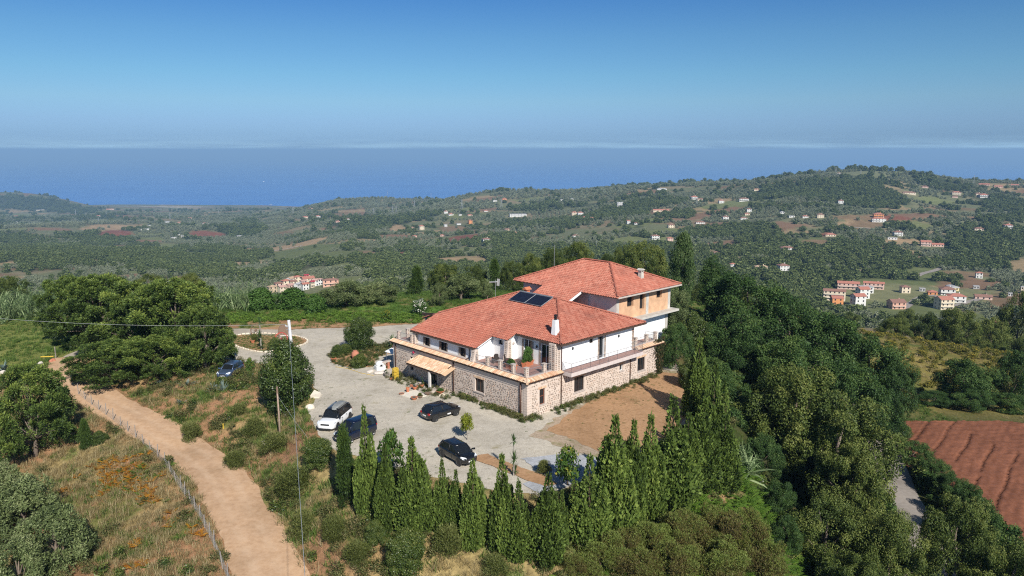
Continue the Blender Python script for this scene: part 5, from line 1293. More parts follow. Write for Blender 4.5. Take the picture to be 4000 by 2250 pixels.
# aerial
t = on_house('roof_aerial', 'white television aerial on a thin mast at the back of the lower roof', 'aerial', 9.3, 14.6, 0)
mb = MB(); mb.tube([(0, 0, 8.0), (0, 0, 11.0)], .025, 6); mb.build('mast', MAT['galvanised'], t)
mb = MB(); mb.tube([(-.1, .9, 10.6), (.1, -.25, 10.75)], .05, 5)
for k in range(6):
    y = -.25 - .08 * k
    mb.tube([(.1, y + .1, 10.3), (.1, y, 11.15)], .014, 4)
mb.build('receiver', MAT['white_metal'], t)
t = on_house('roof_mast', 'thin steel mast rising behind the upper roof ridge', 'mast', 19.5, 14.6, 0); mb = MB(); mb.tube([(0, 0, 9), (0, 0, 14.2)], [.035, .02], 6); mb.build('pole', MAT['galvanised'], t)
# terrace furniture
def chair(u, v, rz, label):
    t = on_house('wicker_chair', label, 'chair', u, v, 3.97, rz, 'wicker chairs on the terrace')
    mb = MB(); mb.box(-.28, .28, -.26, .28, .3, .42); mb.build('seat', MAT['chair_wicker'], t)
    mb = MB(); mb.add([(-.28, .22, .4), (.28, .22, .4), (.28, .32, .4), (-.28, .32, .4), (-.24, .34, 1.0), (.24, .34, 1.0), (.24, .42, 1.0), (-.24, .42, 1.0), (-.14, .36, 1.12), (.14, .36, 1.12), (.14, .43, 1.12), (-.14, .43, 1.12)], [(0, 1, 5, 4), (2, 3, 7, 6), (1, 2, 6, 5), (3, 0, 4, 7), (4, 5, 9, 8), (6, 7, 11, 10), (5, 6, 10, 9), (7, 4, 8, 11), (8, 9, 10, 11)]); mb.build('backrest', MAT['chair_wicker'], t)
    for sx in (-1, 1): mb = MB(); mb.box(sx * .3 - .05, sx * .3 + .05, -.26, .3, .3, .64); mb.build('armrest', MAT['chair_wicker'], t)
    for sx in (-1, 1):
        for sy in (-1, 1): mb = MB(); mb.box(sx * .27 - .03, sx * .27 + .03, sy * .24 - .03, sy * .24 + .03, 0, .3); mb.build('leg', MAT['chair_wicker'], t)
    mb = MB(); mb.box(-.24, .24, -.23, .2, .425, .52); mb.build('cushion', MAT['red_cushion'], t, bevel=.03)
chair(1.9, 6.6, R(150), 'wicker chair with pink cushion seen full face on the terrace')
chair(2.4, 5.2, R(60), 'wicker chair with pink cushion turned to the curved pier')
def trough(u, v, rz, label, L=1.7):
    t = on_house('terracotta_trough', label, 'planter', u, v, 3.97, rz)
    mb = MB(); mb.add([(-L / 2 + .06, -.2, 0), (L / 2 - .06, -.2, 0), (L / 2 - .06, .2, 0), (-L / 2 + .06, .2, 0), (-L / 2, -.27, .5), (L / 2, -.27, .5), (L / 2, .27, .5), (-L / 2, .27, .5)], [(3, 2, 1, 0), (4, 5, 6, 7), (0, 1, 5, 4), (1, 2, 6, 5), (2, 3, 7, 6), (3, 0, 4, 7)]); mb.build('trough', MAT['terracotta'], t)
    mb = MB(); mb.box(-L / 2 - .03, L / 2 + .03, -.3, -.24, .44, .52); mb.box(-L / 2 - .03, L / 2 + .03, .24, .3, .44, .52); mb.build('rim', MAT['terracotta'], t)
    return t
TROUGH_A = trough(3.6, 3.5, R(15), 'long terracotta trough with a leafy shrub on the terrace')
TROUGH_B = trough(1.6, 3.9, R(85), 'terracotta trough with trailing plants behind the railing', 1.4)
# porch roof on the left front
pt = MB()
zc = lambda x, y: 3.05 + .38 * (x + .05)
CAN = [(-.02, 17.2), (-1.75, 17.9), (-1.75, 10.9), (-.02, 11.6)]
mb = MB(); mb.prism([(-.03, 11.5), (-.03, 17.4), (-1.55, 17.6), (-1.55, 11.3)], lambda x, y: zc(x, y) - .16, lambda x, y: zc(x, y) - .03); pr = mb.build('porch_roof', MAT['brown_wood'], H)
PT = half_tile('porch_tile', .6, .115, .1, 'cornice_clay')
for r_ in range(4):
    n = 29
    for k in range(n):
        v = 11.3 + 6.3 * (k + .5) / n; u = -1.68 + r_ * .42
        if v < 11.2 + r_ * .12 or v > 17.7 - r_ * .12: continue
        q = link('porch_tile', PT, pr); q.location = (u, v, zc(u, v) + .02 + random.uniform(-.006, .008)); q.rotation_euler = (R(20.8), 0, R(-90))
for v0, v1, vv in ((11.3, 10.95, -1), (17.6, 17.95, 1)):
    mb = MB(); mb.add([(-.03, v0 + .1 * -vv, 3.03), (-1.62, v0, zc(-1.6, 0)), (-1.5, v1 + .1 * vv, 2.3), (-.03, v1 + .1 * vv, 2.85)], [(0, 1, 2, 3) if vv < 0 else (3, 2, 1, 0)]); mb.build('porch_hip', MAT['cornice_clay'], pr)
mb = MB(); mb.box(-1.6, -1.48, 11.2, 17.7, 2.2, 2.36); mb.build('porch_beam', MAT['brown_wood'], H)
mb = MB(); mb.box(-1.62, -1.4, 13.4, 13.66, 0, 2.2); mb.build('porch_post', MAT['old_plaster'], H)
mb = MB(); mb.box(-2.2, -.02, 13.0, 16.6, 0, .16); mb.build('porch_step', MAT['stone_sill'], H)
mb = MB(); mb.lathe([(0, 0), (.14, .02), (.14, .12), (.05, .16)], 12); q = mb.build('alarm_bell', MAT['red_cushion'], H); q.location = (-.04, 18.3, 3.2); q.rotation_euler = (0, R(-90), 0)

# ivy climbing the right end of the stone wall
def ivy():
    rg = np.random.default_rng(44); n = 1500; q = rg.random(n); u = UMAX - .1 + rg.normal(0, .38, n) * (.5 + q); z = -.3 + 4.6 * q + rg.normal(0, .2, n); o_ = rg.uniform(.03, .3, n)
    P = np.c_[u, -o_, z]; V = np.zeros((n, 4, 3)); L = rg.uniform(.10, .2, n)
    for k, (a, b_) in enumerate(((0, -1), (.5, 0), (0, 1), (-.5, 0))): V[:, k] = P + np.c_[L * a, rg.normal(0, .04, n), L * b_ * .7]
    me = mesh_np('ivy', V.reshape(-1, 3), np.arange(4 * n).reshape(-1, 4), MAT['ivy_leaf'], np.repeat(rg.random(n), 4)); o = link('ivy', me, H); o['kind'] = 'stuff'
leaf('ivy_leaf', [(0, (.02, .03, .012)), (.5, (.05, .06, .02)), (1, (.11, .06, .03))], .25)
ivy()
# ---------------------------------------------------------------- plants
leaf('cypress_leaf', [(0, (0.034, 0.056, 0.012)), (.4, (0.094, 0.143, 0.029)), (.75, (0.174, 0.245, 0.050)), (1, (0.264, 0.324, 0.073))], .25)
leaf('pine_needle', [(0, (0.022, 0.040, 0.011)), (.38, (0.062, 0.104, 0.023)), (.65, (0.126, 0.183, 0.038)), (1, (0.264, 0.319, 0.063))], .25, own=.1)
leaf('young_needle', [(0, (.022, .042, .011)), (.5, (.06, .105, .022)), (1, (.13, .19, .04))], .25)
leaf('oak_leaf', [(0, (0.021, 0.039, 0.009)), (.4, (0.060, 0.093, 0.020)), (.75, (0.130, 0.168, 0.037)), (1, (0.227, 0.250, 0.064))], .28, own=.34)
leaf('acacia_leaf', [(0, (0.015, 0.035, 0.010)), (.45, (0.039, 0.081, 0.021)), (.8, (0.073, 0.135, 0.033)), (1, (0.130, 0.190, 0.046))], .28)
leaf('olive_leaf', [(0, (0.044, 0.063, 0.023)), (.45, (0.110, 0.147, 0.052)), (.8, (0.194, 0.242, 0.090)), (1, (0.294, 0.326, 0.152))], .25)
leaf('bush_leaf', [(0, (0.020, 0.039, 0.010)), (.45, (0.055, 0.091, 0.019)), (.8, (0.109, 0.150, 0.033)), (1, (0.203, 0.221, 0.055))], .25, .4, .4)
leaf('fig_leaf', [(0, (.03, .07, .015)), (.5, (.065, .14, .025)), (1, (.12, .21, .05))], .3)
leaf('poplar_leaf', [(0, (.03, .06, .018)), (.5, (.075, .13, .038)), (1, (.15, .20, .075))], .3)
leaf('heather_leaf', [(0, (0.059, 0.049, 0.019)), (.3, (0.192, 0.148, 0.056)), (.5, (0.208, 0.184, 0.060)), (.7, (0.183, 0.215, 0.052)), (1, (0.259, 0.323, 0.080))], .4, own=.5)
leaf('broom_leaf', [(0, (0.046, 0.057, 0.016)), (.5, (0.115, 0.144, 0.034)), (1, (0.230, 0.241, 0.081))], .25)
leaf('lemon_leaf', [(0, (.08, .11, .01)), (.5, (.20, .24, .02)), (1, (.33, .34, .04))], .35)
leaf('sapling_leaf', [(0, (.035, .07, .012)), (.6, (.08, .16, .03)), (.85, (.16, .21, .04)), (1, (.35, .30, .03))], .3)
leaf('yucca_leaf', [(0, (.02, .045, .014)), (.5, (.05, .10, .028)), (1, (.12, .19, .06))], .2)
leaf('agave_leaf', [(0, (.09, .13, .11)), (.5, (.17, .23, .2)), (1, (.30, .36, .32))], .1)
leaf('white_flower', [(0, (.5, .48, .38)), (1, (.85, .83, .75))], .3)
leaf('reed_leaf', [(0, (0.078, 0.130, 0.046)), (.5, (0.169, 0.247, 0.098)), (1, (0.351, 0.429, 0.208))], .3)
leaf('dry_blade', [(0, (.20, .15, .06)), (.5, (.36, .28, .13)), (1, (.52, .43, .24))], .35)
leaf('green_blade', [(0, (0.037, 0.072, 0.013)), (.5, (0.094, 0.169, 0.028)), (1, (0.175, 0.260, 0.055))], .35)
leaf('fern_green', [(0, (0.055, 0.110, 0.015)), (.5, (0.120, 0.220, 0.030)), (1, (0.207, 0.320, 0.050))], .35)
leaf('fern_rust', [(0, (.30, .10, .015)), (.4, (.50, .21, .02)), (.75, (.60, .32, .04)), (1, (.30, .28, .05))], .35)
leaf('weed_mix', [(0, (.05, .06, .02)), (.5, (.11, .13, .04)), (.8, (.2, .18, .07)), (1, (.33, .26, .12))], .3)
leaf('far_wood', [(0, (0.037, 0.058, 0.017)), (.5, (0.083, 0.116, 0.033)), (1, (0.165, 0.195, 0.062))], .2, own=.0)
leaf('far_olive', [(0, (0.103, 0.121, 0.067)), (.5, (0.181, 0.205, 0.114)), (1, (0.279, 0.302, 0.188))], .1, own=.0)
plain('bark_grey', (.19, .15, .12), .95, var=.35, scale=9, spec=.1); plain('bark_brown', (.10, .07, .05), .95, var=.35, scale=9, spec=.1); plain('bark_pale', (.32, .29, .25), .95, var=.3, scale=7, spec=.1)
def unit(a): return a / np.maximum(np.linalg.norm(a, axis=-1, keepdims=True), 1e-9)
def rand_dir(rg, n): return unit(rg.normal(size=(n, 3)))
def rhombs(base, axis, normal, L, Wd, fold=0.0):
    """pointed leaves: base point, direction, face normal"""
    side = unit(np.cross(normal, axis)); L = L[:, None]; Wd = Wd[:, None]
    m = base + axis * L * .45 + normal * fold * L
    V = np.stack([base, m + side * Wd * .5, base + axis * L, m - side * Wd * .5], 1)
    return V.reshape(-1, 3)
def leaf_mesh(name, V, tint, mat):
    n = len(V) // 4; return mesh_np(name, V, np.arange(4 * n).reshape(-1, 4), MAT[mat], np.repeat(tint, 4))
def blob_leaves(rg, C, rad, n, L, Wd, up=.25, face=.75, lift=0.0, shell=(.55, 1.0), flat=1.0):
    """leaves on a ball of foliage: their faces look outward so a clump catches light on one side"""
    d = rand_dir(rg, n); d[:, 2] += up * rg.random(n); d = unit(d)
    r = rg.uniform(shell[0], shell[1], n) ** .6
    P = C + d * r[:, None] * rad * np.array((1, 1, flat))
    nr = unit(d * face + rand_dir(rg, n) * (1 - face) * 1.3 + np.array((0, 0, .15)))
    ax = unit(np.cross(nr, rand_dir(rg, n)) + d * .35 + np.array((0, 0, lift)))
    nr = unit(np.cross(np.cross(ax, nr), ax))
    t = np.clip(.42 + .28 * (r - .7) / .3 * .6 + .22 * d[:, 2] + rg.normal(0, .16, n), 0, 1)  # top and outer leaves paler, inner ones darker: shading painted into tint
    return rhombs(P, ax, nr, L * rg.uniform(.7, 1.3, n), Wd * rg.uniform(.7, 1.3, n), .06), t
def crown_mesh(name, mat, seed, nclump, per, L, Wd, shape='round', rc=.16, low=.0, flat=.8, skin=.7, hz=1.0, sag=0.0, face=.75, lift=0.0, lobes=0):
    """unit crown: height 0..1, width 1. Balls of leaves, gathered into boughs, fill an uneven outline and leave gaps"""
    rg = np.random.default_rng(seed); Vs = []; Ts = []; Cs = []
    lob = rg.uniform(0, 6.28, 4); B = []
    for k in range(lobes):
        a = 2.4 * k + rg.uniform(-.5, .5); q = (k + rg.random()) / lobes; rl = rg.uniform(.15, .25)
        pr = math.sqrt(max(.05, 1 - (2 * q - .75) ** 2 / 1.6)) * rg.uniform(.72, 1.08)
        B.append((np.array((math.cos(a) * pr * (.5 - rl * .7), math.sin(a) * pr * (.5 - rl * .7), low + (1 - low) * (.12 + .74 * q))), rl, rg.normal(0, .10)))
    for i in range(nclump):
        bt = 0.0
        if lobes:
            c0, rl, bt = B[i % lobes]; d = rand_dir(rg, 1)[0]; d[2] = d[2] * .8 + .25; d = d + .45 * np.array((c0[0], c0[1], 0)) / .4; d /= np.linalg.norm(d)
            c = c0 + d * rl * (.55 + .45 * rg.random()) * np.array((1, 1, .85)); q = np.clip((c[2] - low) / (1 - low), 0, 1); c[2] = np.clip(c[2], low + .03, .97)
        else:
            z = low + (1 - low) * rg.random() ** .9; a = rg.uniform(0, 2 * math.pi)
            q = (z - low) / (1 - low)
            if shape == 'round': pr = math.sqrt(max(0.02, 1 - (2 * q - .86) ** 2 / 1.3)) * (1 if q < .93 else .6)
            elif shape == 'dome': pr = math.sqrt(max(.02, 1 - q ** 2.2))
            elif shape == 'cone': pr = (1 - q) ** .8 + .05
            elif shape == 'tall': pr = math.sin(math.pi * min(1, q * .86 + .12)) ** .7
            pr *= .82 + .13 * math.sin(2 * a + lob[0]) + .10 * math.sin(3 * a + lob[1]) + .1 * math.sin(5 * a + 6 * q + lob[2])
            rr = (skin + (1 - skin) * rg.random()) if rg.random() < .8 else rg.random() * skin
            c = np.array((math.cos(a) * pr * rr * (.5 - rc * .45), math.sin(a) * pr * rr * (.5 - rc * .45), z * (1 - rc * hz * .8) + rc * hz * .3 - sag * rr * rr * .12))
        r = rc * rg.uniform(.55, 1.3); v, t = blob_leaves(rg, c, np.array((r, r, r * hz)), per, L, Wd, flat=flat, face=face, lift=lift)
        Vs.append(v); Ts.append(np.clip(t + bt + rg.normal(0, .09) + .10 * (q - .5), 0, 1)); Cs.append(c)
    return leaf_mesh(name, np.vstack(Vs), np.concatenate(Ts), mat), Cs
def trunk_mesh(name, mat, Cs, seed, r0=.03, limbs=9, top=.75, lean=.03):
    rg = random.Random(seed); mb = MB(); pts = [(0, 0, -.06)]; 
    for k in range(1, 5): pts.append((rg.uniform(-lean, lean), rg.uniform(-lean, lean), top * k / 4))
    mb.tube(pts, [r0 * 1.35, r0, r0 * .8, r0 * .55, r0 * .25], 7)
    cs = sorted(Cs, key=lambda c: rg.random())[:limbs]
    for c in cs:
        k = min(3, max(1, int(c[2] * 3))); p = Vector(pts[k]); q = Vector(c); m = p.lerp(q, .55) + Vector((0, 0, .03))
        mb.tube([p, m, q], [r0 * .45, r0 * .28, r0 * .08], 5)
    return mb.mesh(name, MAT[mat], smooth=True)
def cypress_mesh(name, seed, n=19000, mat='cypress_leaf'):
    """a bundle of upright plumes of different heights: ragged outline and top"""
    rg = np.random.default_rng(seed); Vs = []; Ts = []; m = 26
    for i in range(m):
        q0 = i / m; a = rg.uniform(0, 6.283); r0 = 0 if i == 0 else rg.uniform(.12, .36) * (1 if i < 16 else .8)
        top = 1.0 if i == 0 else rg.uniform(.45, .97) * (1 - .30 * (r0 / .36)); bot = 0.0 if i < 15 else rg.uniform(.08, .38); rad = rg.uniform(.15, .25) * (1.25 if i == 0 else 1)
        k = int(n / m * (1.6 if i == 0 else 1)); q = rg.random(k) ** 1.05; b = rg.uniform(0, 6.283, k); ph = rg.uniform(0, 6.28, 2)
        pr = np.where(q < .25, .55 + .45 * q / .25, np.maximum(.04 if i else .14, 1 - ((q - .25) / .75) ** 1.8)) * (1 + .2 * np.sin(4 * b + 11 * q + ph[0]) + .15 * np.sin(17 * q + 2 * b + ph[1]))
        rr = pr * rad * (.55 + .5 * rg.random(k) ** .6); lean = .85 + .25 * q
        cx = math.cos(a) * r0 * lean; cy = math.sin(a) * r0 * lean
        P = np.c_[cx + np.cos(b) * rr, cy + np.sin(b) * rr, bot + q * (top - bot)]
        d = np.c_[np.cos(b), np.sin(b), np.zeros(k)]; ax = unit(d * .6 + np.array((0, 0, .45)) + rand_dir(rg, k) * .55); ax[:, 2] *= .4; ax = unit(ax)
        nr = unit(d + rand_dir(rg, k) * .55)
        t = np.clip(.34 + .5 * (rr / (pr * rad + .01) - .75) + .10 * np.sin(4 * b + 11 * q + ph[0]) + rg.normal(0, .14, k) + rg.normal(0, .12) + .15 * q, 0, 1)  # hollows and inner sprays darker, tops paler: painted shading in the tint
        L = rg.uniform(.04, .085, k); Vs.append(rhombs(P, ax, nr, L, L * .45, .05)); Ts.append(t)
    return leaf_mesh(name, np.vstack(Vs), np.concatenate(Ts), mat)
def pine_mesh(name, seed, nclump, per, low=.12, shape='round', rc=.1, mat='pine_needle', L=.075, Wd=.011, skin=.75, lobes=0):
    """tufts of needles: each clump a brush of short needles pointing out and up"""
    rg = np.random.default_rng(seed); Vs = []; Ts = []; Cs = []; lob = rg.uniform(0, 6.28, 4); B = []
    for k in range(lobes):
        a = 2.4 * k + rg.uniform(-.5, .5); q = (k + rg.random()) / lobes; rl = rg.uniform(.13, .2); pr = math.sqrt(max(.05, 1 - (2 * q - .62) ** 2 / 1.9)) * rg.uniform(.75, 1.05)
        B.append((np.array((math.cos(a) * pr * (.5 - rl * .6), math.sin(a) * pr * (.5 - rl * .6), low + (1 - low) * (.06 + .82 * q))), rl, rg.normal(0, .08)))
    for i in range(nclump):
        q = rg.random() ** .85; z = low + (1 - low) * q; a = rg.uniform(0, 6.283)
        if shape == 'round': pr = math.sqrt(max(.03, 1 - (2 * q - .8) ** 2 / 1.45))
        else: pr = ((1 - q) ** .8 + .05) * (.72 + .4 * abs(math.sin(q * 19)))
        pr *= .82 + .14 * math.sin(2 * a + lob[0] + 3 * q) + .13 * math.sin(4 * a + lob[1] - 5 * q)
        rr = skin + (1 - skin) * rg.random() if rg.random() < .85 else rg.random() * skin
        c = np.array((math.cos(a) * pr * rr * .44, math.sin(a) * pr * rr * .44, z * .93 + .02)); bt = 0.0
        if lobes and i % 4:
            c0, rl, bt = B[i % lobes]; d0 = rand_dir(rg, 1)[0]; d0[2] = d0[2] * .7 + .35; d0 = d0 + np.array((c0[0], c0[1], 0)) * 1.1; d0 /= np.linalg.norm(d0); c = c0 + d0 * rl * (.6 + .4 * rg.random()) * np.array((1, 1, .7)); a = math.atan2(d0[1], d0[0])
        Cs.append(c)
        d = rand_dir(rg, per); d[:, 2] = d[:, 2] * .8 + .35; d = unit(d + np.array((math.cos(a), math.sin(a), .2)) * .45)
        r = rc * rg.uniform(.6, 1.2) * rg.random(per)[:, None] ** .5
        P = c + d * r; nr = unit(d * .5 + rand_dir(rg, per)); ax = unit(d + rand_dir(rg, per) * .55)
        LL = L * rg.uniform(.6, 1.2, per)
        Vs.append(rhombs(P, ax, nr, LL, Wd * rg.uniform(.8, 1.5, per)))
        Ts.append(np.clip(.36 + .22 * (r[:, 0] / rc - .6) + .2 * d[:, 2] + rg.normal(0, .12, per) + rg.normal(0, .10) + bt + .16 * (c[2] - .4), 0, 1))  # outer and upward needles paler: a top highlight painted into tint
    return leaf_mesh(name, np.vstack(Vs), np.concatenate(Ts), mat), Cs
def rosette(name, mat, seed, n, L, Wd, tilt=(.1, 1.2), z0=0.0, curl=.3, seg=3, stems=()):
    """sword leaves springing from one point"""
    rg = random.Random(seed); V = []; Fc = []; T = []
    for (bx, by, bz, nn, sc) in (stems or ((0, 0, z0, n, 1.0),)):
        for i in range(nn):
            a = rg.uniform(0, 6.283); tl = rg.uniform(*tilt); l = L * sc * rg.uniform(.7, 1.1); w = Wd * sc * rg.uniform(.8, 1.2); d = Vector((math.cos(a), math.sin(a), 0)); s_ = Vector((-d.y, d.x, 0)); p = Vector((bx, by, bz)); b0 = len(V); tt = rg.random()
            for k in range(seg + 1):
                q = k / seg; an = tl + curl * q * q * 1.5; ww = w * (1 - q) ** .6 * (.5 if k == 0 else 1)
                V += [p + s_ * ww / 2, p - s_ * ww / 2]; T += [tt, tt]
                p = p + (d * math.sin(an) + Vector((0, 0, math.cos(an)))) * l / seg
            for k in range(seg): Fc.append((b0 + 2 * k, b0 + 2 * k + 1, b0 + 2 * k + 3, b0 + 2 * k + 2))
    return mesh_np(name, np.array([tuple(v) for v in V]), np.array(Fc), MAT[mat], T)
PROTO = {}
def proto(kind):
    """list of (list of (part name, mesh)) variants, each in a unit box: width 1, height 1"""
    if kind in PROTO: return PROTO[kind]
    out = []
    def std(n, tm, f, **tk):
        for i in range(n):
            me, Cs = f(i); out.append([('crown', me), ('trunk', trunk_mesh('trunk', tm, Cs, i, **tk))])
    if kind == 'cypress':
        for i in range(4):
            mb = MB(); mb.tube([(0, 0, -.05), (0, 0, .5), (.005, 0, .9)], [.05, .03, .008], 6)
            out.append([('crown', cypress_mesh('crown', 20 + i)), ('trunk', mb.mesh('trunk', MAT['bark_brown']))])
    elif kind == 'pine': std(3, 'bark_grey', lambda i: pine_mesh('crown', 40 + i, 330, 130, .06, rc=.06, L=.03, Wd=.010, lobes=19 + 2 * i), r0=.026, limbs=16)
    elif kind == 'youngpine': std(2, 'bark_brown', lambda i: pine_mesh('crown', 50 + i, 110, 90, .02, 'cone', .13, 'young_needle', .085, .016, .5), r0=.02, limbs=5, lean=.01)
    elif kind == 'oak': std(5, 'bark_grey', lambda i: crown_mesh('crown', 'oak_leaf', 60 + i, 150, 330, .018, .0125, 'round', .085, .06, 1.0, .74, 1.2, lobes=13 + i), r0=.03, limbs=12)
    elif kind == 'acacia': std(4, 'bark_grey', lambda i: crown_mesh('crown', 'acacia_leaf', 70 + i, 130, 260, .028, .013, 'round', .10, .04, .8, .7, 1.15, lobes=12 + i), r0=.022, limbs=12)
    elif kind == 'olive': std(3, 'bark_grey', lambda i: crown_mesh('crown', 'olive_leaf', 80 + i, 95, 190, .045, .015, 'round', .10, .06, 1.0, .7, 1.2, lobes=11 + i), r0=.035, limbs=10, top=.6)
    elif kind == 'bush': std(3, 'bark_brown', lambda i: crown_mesh('crown', 'bush_leaf', 90 + i, 120, 280, .032, .018, 'round', .13, .0, 1.0, .78, 1.0), r0=.03, limbs=6)
    elif kind == 'fig': std(1, 'bark_grey', lambda i: crown_mesh('crown', 'fig_leaf', 95 + i, 60, 120, .075, .055, 'dome', .15, .0, 1.0, .75), r0=.03, limbs=6)
    elif kind == 'poplar': std(1, 'bark_pale', lambda i: crown_mesh('crown', 'poplar_leaf', 100, 120, 160, .035, .016, 'tall', .13, .06, 1.0, .6, .5), r0=.03, limbs=12, top=.9)
    elif kind == 'heather': std(3, 'bark_brown', lambda i: crown_mesh('crown', 'heather_leaf', 110 + i, 95, 200, .055, .013, 'dome', .12, .0, 1.0, .5, 1.4, face=.3, lift=.9, lobes=9), r0=.02, limbs=8, top=.5)
    elif kind == 'shrub': std(3, 'bark_brown', lambda i: crown_mesh('crown', 'broom_leaf', 120 + i, 60, 130, .11, .013, 'dome', .19, .0, .9, .35, 1.2, face=.25, lift=1.2), r0=.015, limbs=8, top=.5)
    elif kind == 'sapling': std(2, 'bark_brown', lambda i: crown_mesh('crown', 'sapling_leaf', 130 + i, 26, 42, .12, .055, 'tall', .16, .12, 1.0, .6, .8), r0=.02, limbs=8)
    elif kind == 'lemon': std(1, 'bark_pale', lambda i: crown_mesh('crown', 'lemon_leaf', 140, 24, 60, .10, .05, 'dome', .2, .5, 1.0, .6, .6), r0=.03, limbs=6, top=.7)
    elif kind == 'oleander':
        me, Cs = crown_mesh('crown', 'fig_leaf', 150, 40, 90, .09, .025, 'dome', .17, .0, 1.0, .7); rg = np.random.default_rng(5); V = []; T = []
        for c in Cs[:26]:
            c = c * np.array((1.08, 1.08, 1.03))
            v, t = blob_leaves(rg, c + np.array((0, -.03, .05)), np.array((.07, .07, .06)), 22, .07, .06); V.append(v); T.append(t)
        out.append([('crown', me), ('flowers', leaf_mesh('flowers', np.vstack(V), np.concatenate(T), 'white_flower')), ('trunk', trunk_mesh('trunk', 'bark_brown', Cs, 3))])
    elif kind == 'yucca':
        mb = MB(); mb.tube([(0, 0, -.03), (.02, 0, .45), (.0, 0, .86)], [.05, .04, .03], 6); mb.tube([(.01, 0, .2), (.12, -.05, .42)], [.035, .025], 5)
        out.append([('crown', rosette('crown', 'yucca_leaf', 3, 0, .26, .05, (.1, 1.9), stems=((0, 0, .84, 46, 1), (.12, -.05, .42, 44, 1.25), (.05, .06, .12, 34, 1.2)))), ('trunk', mb.mesh('trunk', MAT['bark_pale']))])
    elif kind == 'palm':
        mb = MB(); mb.tube([(0, 0, -.03), (0, 0, .35)], [.10, .08], 8)
        out.append([('crown', rosette('crown', 'yucca_leaf', 9, 60, .75, .06, (.2, 1.5), .35, .9, 5)), ('trunk', mb.mesh('trunk', MAT['bark_brown']))])
    elif kind == 'agave': out.append([('leaf_rosette', rosette('leaf_rosette', 'agave_leaf', 4, 26, .95, .16, (.15, 1.25), 0, .25, 3))])
    PROTO[kind] = out; return out
CATS = {'cypress': ('cypress_tree', 'cypress'), 'pine': ('pine_tree', 'pine'), 'youngpine': ('conifer', 'conifer'), 'oak': ('oak_tree', 'tree'), 'acacia': ('acacia_tree', 'tree'), 'olive': ('olive_tree', 'olive tree'), 'bush': ('bush', 'bush'), 'fig': ('fig_bush', 'bush'), 'poplar': ('poplar_tree', 'tree'), 'heather': ('heather_shrub', 'shrub'), 'shrub': ('broom_shrub', 'shrub'), 'sapling': ('sapling', 'sapling'), 'lemon': ('lemon_tree', 'tree'), 'oleander': ('oleander_bush', 'bush'), 'yucca': ('yucca', 'yucca'), 'palm': ('palm', 'palm'), 'agave': ('agave', 'agave')}
GROUPS = {'cypress': 'cypresses along the yard edge', 'pine': 'pines left of the yard', 'oak': 'oaks and broad trees', 'acacia': 'acacias on the right slope', 'olive': 'olive trees', 'bush': 'evergreen bushes', 'heather': 'tree heathers on the lower slope', 'shrub': 'broom scrub', 'agave': 'agaves on the bank', 'sapling': 'saplings'}
_vi = {}
def plant(kind, x, y, h, w, label, z=None, rz=None):
    src = 'fig' if 'fig' in label else kind
    vs = proto(src); i = _vi.get(src, random.randrange(9)); _vi[src] = i + 1
    nm, cat = CATS[src]
    t = thing(nm, label, cat, (x, y, gz(x, y) - .03 if z is None else z), random.uniform(0, 6.28) if rz is None else rz, GROUPS.get(kind))
    if kind == 'shrub': w *= 1.15; h *= .78
    elif kind == 'pine': w *= .88 if 'lone' in label else 1.0; h *= 1.0 if 'lone' in label else 1.08
    elif kind in ('oak', 'acacia'): w *= .9
    elif kind == 'cypress': w *= 1.28
    if kind == 'yucca' and w < 1: w = 1.5
    t.scale = (w, w, h)
    for pn, me in vs[i % len(vs)]: link(pn, me, t)
    return t
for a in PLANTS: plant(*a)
# shrubs in the terrace troughs
for tr, h, w in ((TROUGH_A, 1.5, 1.6), (TROUGH_B, .6, 1.2)):
    for k, (pn, me) in enumerate(proto('fig')[0][:1]):
        o = link('shrub', me, tr); o.location = (0, 0, .45); o.scale = (w, .9, h)
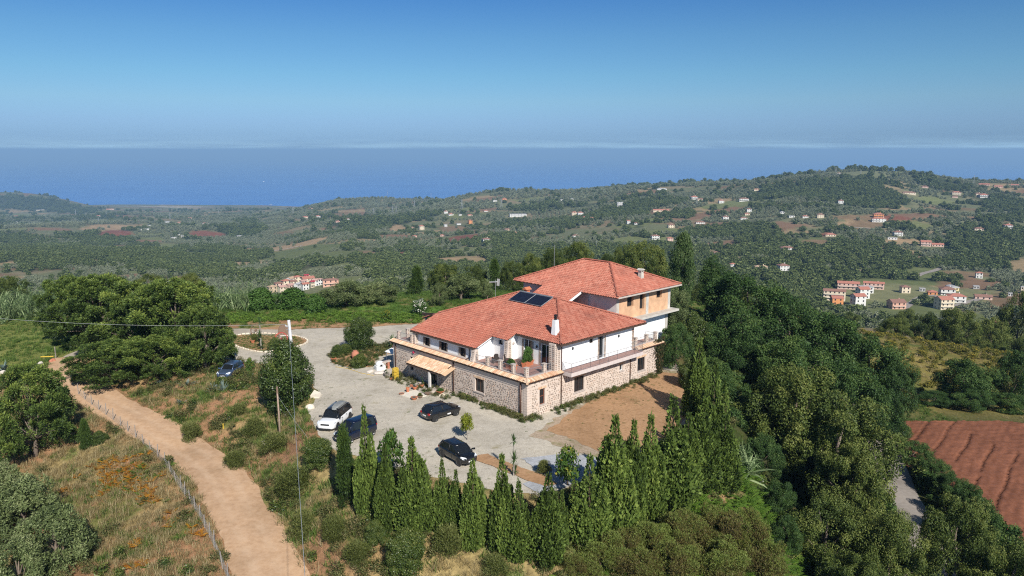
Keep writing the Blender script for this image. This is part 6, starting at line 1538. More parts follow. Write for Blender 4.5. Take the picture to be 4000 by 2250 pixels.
# ---------------------------------------------------------------- scattered ground cover (uncountable): points with instanced tufts
def scatter(name, label, meshes, X, Y, S, seed=0, zoff=0.0, Z=None, tall=None, kind='stuff', cat=None):
    n = len(X); rg = np.random.default_rng(seed)
    Z = ground_z(X, Y) if Z is None else Z
    me = bpy.data.meshes.new(name); me.vertices.add(n); me.vertices.foreach_set('co', np.c_[X, Y, Z + zoff].astype(np.float32).ravel())
    rot = np.zeros((n, 3), np.float32); rot[:, 2] = rg.uniform(0, 6.283, n); rot[:, 0] = rg.normal(0, .08, n); rot[:, 1] = rg.normal(0, .08, n)
    S = np.asarray(S, np.float32); sc = np.stack([S, S, S * (rg.uniform(.8, 1.25, n) if tall is None else tall)], 1).astype(np.float32)
    me.attributes.new('rot', 'FLOAT_VECTOR', 'POINT').data.foreach_set('vector', rot.ravel())
    me.attributes.new('scl', 'FLOAT_VECTOR', 'POINT').data.foreach_set('vector', sc.ravel())
    me.attributes.new('idx', 'INT', 'POINT').data.foreach_set('value', rg.integers(0, len(meshes), n).astype(np.int32))
    o = link(name, me); tag(o, label, cat, kind=kind)
    co = bpy.data.collections.new(name + '_kinds')
    for k, m in enumerate(meshes):
        q = bpy.data.objects.new('%s_kind' % name, m); co.objects.link(q)
    g = bpy.data.node_groups.new(name, 'GeometryNodeTree'); g.interface.new_socket('Geometry', in_out='INPUT', socket_type='NodeSocketGeometry'); g.interface.new_socket('Geometry', in_out='OUTPUT', socket_type='NodeSocketGeometry')
    N = g.nodes.new; gi = N('NodeGroupInput'); go = N('NodeGroupOutput'); ip = N('GeometryNodeInstanceOnPoints'); ci = N('GeometryNodeCollectionInfo')
    ci.inputs['Collection'].default_value = co; ci.inputs['Separate Children'].default_value = True; ci.inputs['Reset Children'].default_value = True
    def na(nm, ty):
        q = N('GeometryNodeInputNamedAttribute'); q.data_type = ty; q.inputs['Name'].default_value = nm; return q.outputs['Attribute']
    L = g.links.new; L(gi.outputs[0], ip.inputs['Points']); L(ci.outputs[0], ip.inputs['Instance']); ip.inputs['Pick Instance'].default_value = True
    L(na('idx', 'INT'), ip.inputs['Instance Index']); er = N('FunctionNodeEulerToRotation'); L(na('rot', 'FLOAT_VECTOR'), er.inputs[0]); L(er.outputs[0], ip.inputs['Rotation']); L(na('scl', 'FLOAT_VECTOR'), ip.inputs['Scale'])
    L(ip.outputs[0], go.inputs[0])
    md = o.modifiers.new('scatter', 'NODES'); md.node_group = g
    return o
def tuft(name, mat, seed, n=26, L=.5, Wd=.03, tilt=(.05, .9), spread=.2, curl=.6):
    rg = random.Random(seed)
    return rosette(name, mat, seed, 0, L, Wd, tilt, 0, curl, 2, stems=tuple((rg.uniform(-spread, spread), rg.uniform(-spread, spread), -.02, 1, rg.uniform(.6, 1.15)) for _ in range(n)))
def bushlet(name, mat, seed, n=10, per=34, L=.16, Wd=.07):
    return crown_mesh(name, mat, seed, n, per, L, Wd, 'dome', .24, .0, .8, .4)[0]
def fern(name, mat, seed):
    rg = random.Random(seed); V = []; Fc = []; T = []
    for i in range(9):
        a = rg.uniform(0, 6.28); d = Vector((math.cos(a), math.sin(a), 0)); s_ = Vector((-d.y, d.x, 0)); L = rg.uniform(.7, 1.1); tt = rg.random()
        for k in range(1, 9):
            q = k / 9; p = d * (L * q * .9) + Vector((0, 0, L * (1.25 * q - .8 * q * q))); w = .26 * math.sin(math.pi * min(1, q * .8 + .2)) * L
            for sg in (-1, 1):
                b0 = len(V); e = p + s_ * sg * w + d * w * .45 - Vector((0, 0, w * .25)); V += [p - d * .045, p + d * .05, e]; Fc.append((b0, b0 + 1, b0 + 2)); T += [tt * .8 + .1] * 3
    return mesh_np(name, np.array([tuple(v) for v in V]), np.array(Fc), MAT[mat], T)
DRY = [tuft('dry_tuft', 'dry_blade', i, 30, .7, .035, (.1, 1.0), .28) for i in range(3)]
GRN = [tuft('green_tuft', 'green_blade', i, 30, .42, .035, (.1, 1.1), .25) for i in range(3)]
WEED = [bushlet('weed', 'weed_mix', 200 + i, 8, 26, .2, .05) for i in range(3)] + [bushlet('weed', 'bush_leaf', 210, 8, 30, .18, .08)]
def pts(n, x0, x1, y0, y1, seed): rg = np.random.default_rng(seed); return rg.uniform(x0, x1, n), rg.uniform(y0, y1, n), rg
def keep(m, *a): return [q[m] for q in a]
def clear_of_roads(X, Y, yard=0.4, track=2.3):
    return (poly_dist(X, Y, YARD) > yard) & (path_dist(X, Y, TRACK)[0] > track) & (path_dist(X, Y, LANE)[0] > 2.0) & (poly_dist(X, Y, RED_FIELD) > .2)
def in_view(X, Y, m=6): return (np.abs(X) < .74 * Y + m)
# dry grass of the left field and of the slopes
X, Y, rg = pts(26000, -62, 20, 40, 92, 1); ok = clear_of_roads(X, Y, .8) & in_view(X, Y); n1 = fbm(X * .13, Y * .13, 3, 4)
d_tr = path_dist(X, Y, TRACK)[0]; leftside = X < np.interp(Y, TRACK[:, 1], TRACK[:, 0])
near_f = leftside & (d_tr < 11)
ok &= rg.random(len(X)) < np.where(near_f, .95, np.where(n1 < .5, .62, .16)) * np.where(X > 2, .6, 1)
X, Y = keep(ok, X, Y); scatter('dry_grass', 'straw coloured dry grass over the track field and banks', DRY, X, Y, np.random.default_rng(2).uniform(.5, 1.15, len(X)), 3)
# green grass
X, Y, rg = pts(60000, -95, 60, 44, 160, 4); n2 = fbm(X * .5, Y * .5, 13, 4); n1 = fbm(X * .12, Y * .12, 3, 4)
ok = clear_of_roads(X, Y, .25) & in_view(X, Y)
mead = (Y + .12 * X > 109) & (X < 45) | ((X < -54) & (Y > 88))
bank = (~mead) & (path_dist(X, Y, TRACK)[0] < 14) & (X > np.interp(Y, TRACK[:, 1], TRACK[:, 0]))
ok &= rg.random(len(X)) < np.where(mead, .75, np.where(bank, .9 * sstep(.34, .55, n2) + .2, .62 * sstep(.44, .60, n2)))
X, Y = keep(ok, X, Y); scatter('green_grass', 'green grass and low weeds on meadow and banks', GRN, X, Y, np.random.default_rng(5).uniform(.6, 1.7, len(X)), 6)
# weeds: bank, yard rim, wall foot
X, Y, rg = pts(9000, -62, 30, 44, 92, 7); ok = clear_of_roads(X, Y, .5, 2.5) & in_view(X, Y); n2 = fbm(X * .3, Y * .3, 33, 3)
ok &= (sstep(.46, .64, n2) * np.where(X < np.interp(Y, TRACK[:, 1], TRACK[:, 0]), .22, .85) > rg.random(len(X)))
X, Y = keep(ok, X, Y); S = np.random.default_rng(8).uniform(.5, 1.5, len(X)); scatter('bank_weeds', 'tangled weeds and brambles on the banks and slopes', WEED, X, Y, S, 9, tall=.75)
X, Y, rg = pts(900, 4, 21, 60, 87, 30); ap = np.array([(3.2,66.8),(9.5,60.3),(14,64.5),(17.2,70),(19.5,77),(20.2,85),(17.5,86),(10,78)], float); ok = (poly_dist(X, Y, ap) < .6) & (rg.random(len(X)) < .12 + .75 * sstep(.52, .68, fbm(X * .3, Y * .3, 83, 3))); X, Y = keep(ok, X, Y)
scatter('apron_weeds', 'sparse dry weeds on the bare earth beside the house', GRN + DRY[:2], X, Y, rg.uniform(.2, .55, len(X)), 31, Z=np.full(len(X), .05), tall=.6)
# sparse weeds through the gravel
rg = np.random.default_rng(10); a44 = R(44)
def hxy(u, v): return 1.48 + u * math.cos(a44) - v * math.sin(a44), 70 + u * math.sin(a44) + v * math.cos(a44)
u = np.concatenate([rg.uniform(3, 21, 260), -np.abs(rg.normal(0, .35, 240)) - .05, rg.uniform(-2.4, -.4, 160), rg.uniform(-1, 1.2, 60)]); v = np.concatenate([-np.abs(rg.normal(0, .5, 260)) - .05, rg.uniform(.5, 10, 240), rg.uniform(10, 21, 160), -np.abs(rg.normal(0, .4, 60))])
X, Y = hxy(u, v); scatter('wall_weeds', 'green weeds along the foot of the stone walls', GRN + WEED, X, Y, rg.uniform(.25, .75, len(X)), 11, Z=np.full(len(X), .03), tall=.8)
X, Y, rg = pts(5200, -40, 10, 53, 110, 12); d = poly_dist(X, Y, YARD); n3 = fbm(X * .22, Y * .22, 43, 4)
uu = (X - 1.48) * math.cos(a44) + (Y - 70) * math.sin(a44); vv = -(X - 1.48) * math.sin(a44) + (Y - 70) * math.cos(a44)
ok = (d < -.1) & ~((uu > -.5) & (vv > -.5)) & ((sstep(.56, .7, n3) * .5 + sstep(-2.2, -.2, d) * .5) > rg.random(len(X)))
X, Y = keep(ok, X, Y); scatter('yard_weeds', 'thin weeds creeping into the gravel', GRN, X, Y, rg.uniform(.2, .5, len(X)), 13, Z=np.full(len(X), .02), tall=.5)
# ferns: rust ones by the fence, bright green ones on the right slope
def clump_pts(spots, seed):
    rg = np.random.default_rng(seed); X = []; Y = []
    for x, y, r, n in spots: X.append(x + rg.normal(0, r, n)); Y.append(y + rg.normal(0, r, n))
    return np.concatenate(X), np.concatenate(Y), rg
X, Y, rg = clump_pts([(-36.6, 65.5, 1.3, 70), (-35.0, 63.8, 1.0, 45), (-36, 61.8, .6, 22), (-33.3, 61.8, .9, 30), (-38.8, 66, .8, 18), (-31.5, 60.3, .8, 22), (-27, 57, .7, 12), (-25.3, 54.2, .5, 12), (-28.5, 52.8, .5, 10), (-40, 63, .4, 8), (-33, 66, .8, 10), (-27.5, 50, .5, 8)], 14)
scatter('rust_ferns', 'orange rust ferns in the dry grass by the track', [fern('fern', 'fern_rust', i) for i in range(3)] + [fern('fern', 'fern_green', 7)] + DRY[:2], X, Y, rg.uniform(.3, .75, len(X)), 15)
X, Y, rg = clump_pts([(19, 58, 1.6, 60), (21, 61, 1.5, 60), (20.5, 55, 1.3, 40), (17, 57, 1.2, 40), (22, 64, 1.3, 40), (23, 57.5, 1.2, 40), (13.2, 50.4, .8, 16), (19.5, 50.5, 1.0, 26), (23, 53, 1.2, 30), (15.5, 56.5, 1, 22), (10, 52, .6, 8), (24, 60, 1.2, 30), (11, 49.6, .7, 14), (14, 52.5, .8, 16), (17, 52.2, .9, 20), (8.5, 50.5, .6, 10), (16.8, 49.3, .7, 14)], 16)
scatter('green_ferns', 'bright green bracken on the slope below the cypresses', [fern('fern', 'fern_green', i) for i in range(3)], X, Y, rg.uniform(.6, 1.3, len(X)), 17)
# heath filling the slope below the cypresses
X, Y, rg = pts(2600, 3, 25, 44, 60, 26); ok = (poly_dist(X, Y, YARD) > 3.2) & (Y < 49.5 + .42 * (X - 3)) & (rg.random(len(X)) < .7); X, Y = keep(ok, X, Y)
scatter('heath_scrub', 'tangled brown and green heath on the slope below the cypresses', [bushlet('heath', 'heather_leaf', 260 + i, 10, 40, .16, .035) for i in range(3)] + [fern('heath', 'fern_green', 31), fern('heath', 'fern_green', 32), bushlet('heath', 'broom_leaf', 265, 10, 40, .2, .03), WEED[0], DRY[0]], X, Y, rg.uniform(.5, 1.3, len(X)), 27, tall=.85)
# bramble carpet behind the yard, gorse meadow, reeds
X, Y, rg = pts(2600, -52, -14, 108, 118, 18); ok = (Y > 110.5 - .04 * X) & (rg.random(len(X)) < .8); X, Y = keep(ok, X, Y)
scatter('bramble_carpet', 'low bright green bramble carpet behind the yard', [bushlet('bramble', 'fern_green', 220 + i, 7, 26, .2, .12) for i in range(2)] + GRN, X, Y, rg.uniform(.5, 1.0, len(X)), 19, tall=.55)
leaf('gorse_leaf', [(0, (.05, .07, .015)), (.5, (.13, .14, .03)), (.8, (.22, .20, .04)), (1, (.42, .33, .05))], .3)
X, Y, rg = pts(5200, 45, 150, 96, 178, 20); ok = (fbm(X * .06, Y * .06, 63, 3) > .42) & in_view(X, Y) & (poly_dist(X, Y, RED_FIELD) > 1); X, Y = keep(ok, X, Y)
scatter('gorse', 'yellow green gorse and grass on the right meadow', [bushlet('gorse', 'gorse_leaf', 230 + i, 9, 30, .2, .07) for i in range(3)] + DRY, X, Y, rg.uniform(.7, 1.9, len(X)), 21, tall=.7)
REED = []
for i in range(3):
    rg_ = random.Random(i + 70); REED.append(rosette('reed', 'reed_leaf', i, 0, .5, .05, (.3, 1.5), 0, .8, 3, stems=tuple((rg_.uniform(-.3, .3), rg_.uniform(-.3, .3), rg_.uniform(.5, 3.2), 1, 1.6) for _ in range(60)) + tuple((rg_.uniform(-.3, .3), rg_.uniform(-.3, .3), 0, 1, 6.0) for _ in range(10))))
X, Y, rg = clump_pts([(-92, 122, 5, 90), (-84, 121, 4, 80), (-78, 124, 3, 40), (-74, 123, 2.5, 30), (-55, 128, 3, 40), (-48, 127, 3, 40), (-44, 126, 2, 24), (-66, 128, 3, 30)], 22)
scatter('reed_bed', 'tall pale green giant reeds behind the pines', REED, X, Y, rg.uniform(.7, 1.15, len(X)), 23)
REED_TUFT = thing('reed_clump', 'leaning giant reed tuft between the cypresses and the sunlit oak', 'reeds', (21.5, 65.5, gz(21.5, 65.5)))
for k in range(5):
    o = link('reed', REED[k % 3], REED_TUFT); o.location = (random.uniform(-.7, .7), random.uniform(-.7, .7), 0); o.rotation_euler = (random.uniform(-.2, .2), random.uniform(.1, .5), random.uniform(0, 6)); o.scale = (1, 1, random.uniform(.8, 1.1))
# undergrowth filling the right hand wood
X, Y, rg = pts(2600, 20, 60, 50, 125, 24); ok = (X > 21 + .08 * (Y - 50)) & ((X > 30) | (Y > 77)) & clear_of_roads(X, Y, 1, 2) & (path_dist(X, Y, LANE)[0] > 2.4) & in_view(X, Y) & (X < 47 + .12 * (Y - 60)); X, Y = keep(ok, X, Y)
scatter('wood_undergrowth', 'dark undergrowth filling the right hand wood', [bushlet('undergrowth', 'acacia_leaf', 240 + i, 12, 40, .16, .07) for i in range(2)] + [bushlet('undergrowth', 'oak_leaf', 250, 12, 40, .15, .08)], X, Y, rg.uniform(.9, 2.4, len(X)), 25, tall=.9)
X, Y, rg = pts(420, 22, 31, 54, 78, 28); ok = (X > 22.5 + .12 * (Y - 54)) & (path_dist(X, Y, LANE)[0] > 3) & (rg.random(len(X)) < .5); X, Y = keep(ok, X, Y)
scatter('gap_shade_undergrowth', 'low dark undergrowth added to darken the gap left of the oaks', [bushlet('gap', 'acacia_leaf', 270 + i, 10, 36, .16, .06) for i in range(2)], X, Y, rg.uniform(.8, 1.5, len(X)), 29, tall=.55)  # added dark growth standing in for the deep shade here
# ---------------------------------------------------------------- the country beyond: woods and olive groves as masses
FW = [crown_mesh('far_tree', 'far_wood', 300 + i, 26, 26, .17, .14, 'round', .2, .0, 1.0, .7)[0] for i in range(3)]
FO = [crown_mesh('far_olive_tree', 'far_olive', 310 + i, 14, 22, .2, .13, 'dome', .24, .05, 1.0, .6)[0] for i in range(2)]
def polar_pts(n, y0, y1, seed, tmax=1.0):
    """even spread over the wedge of country in view"""
    rg = np.random.default_rng(seed); Y = np.sqrt(rg.random(n) * (y1 ** 2 - y0 ** 2) + y0 ** 2); return rg.uniform(-tmax, tmax, n) * Y, Y, rg
def clear_of_houses(X, Y, front=26):
    ok = np.ones(len(X), bool)
    for h in FAR_HOUSES:
        hx, hy, w = h[0], h[1], h[2]; u = np.array((hx, hy)) / math.hypot(hx, hy); dx, dy = X - hx, Y - hy
        al = dx * u[0] + dy * u[1]; la = np.abs(dx * u[1] - dy * u[0]); ok &= ~((la < w * .62 + 2.5) & (al > -front - w * .5 - 6) & (al < w * .6 + 4))
    t = X / Y; ok &= ~((t > -.335) & (t < -.215) & (Y > 250) & (Y < 715))      # open slope below the red hamlet
    return ok
def far_forest():
    XX = []; YY = []; SS = []
    for n, y0, y1, s0, s1, sd in ((13500, 420, 700, 5, 9.5, 1), (52000, 700, 1800, 6, 11, 2), (52000, 1800, 4700, 9, 17, 3)):
        X, Y, rg = polar_pts(n, y0, y1, 400 + sd); w = forest_w(X, Y)
        nearok = np.hypot(X, Y - 60) > 105
        ok = (rg.random(n) < w * .95 + .02) & nearok & (ground_z(X, Y) > -394) & clear_of_houses(X, Y)
        for k in ('village', 'meadow', 'tan', 'red', 'brown'): ok &= ~((cover(X, Y, k) > .5) & (rg.random(n) > .03))
        X, Y = keep(ok, X, Y); XX.append(X); YY.append(Y); SS.append(np.random.default_rng(sd).uniform(s0, s1, len(X)))
    return np.concatenate(XX), np.concatenate(YY), np.concatenate(SS)
X, Y, S = far_forest(); hz_ = np.random.default_rng(3).uniform(.6, 1.0, len(X)); print('far trees', len(X))
scatter('distant_woodland', 'dark woods on the slopes and valleys beyond the house', FW, X, Y, S, 31, -.6, tall=hz_)
def far_groves():
    XX = []; YY = []; SS = []
    for st, y0, y1, s0, s1 in ((7.5, 330, 1100, 4.2, 6.2), (9.5, 1100, 2000, 5, 7.5), (15, 2000, 3600, 8, 12)):
        a = np.arange(-y1, y1, st); b_ = np.arange(y0, y1, st); X, Y = np.meshgrid(a, b_); X = X.ravel(); Y = Y.ravel()
        m = np.abs(X) < Y; X, Y = X[m], Y[m]; rg = np.random.default_rng(int(y0))
        X = X + 10 * np.sin(Y / 90.) + rg.normal(0, st * .14, len(X)); Y = Y + 10 * np.sin(X / 70.) + rg.normal(0, st * .14, len(Y))
        w = 1 - forest_w(X, Y); gap = fbm(X / 110., Y / 110., 91, 3)
        p = w * sstep(.36, .48, gap) * .92 * (plots(X, Y) > .24)
        for k in ('village', 'meadow', 'tan', 'red', 'brown', 'sand'): p = p * (1 - .96 * cover(X, Y, k))
        ok = (rg.random(len(X)) < p) & (ground_z(X, Y) > -390) & clear_of_houses(X, Y, 14); XX.append(X[ok]); YY.append(Y[ok]); SS.append(rg.uniform(s0, s1, ok.sum()))
    return np.concatenate(XX), np.concatenate(YY), np.concatenate(SS)
X, Y, S = far_groves(); print('far olives', len(X))
scatter('distant_olive_groves', 'grey green olive groves in rows across the far slopes', FO, X, Y, S, 33, -.3, tall=np.full(len(X), .8))

# wood on the drop between the gorse meadow and the village
X, Y, rg = polar_pts(620, 160, 440, 500, .8); ok = (X > 45) & (np.hypot(X, Y - 60) > 112) & (rg.random(len(X)) < .8) & clear_of_houses(X, Y) & ~((cover(X, Y, 'meadow') > .5)); X, Y = keep(ok, X, Y)
scatter('hillside_wood', 'mixed wood on the hillside dropping to the village', [proto('oak')[0][0][1], proto('oak')[1][0][1], proto('acacia')[0][0][1], proto('acacia')[1][0][1]], X, Y, rg.uniform(5, 9.5, len(X)), 35, -.5, tall=rg.uniform(.6, .95, len(X)))
# ---------------------------------------------------------------- far houses, each with walls, roof and windows
WALLC = {'white': (.64, .63, .60), 'cream': (.66, .56, .42), 'pink': (.60, .42, .35), 'rose': (.60, .36, .27), 'orange': (.62, .27, .11), 'yellow': (.72, .58, .32), 'tan': (.55, .42, .30), 'grey': (.45, .44, .43)}
ROOFC = {'red': (.42, .17, .12), 'brown': (.26, .135, .10), 'grey': (.42, .41, .41), 'tan': (.48, .33, .22), 'pink': (.48, .29, .24), 'crimson': (.36, .04, .06)}
for k, c in WALLC.items(): plain('wall_' + k, c, .9, var=.06, scale=.4, spec=.1)
for k, c in ROOFC.items():
    m, nt, p = _new('roof_' + k); p.inputs['Roughness'].default_value = .9; f = noise_node(nt, 1.4, 5, .7)
    nt.links.new(ramp_node(nt, [(.3, tuple(x * .78 for x in c)), (.7, tuple(x * 1.2 for x in c))], f), p.inputs['Base Color'])
plain('far_window', (.03, .03, .035), .3, var=0); plain('far_shutter', (.12, .09, .07), .7, var=.1)
def far_house(x, y, w, style, wall_, roof, fl, ry, dp, label):
    w *= .86 if y > 1000 else .93
    d = w * dp; h = 2.9 * fl; e = .45
    # the front looks back toward the yard, turned a little
    rz = math.atan2(x, y) * -1 + ry
    t = thing('far_house', label, 'house', (x, y, gz(x, y) - .3), rz, 'houses spread over the countryside')
    hw, hd = w / 2, d / 2
    mb = MB()
    if style == 'gable':
        rh = hd * .42; mb.add([(-hw, -hd, -3), (hw, -hd, -3), (hw, hd, -3), (-hw, hd, -3), (-hw, -hd, h), (hw, -hd, h), (hw, hd, h), (-hw, hd, h), (-hw, 0, h + rh), (hw, 0, h + rh)], [(0, 1, 5, 4), (2, 3, 7, 6), (1, 2, 6, 9, 5), (3, 0, 4, 8, 7)])
    else: mb.box(-hw, hw, -hd, hd, -3, h)
    mb.build('wall', MAT['wall_' + wall_], t)
    mb = MB(); ew, ed = hw + e, hd + e
    if style == 'gable':
        rh = ed * .42
        for s_ in (-1, 1): mb.add([(-ew, s_ * ed, h - .12), (ew, s_ * ed, h - .12), (ew, 0, h + rh), (-ew, 0, h + rh), (-ew, s_ * ed, h + .12), (ew, s_ * ed, h + .12), (ew, 0, h + rh + .24), (-ew, 0, h + rh + .24)], [(0, 1, 2, 3), (7, 6, 5, 4), (0, 4, 5, 1), (1, 5, 6, 2), (3, 2, 6, 7), (0, 3, 7, 4)])
    elif style == 'hip':
        r_ = max(0.01, hw - hd) if hw > hd else .01; rh = min(ed, ew) * .42
        mb.add([(-ew, -ed, h), (ew, -ed, h), (ew, ed, h), (-ew, ed, h), (-r_, 0, h + rh), (r_, 0, h + rh), (-ew, -ed, h + .15), (ew, -ed, h + .15), (ew, ed, h + .15), (-ew, ed, h + .15)], [(3, 2, 1, 0), (0, 1, 7, 6), (1, 2, 8, 7), (2, 3, 9, 8), (3, 0, 6, 9), (6, 7, 5, 4), (7, 8, 5), (8, 9, 4, 5), (9, 6, 4)])
    elif style == 'shed':
        n = 8; vs = []
        for k in range(n + 1): a = math.pi * k / n; vs += [(-ew * math.cos(a), -ed, h + hw * .45 * math.sin(a)), (-ew * math.cos(a), ed, h + hw * .45 * math.sin(a))]
        mb.add(vs, [(2 * k, 2 * k + 1, 2 * k + 3, 2 * k + 2) for k in range(n)] + [tuple(2 * k for k in range(n + 1)), tuple(2 * k + 1 for k in range(n, -1, -1))])
    else: mb.box(-hw - .15, hw + .15, -hd - .15, hd + .15, h, h + .45)
    mb.build('roof', MAT['roof_' + roof], t)
    if style != 'flat' and w > 9:
        mb = MB(); cx = hw * .4; mb.box(cx - .35, cx + .35, -.35 + hd * .2, .35 + hd * .2, h + .2, h + hd * .42 + 1.0); mb.build('chimney', MAT['wall_' + wall_], t)
    n = max(2, min(5, int(w / 3.4)))
    wm = WIN['door' if False else 'window']
    for f in range(fl):
        for k in range(n):
            o = link('window', wm, t); o.location = (-hw + w * (k + .5) / n, -hd - .02, 3 * f + 1.0); o.scale = (1, 1, 1)
        for k in range(2):
            o = link('window', wm, t); o.location = (hw + .02, -hd + d * (k + .5) / 2, 3 * f + 1.0); o.rotation_euler = (0, 0, R(90))
            if abs(x) > 0 and x > 0: o.location.x = -hw - .02; o.rotation_euler = (0, 0, R(-90))
    if fl > 1 and w > 11 and style != 'shed':
        for f in range(1, fl):
            mb = MB(); mb.box(-hw * .9, hw * .9, -hd - 1.3, -hd - .01, 3 * f - .18, 3 * f); o = mb.build('balcony', MAT['wall_white'], t)
            mb = MB(); mb.box(-hw * .9, hw * .9, -hd - 1.3, -hd - 1.22, 3 * f, 3 * f + .9); mb.build('parapet', MAT['wall_' + wall_], o)
    return t
WIN = {}
_m = MB(); _m.box(-.55, .55, 0, .06, 0, 1.5); WIN['window'] = _m.mesh('window', MAT['far_window'])
for a in FAR_HOUSES: far_house(*a)
# ---------------------------------------------------------------- pylons
plain('pylon_steel', (.42, .43, .44), .5, .5, var=.05)
def pylon(x, y, h, label):
    mast = 'mast' in label
    t = thing('lattice_pylon' if not mast else 'radio_mast', label, 'pylon' if not mast else 'mast', (x, y, gz(x, y) - 1), random.uniform(-.4, .4), None if mast else 'power pylons on the far slopes')
    mb = MB(); b = h * (.10 if not mast else .02); r = max(.10, h * .005); lv = [0, .25, .45, .62, .76, .88, 1.0]; wd = lambda q: b * (1 - q) ** 1.3 + h * .012
    for sx, sy in ((-1, -1), (1, -1), (1, 1), (-1, 1)): mb.tube([(sx * wd(q), sy * wd(q), h * q) for q in lv], r, 4)
    mb.build('tower_leg_frame', MAT['pylon_steel'], t)
    mb = MB()
    for q0, q1 in zip(lv, lv[1:]):
        for k in range(4):
            c = [(-1, -1), (1, -1), (1, 1), (-1, 1)]; a, b2 = c[k], c[(k + 1) % 4]
            mb.tube([(a[0] * wd(q0), a[1] * wd(q0), h * q0), (b2[0] * wd(q1), b2[1] * wd(q1), h * q1)], r * .6, 3, False)
            mb.tube([(b2[0] * wd(q0), b2[1] * wd(q0), h * q0), (a[0] * wd(q1), a[1] * wd(q1), h * q1)], r * .6, 3, False)
    mb.build('lattice', MAT['pylon_steel'], t)
    if not mast:
        for q, wv in ((.70, .16), (.82, .19), (.94, .13)):
            mb = MB(); mb.tube([(-h * wv, 0, h * q), (0, 0, h * (q + .035)), (h * wv, 0, h * q)], r * .8, 4); mb.tube([(-h * wv, 0, h * q), (h * wv, 0, h * q)], r * .7, 4); mb.build('cross_arm', MAT['pylon_steel'], t)
for a in PYLONS: pylon(*a)
# ---------------------------------------------------------------- village roads, sports ground
def far_road(name, P, hw, mat='lane_asphalt'):
    Q = resample(np.array([(x, y, 0) for x, y in P], float), 6.0); Q[:, 2] = ground_z(Q[:, 0], Q[:, 1]); Q[:, 2] = np.convolve(np.pad(Q[:, 2], 2, 'edge'), np.ones(5) / 5, 'valid')
    V = []
    for i in range(len(Q)):
        d = Q[min(i + 1, len(Q) - 1)][:2] - Q[max(i - 1, 0)][:2]; d /= np.linalg.norm(d); nr = np.array((d[1], -d[0]))
        for sg in (-1, 1): p = Q[i][:2] + nr * hw * sg; V.append((p[0], p[1], max(gz(*p), Q[i][2]) + .5))
    me = mesh_np(name, V, np.array([(2 * i, 2 * i + 1, 2 * i + 3, 2 * i + 2) for i in range(len(Q) - 1)]), MAT[mat]); tag(link(name, me), kind='structure')
for k, P in enumerate(FAR_ROADS): far_road('village_road' if k < 2 else 'country_road', P[1], P[0], 'lane_asphalt' if k < 2 else 'drive_concrete')
# white fishing boat on the sea
plain('boat_white', (.8, .8, .8), .4, var=0)
t = thing('boat', 'tiny white boat far out on the blue sea', 'boat', (-3420, 10400, -400), .6)
mb = MB(); mb.add([(-9, -2.5, 0), (9, -2.2, 0), (14, 0, .6), (9, 2.2, 0), (-9, 2.5, 0), (-10, -3.2, 3.2), (9, -3, 3.4), (16, 0, 4.4), (9, 3, 3.4), (-10, 3.2, 3.2)], [(0, 1, 6, 5), (1, 2, 7, 6), (2, 3, 8, 7), (3, 4, 9, 8), (4, 0, 5, 9), (5, 6, 7, 8, 9)]); mb.build('hull', MAT['boat_white'], t)
mb = MB(); mb.box(-6, 3, -2, 2, 3.2, 7.5); mb.build('cabin', MAT['boat_white'], t)
# ---------------------------------------------------------------- cars
def paint(name, c, rough=.25, metal=.0):
    m, nt, p = _new(name); p.inputs['Base Color'].default_value = (*c, 1); p.inputs['Roughness'].default_value = rough; p.inputs['Metallic'].default_value = metal; p.inputs['Coat Weight'].default_value = .8; p.inputs['Coat Roughness'].default_value = .04
    f = noise_node(nt, 3, 5); nt.links.new(ramp_node(nt, [(.3, (rough * .8,) * 3), (.75, (rough * 1.5,) * 3)], f), p.inputs['Roughness']); return m
paint('paint_white', (.78, .79, .80), .3); paint('paint_black', (.008, .008, .009), .25); paint('paint_navy', (.006, .011, .032), .25, .2); paint('paint_blue', (.085, .13, .22), .35, .5)
m_, nt_, p_ = _new('car_glass'); p_.inputs['Base Color'].default_value = (.012, .014, .016, 1); p_.inputs['Roughness'].default_value = .05; p_.inputs['Specular IOR Level'].default_value = .8
plain('tyre', (.018, .018, .018), .9, var=.2); plain('rim_alloy', (.45, .45, .46), .35, .8, var=.05); plain('rim_dark', (.09, .09, .095), .4, .6, var=.05); plain('black_trim', (.02, .02, .021), .6, var=.1)
plain('lamp_clear', (.72, .75, .78), .1, var=0, spec=.8); plain('lamp_red', (.35, .01, .015), .15, var=0, spec=.8); plain('number_plate', (.8, .8, .8), .5, var=0); plain('roof_box_grey', (.24, .245, .235), .5, var=.08); plain('chrome', (.7, .7, .7), .15, .9, var=0)
def loft(mb, secs):
    n = len(secs[0])
    vs = [p for s_ in secs for p in s_]; fs = [(i * n + k, i * n + (k + 1) % n, (i + 1) * n + (k + 1) % n, (i + 1) * n + k) for i in range(len(secs) - 1) for k in range(n)]
    mb.add(vs, fs + [tuple(range(n))[::-1], tuple(range((len(secs) - 1) * n, len(secs) * n))])
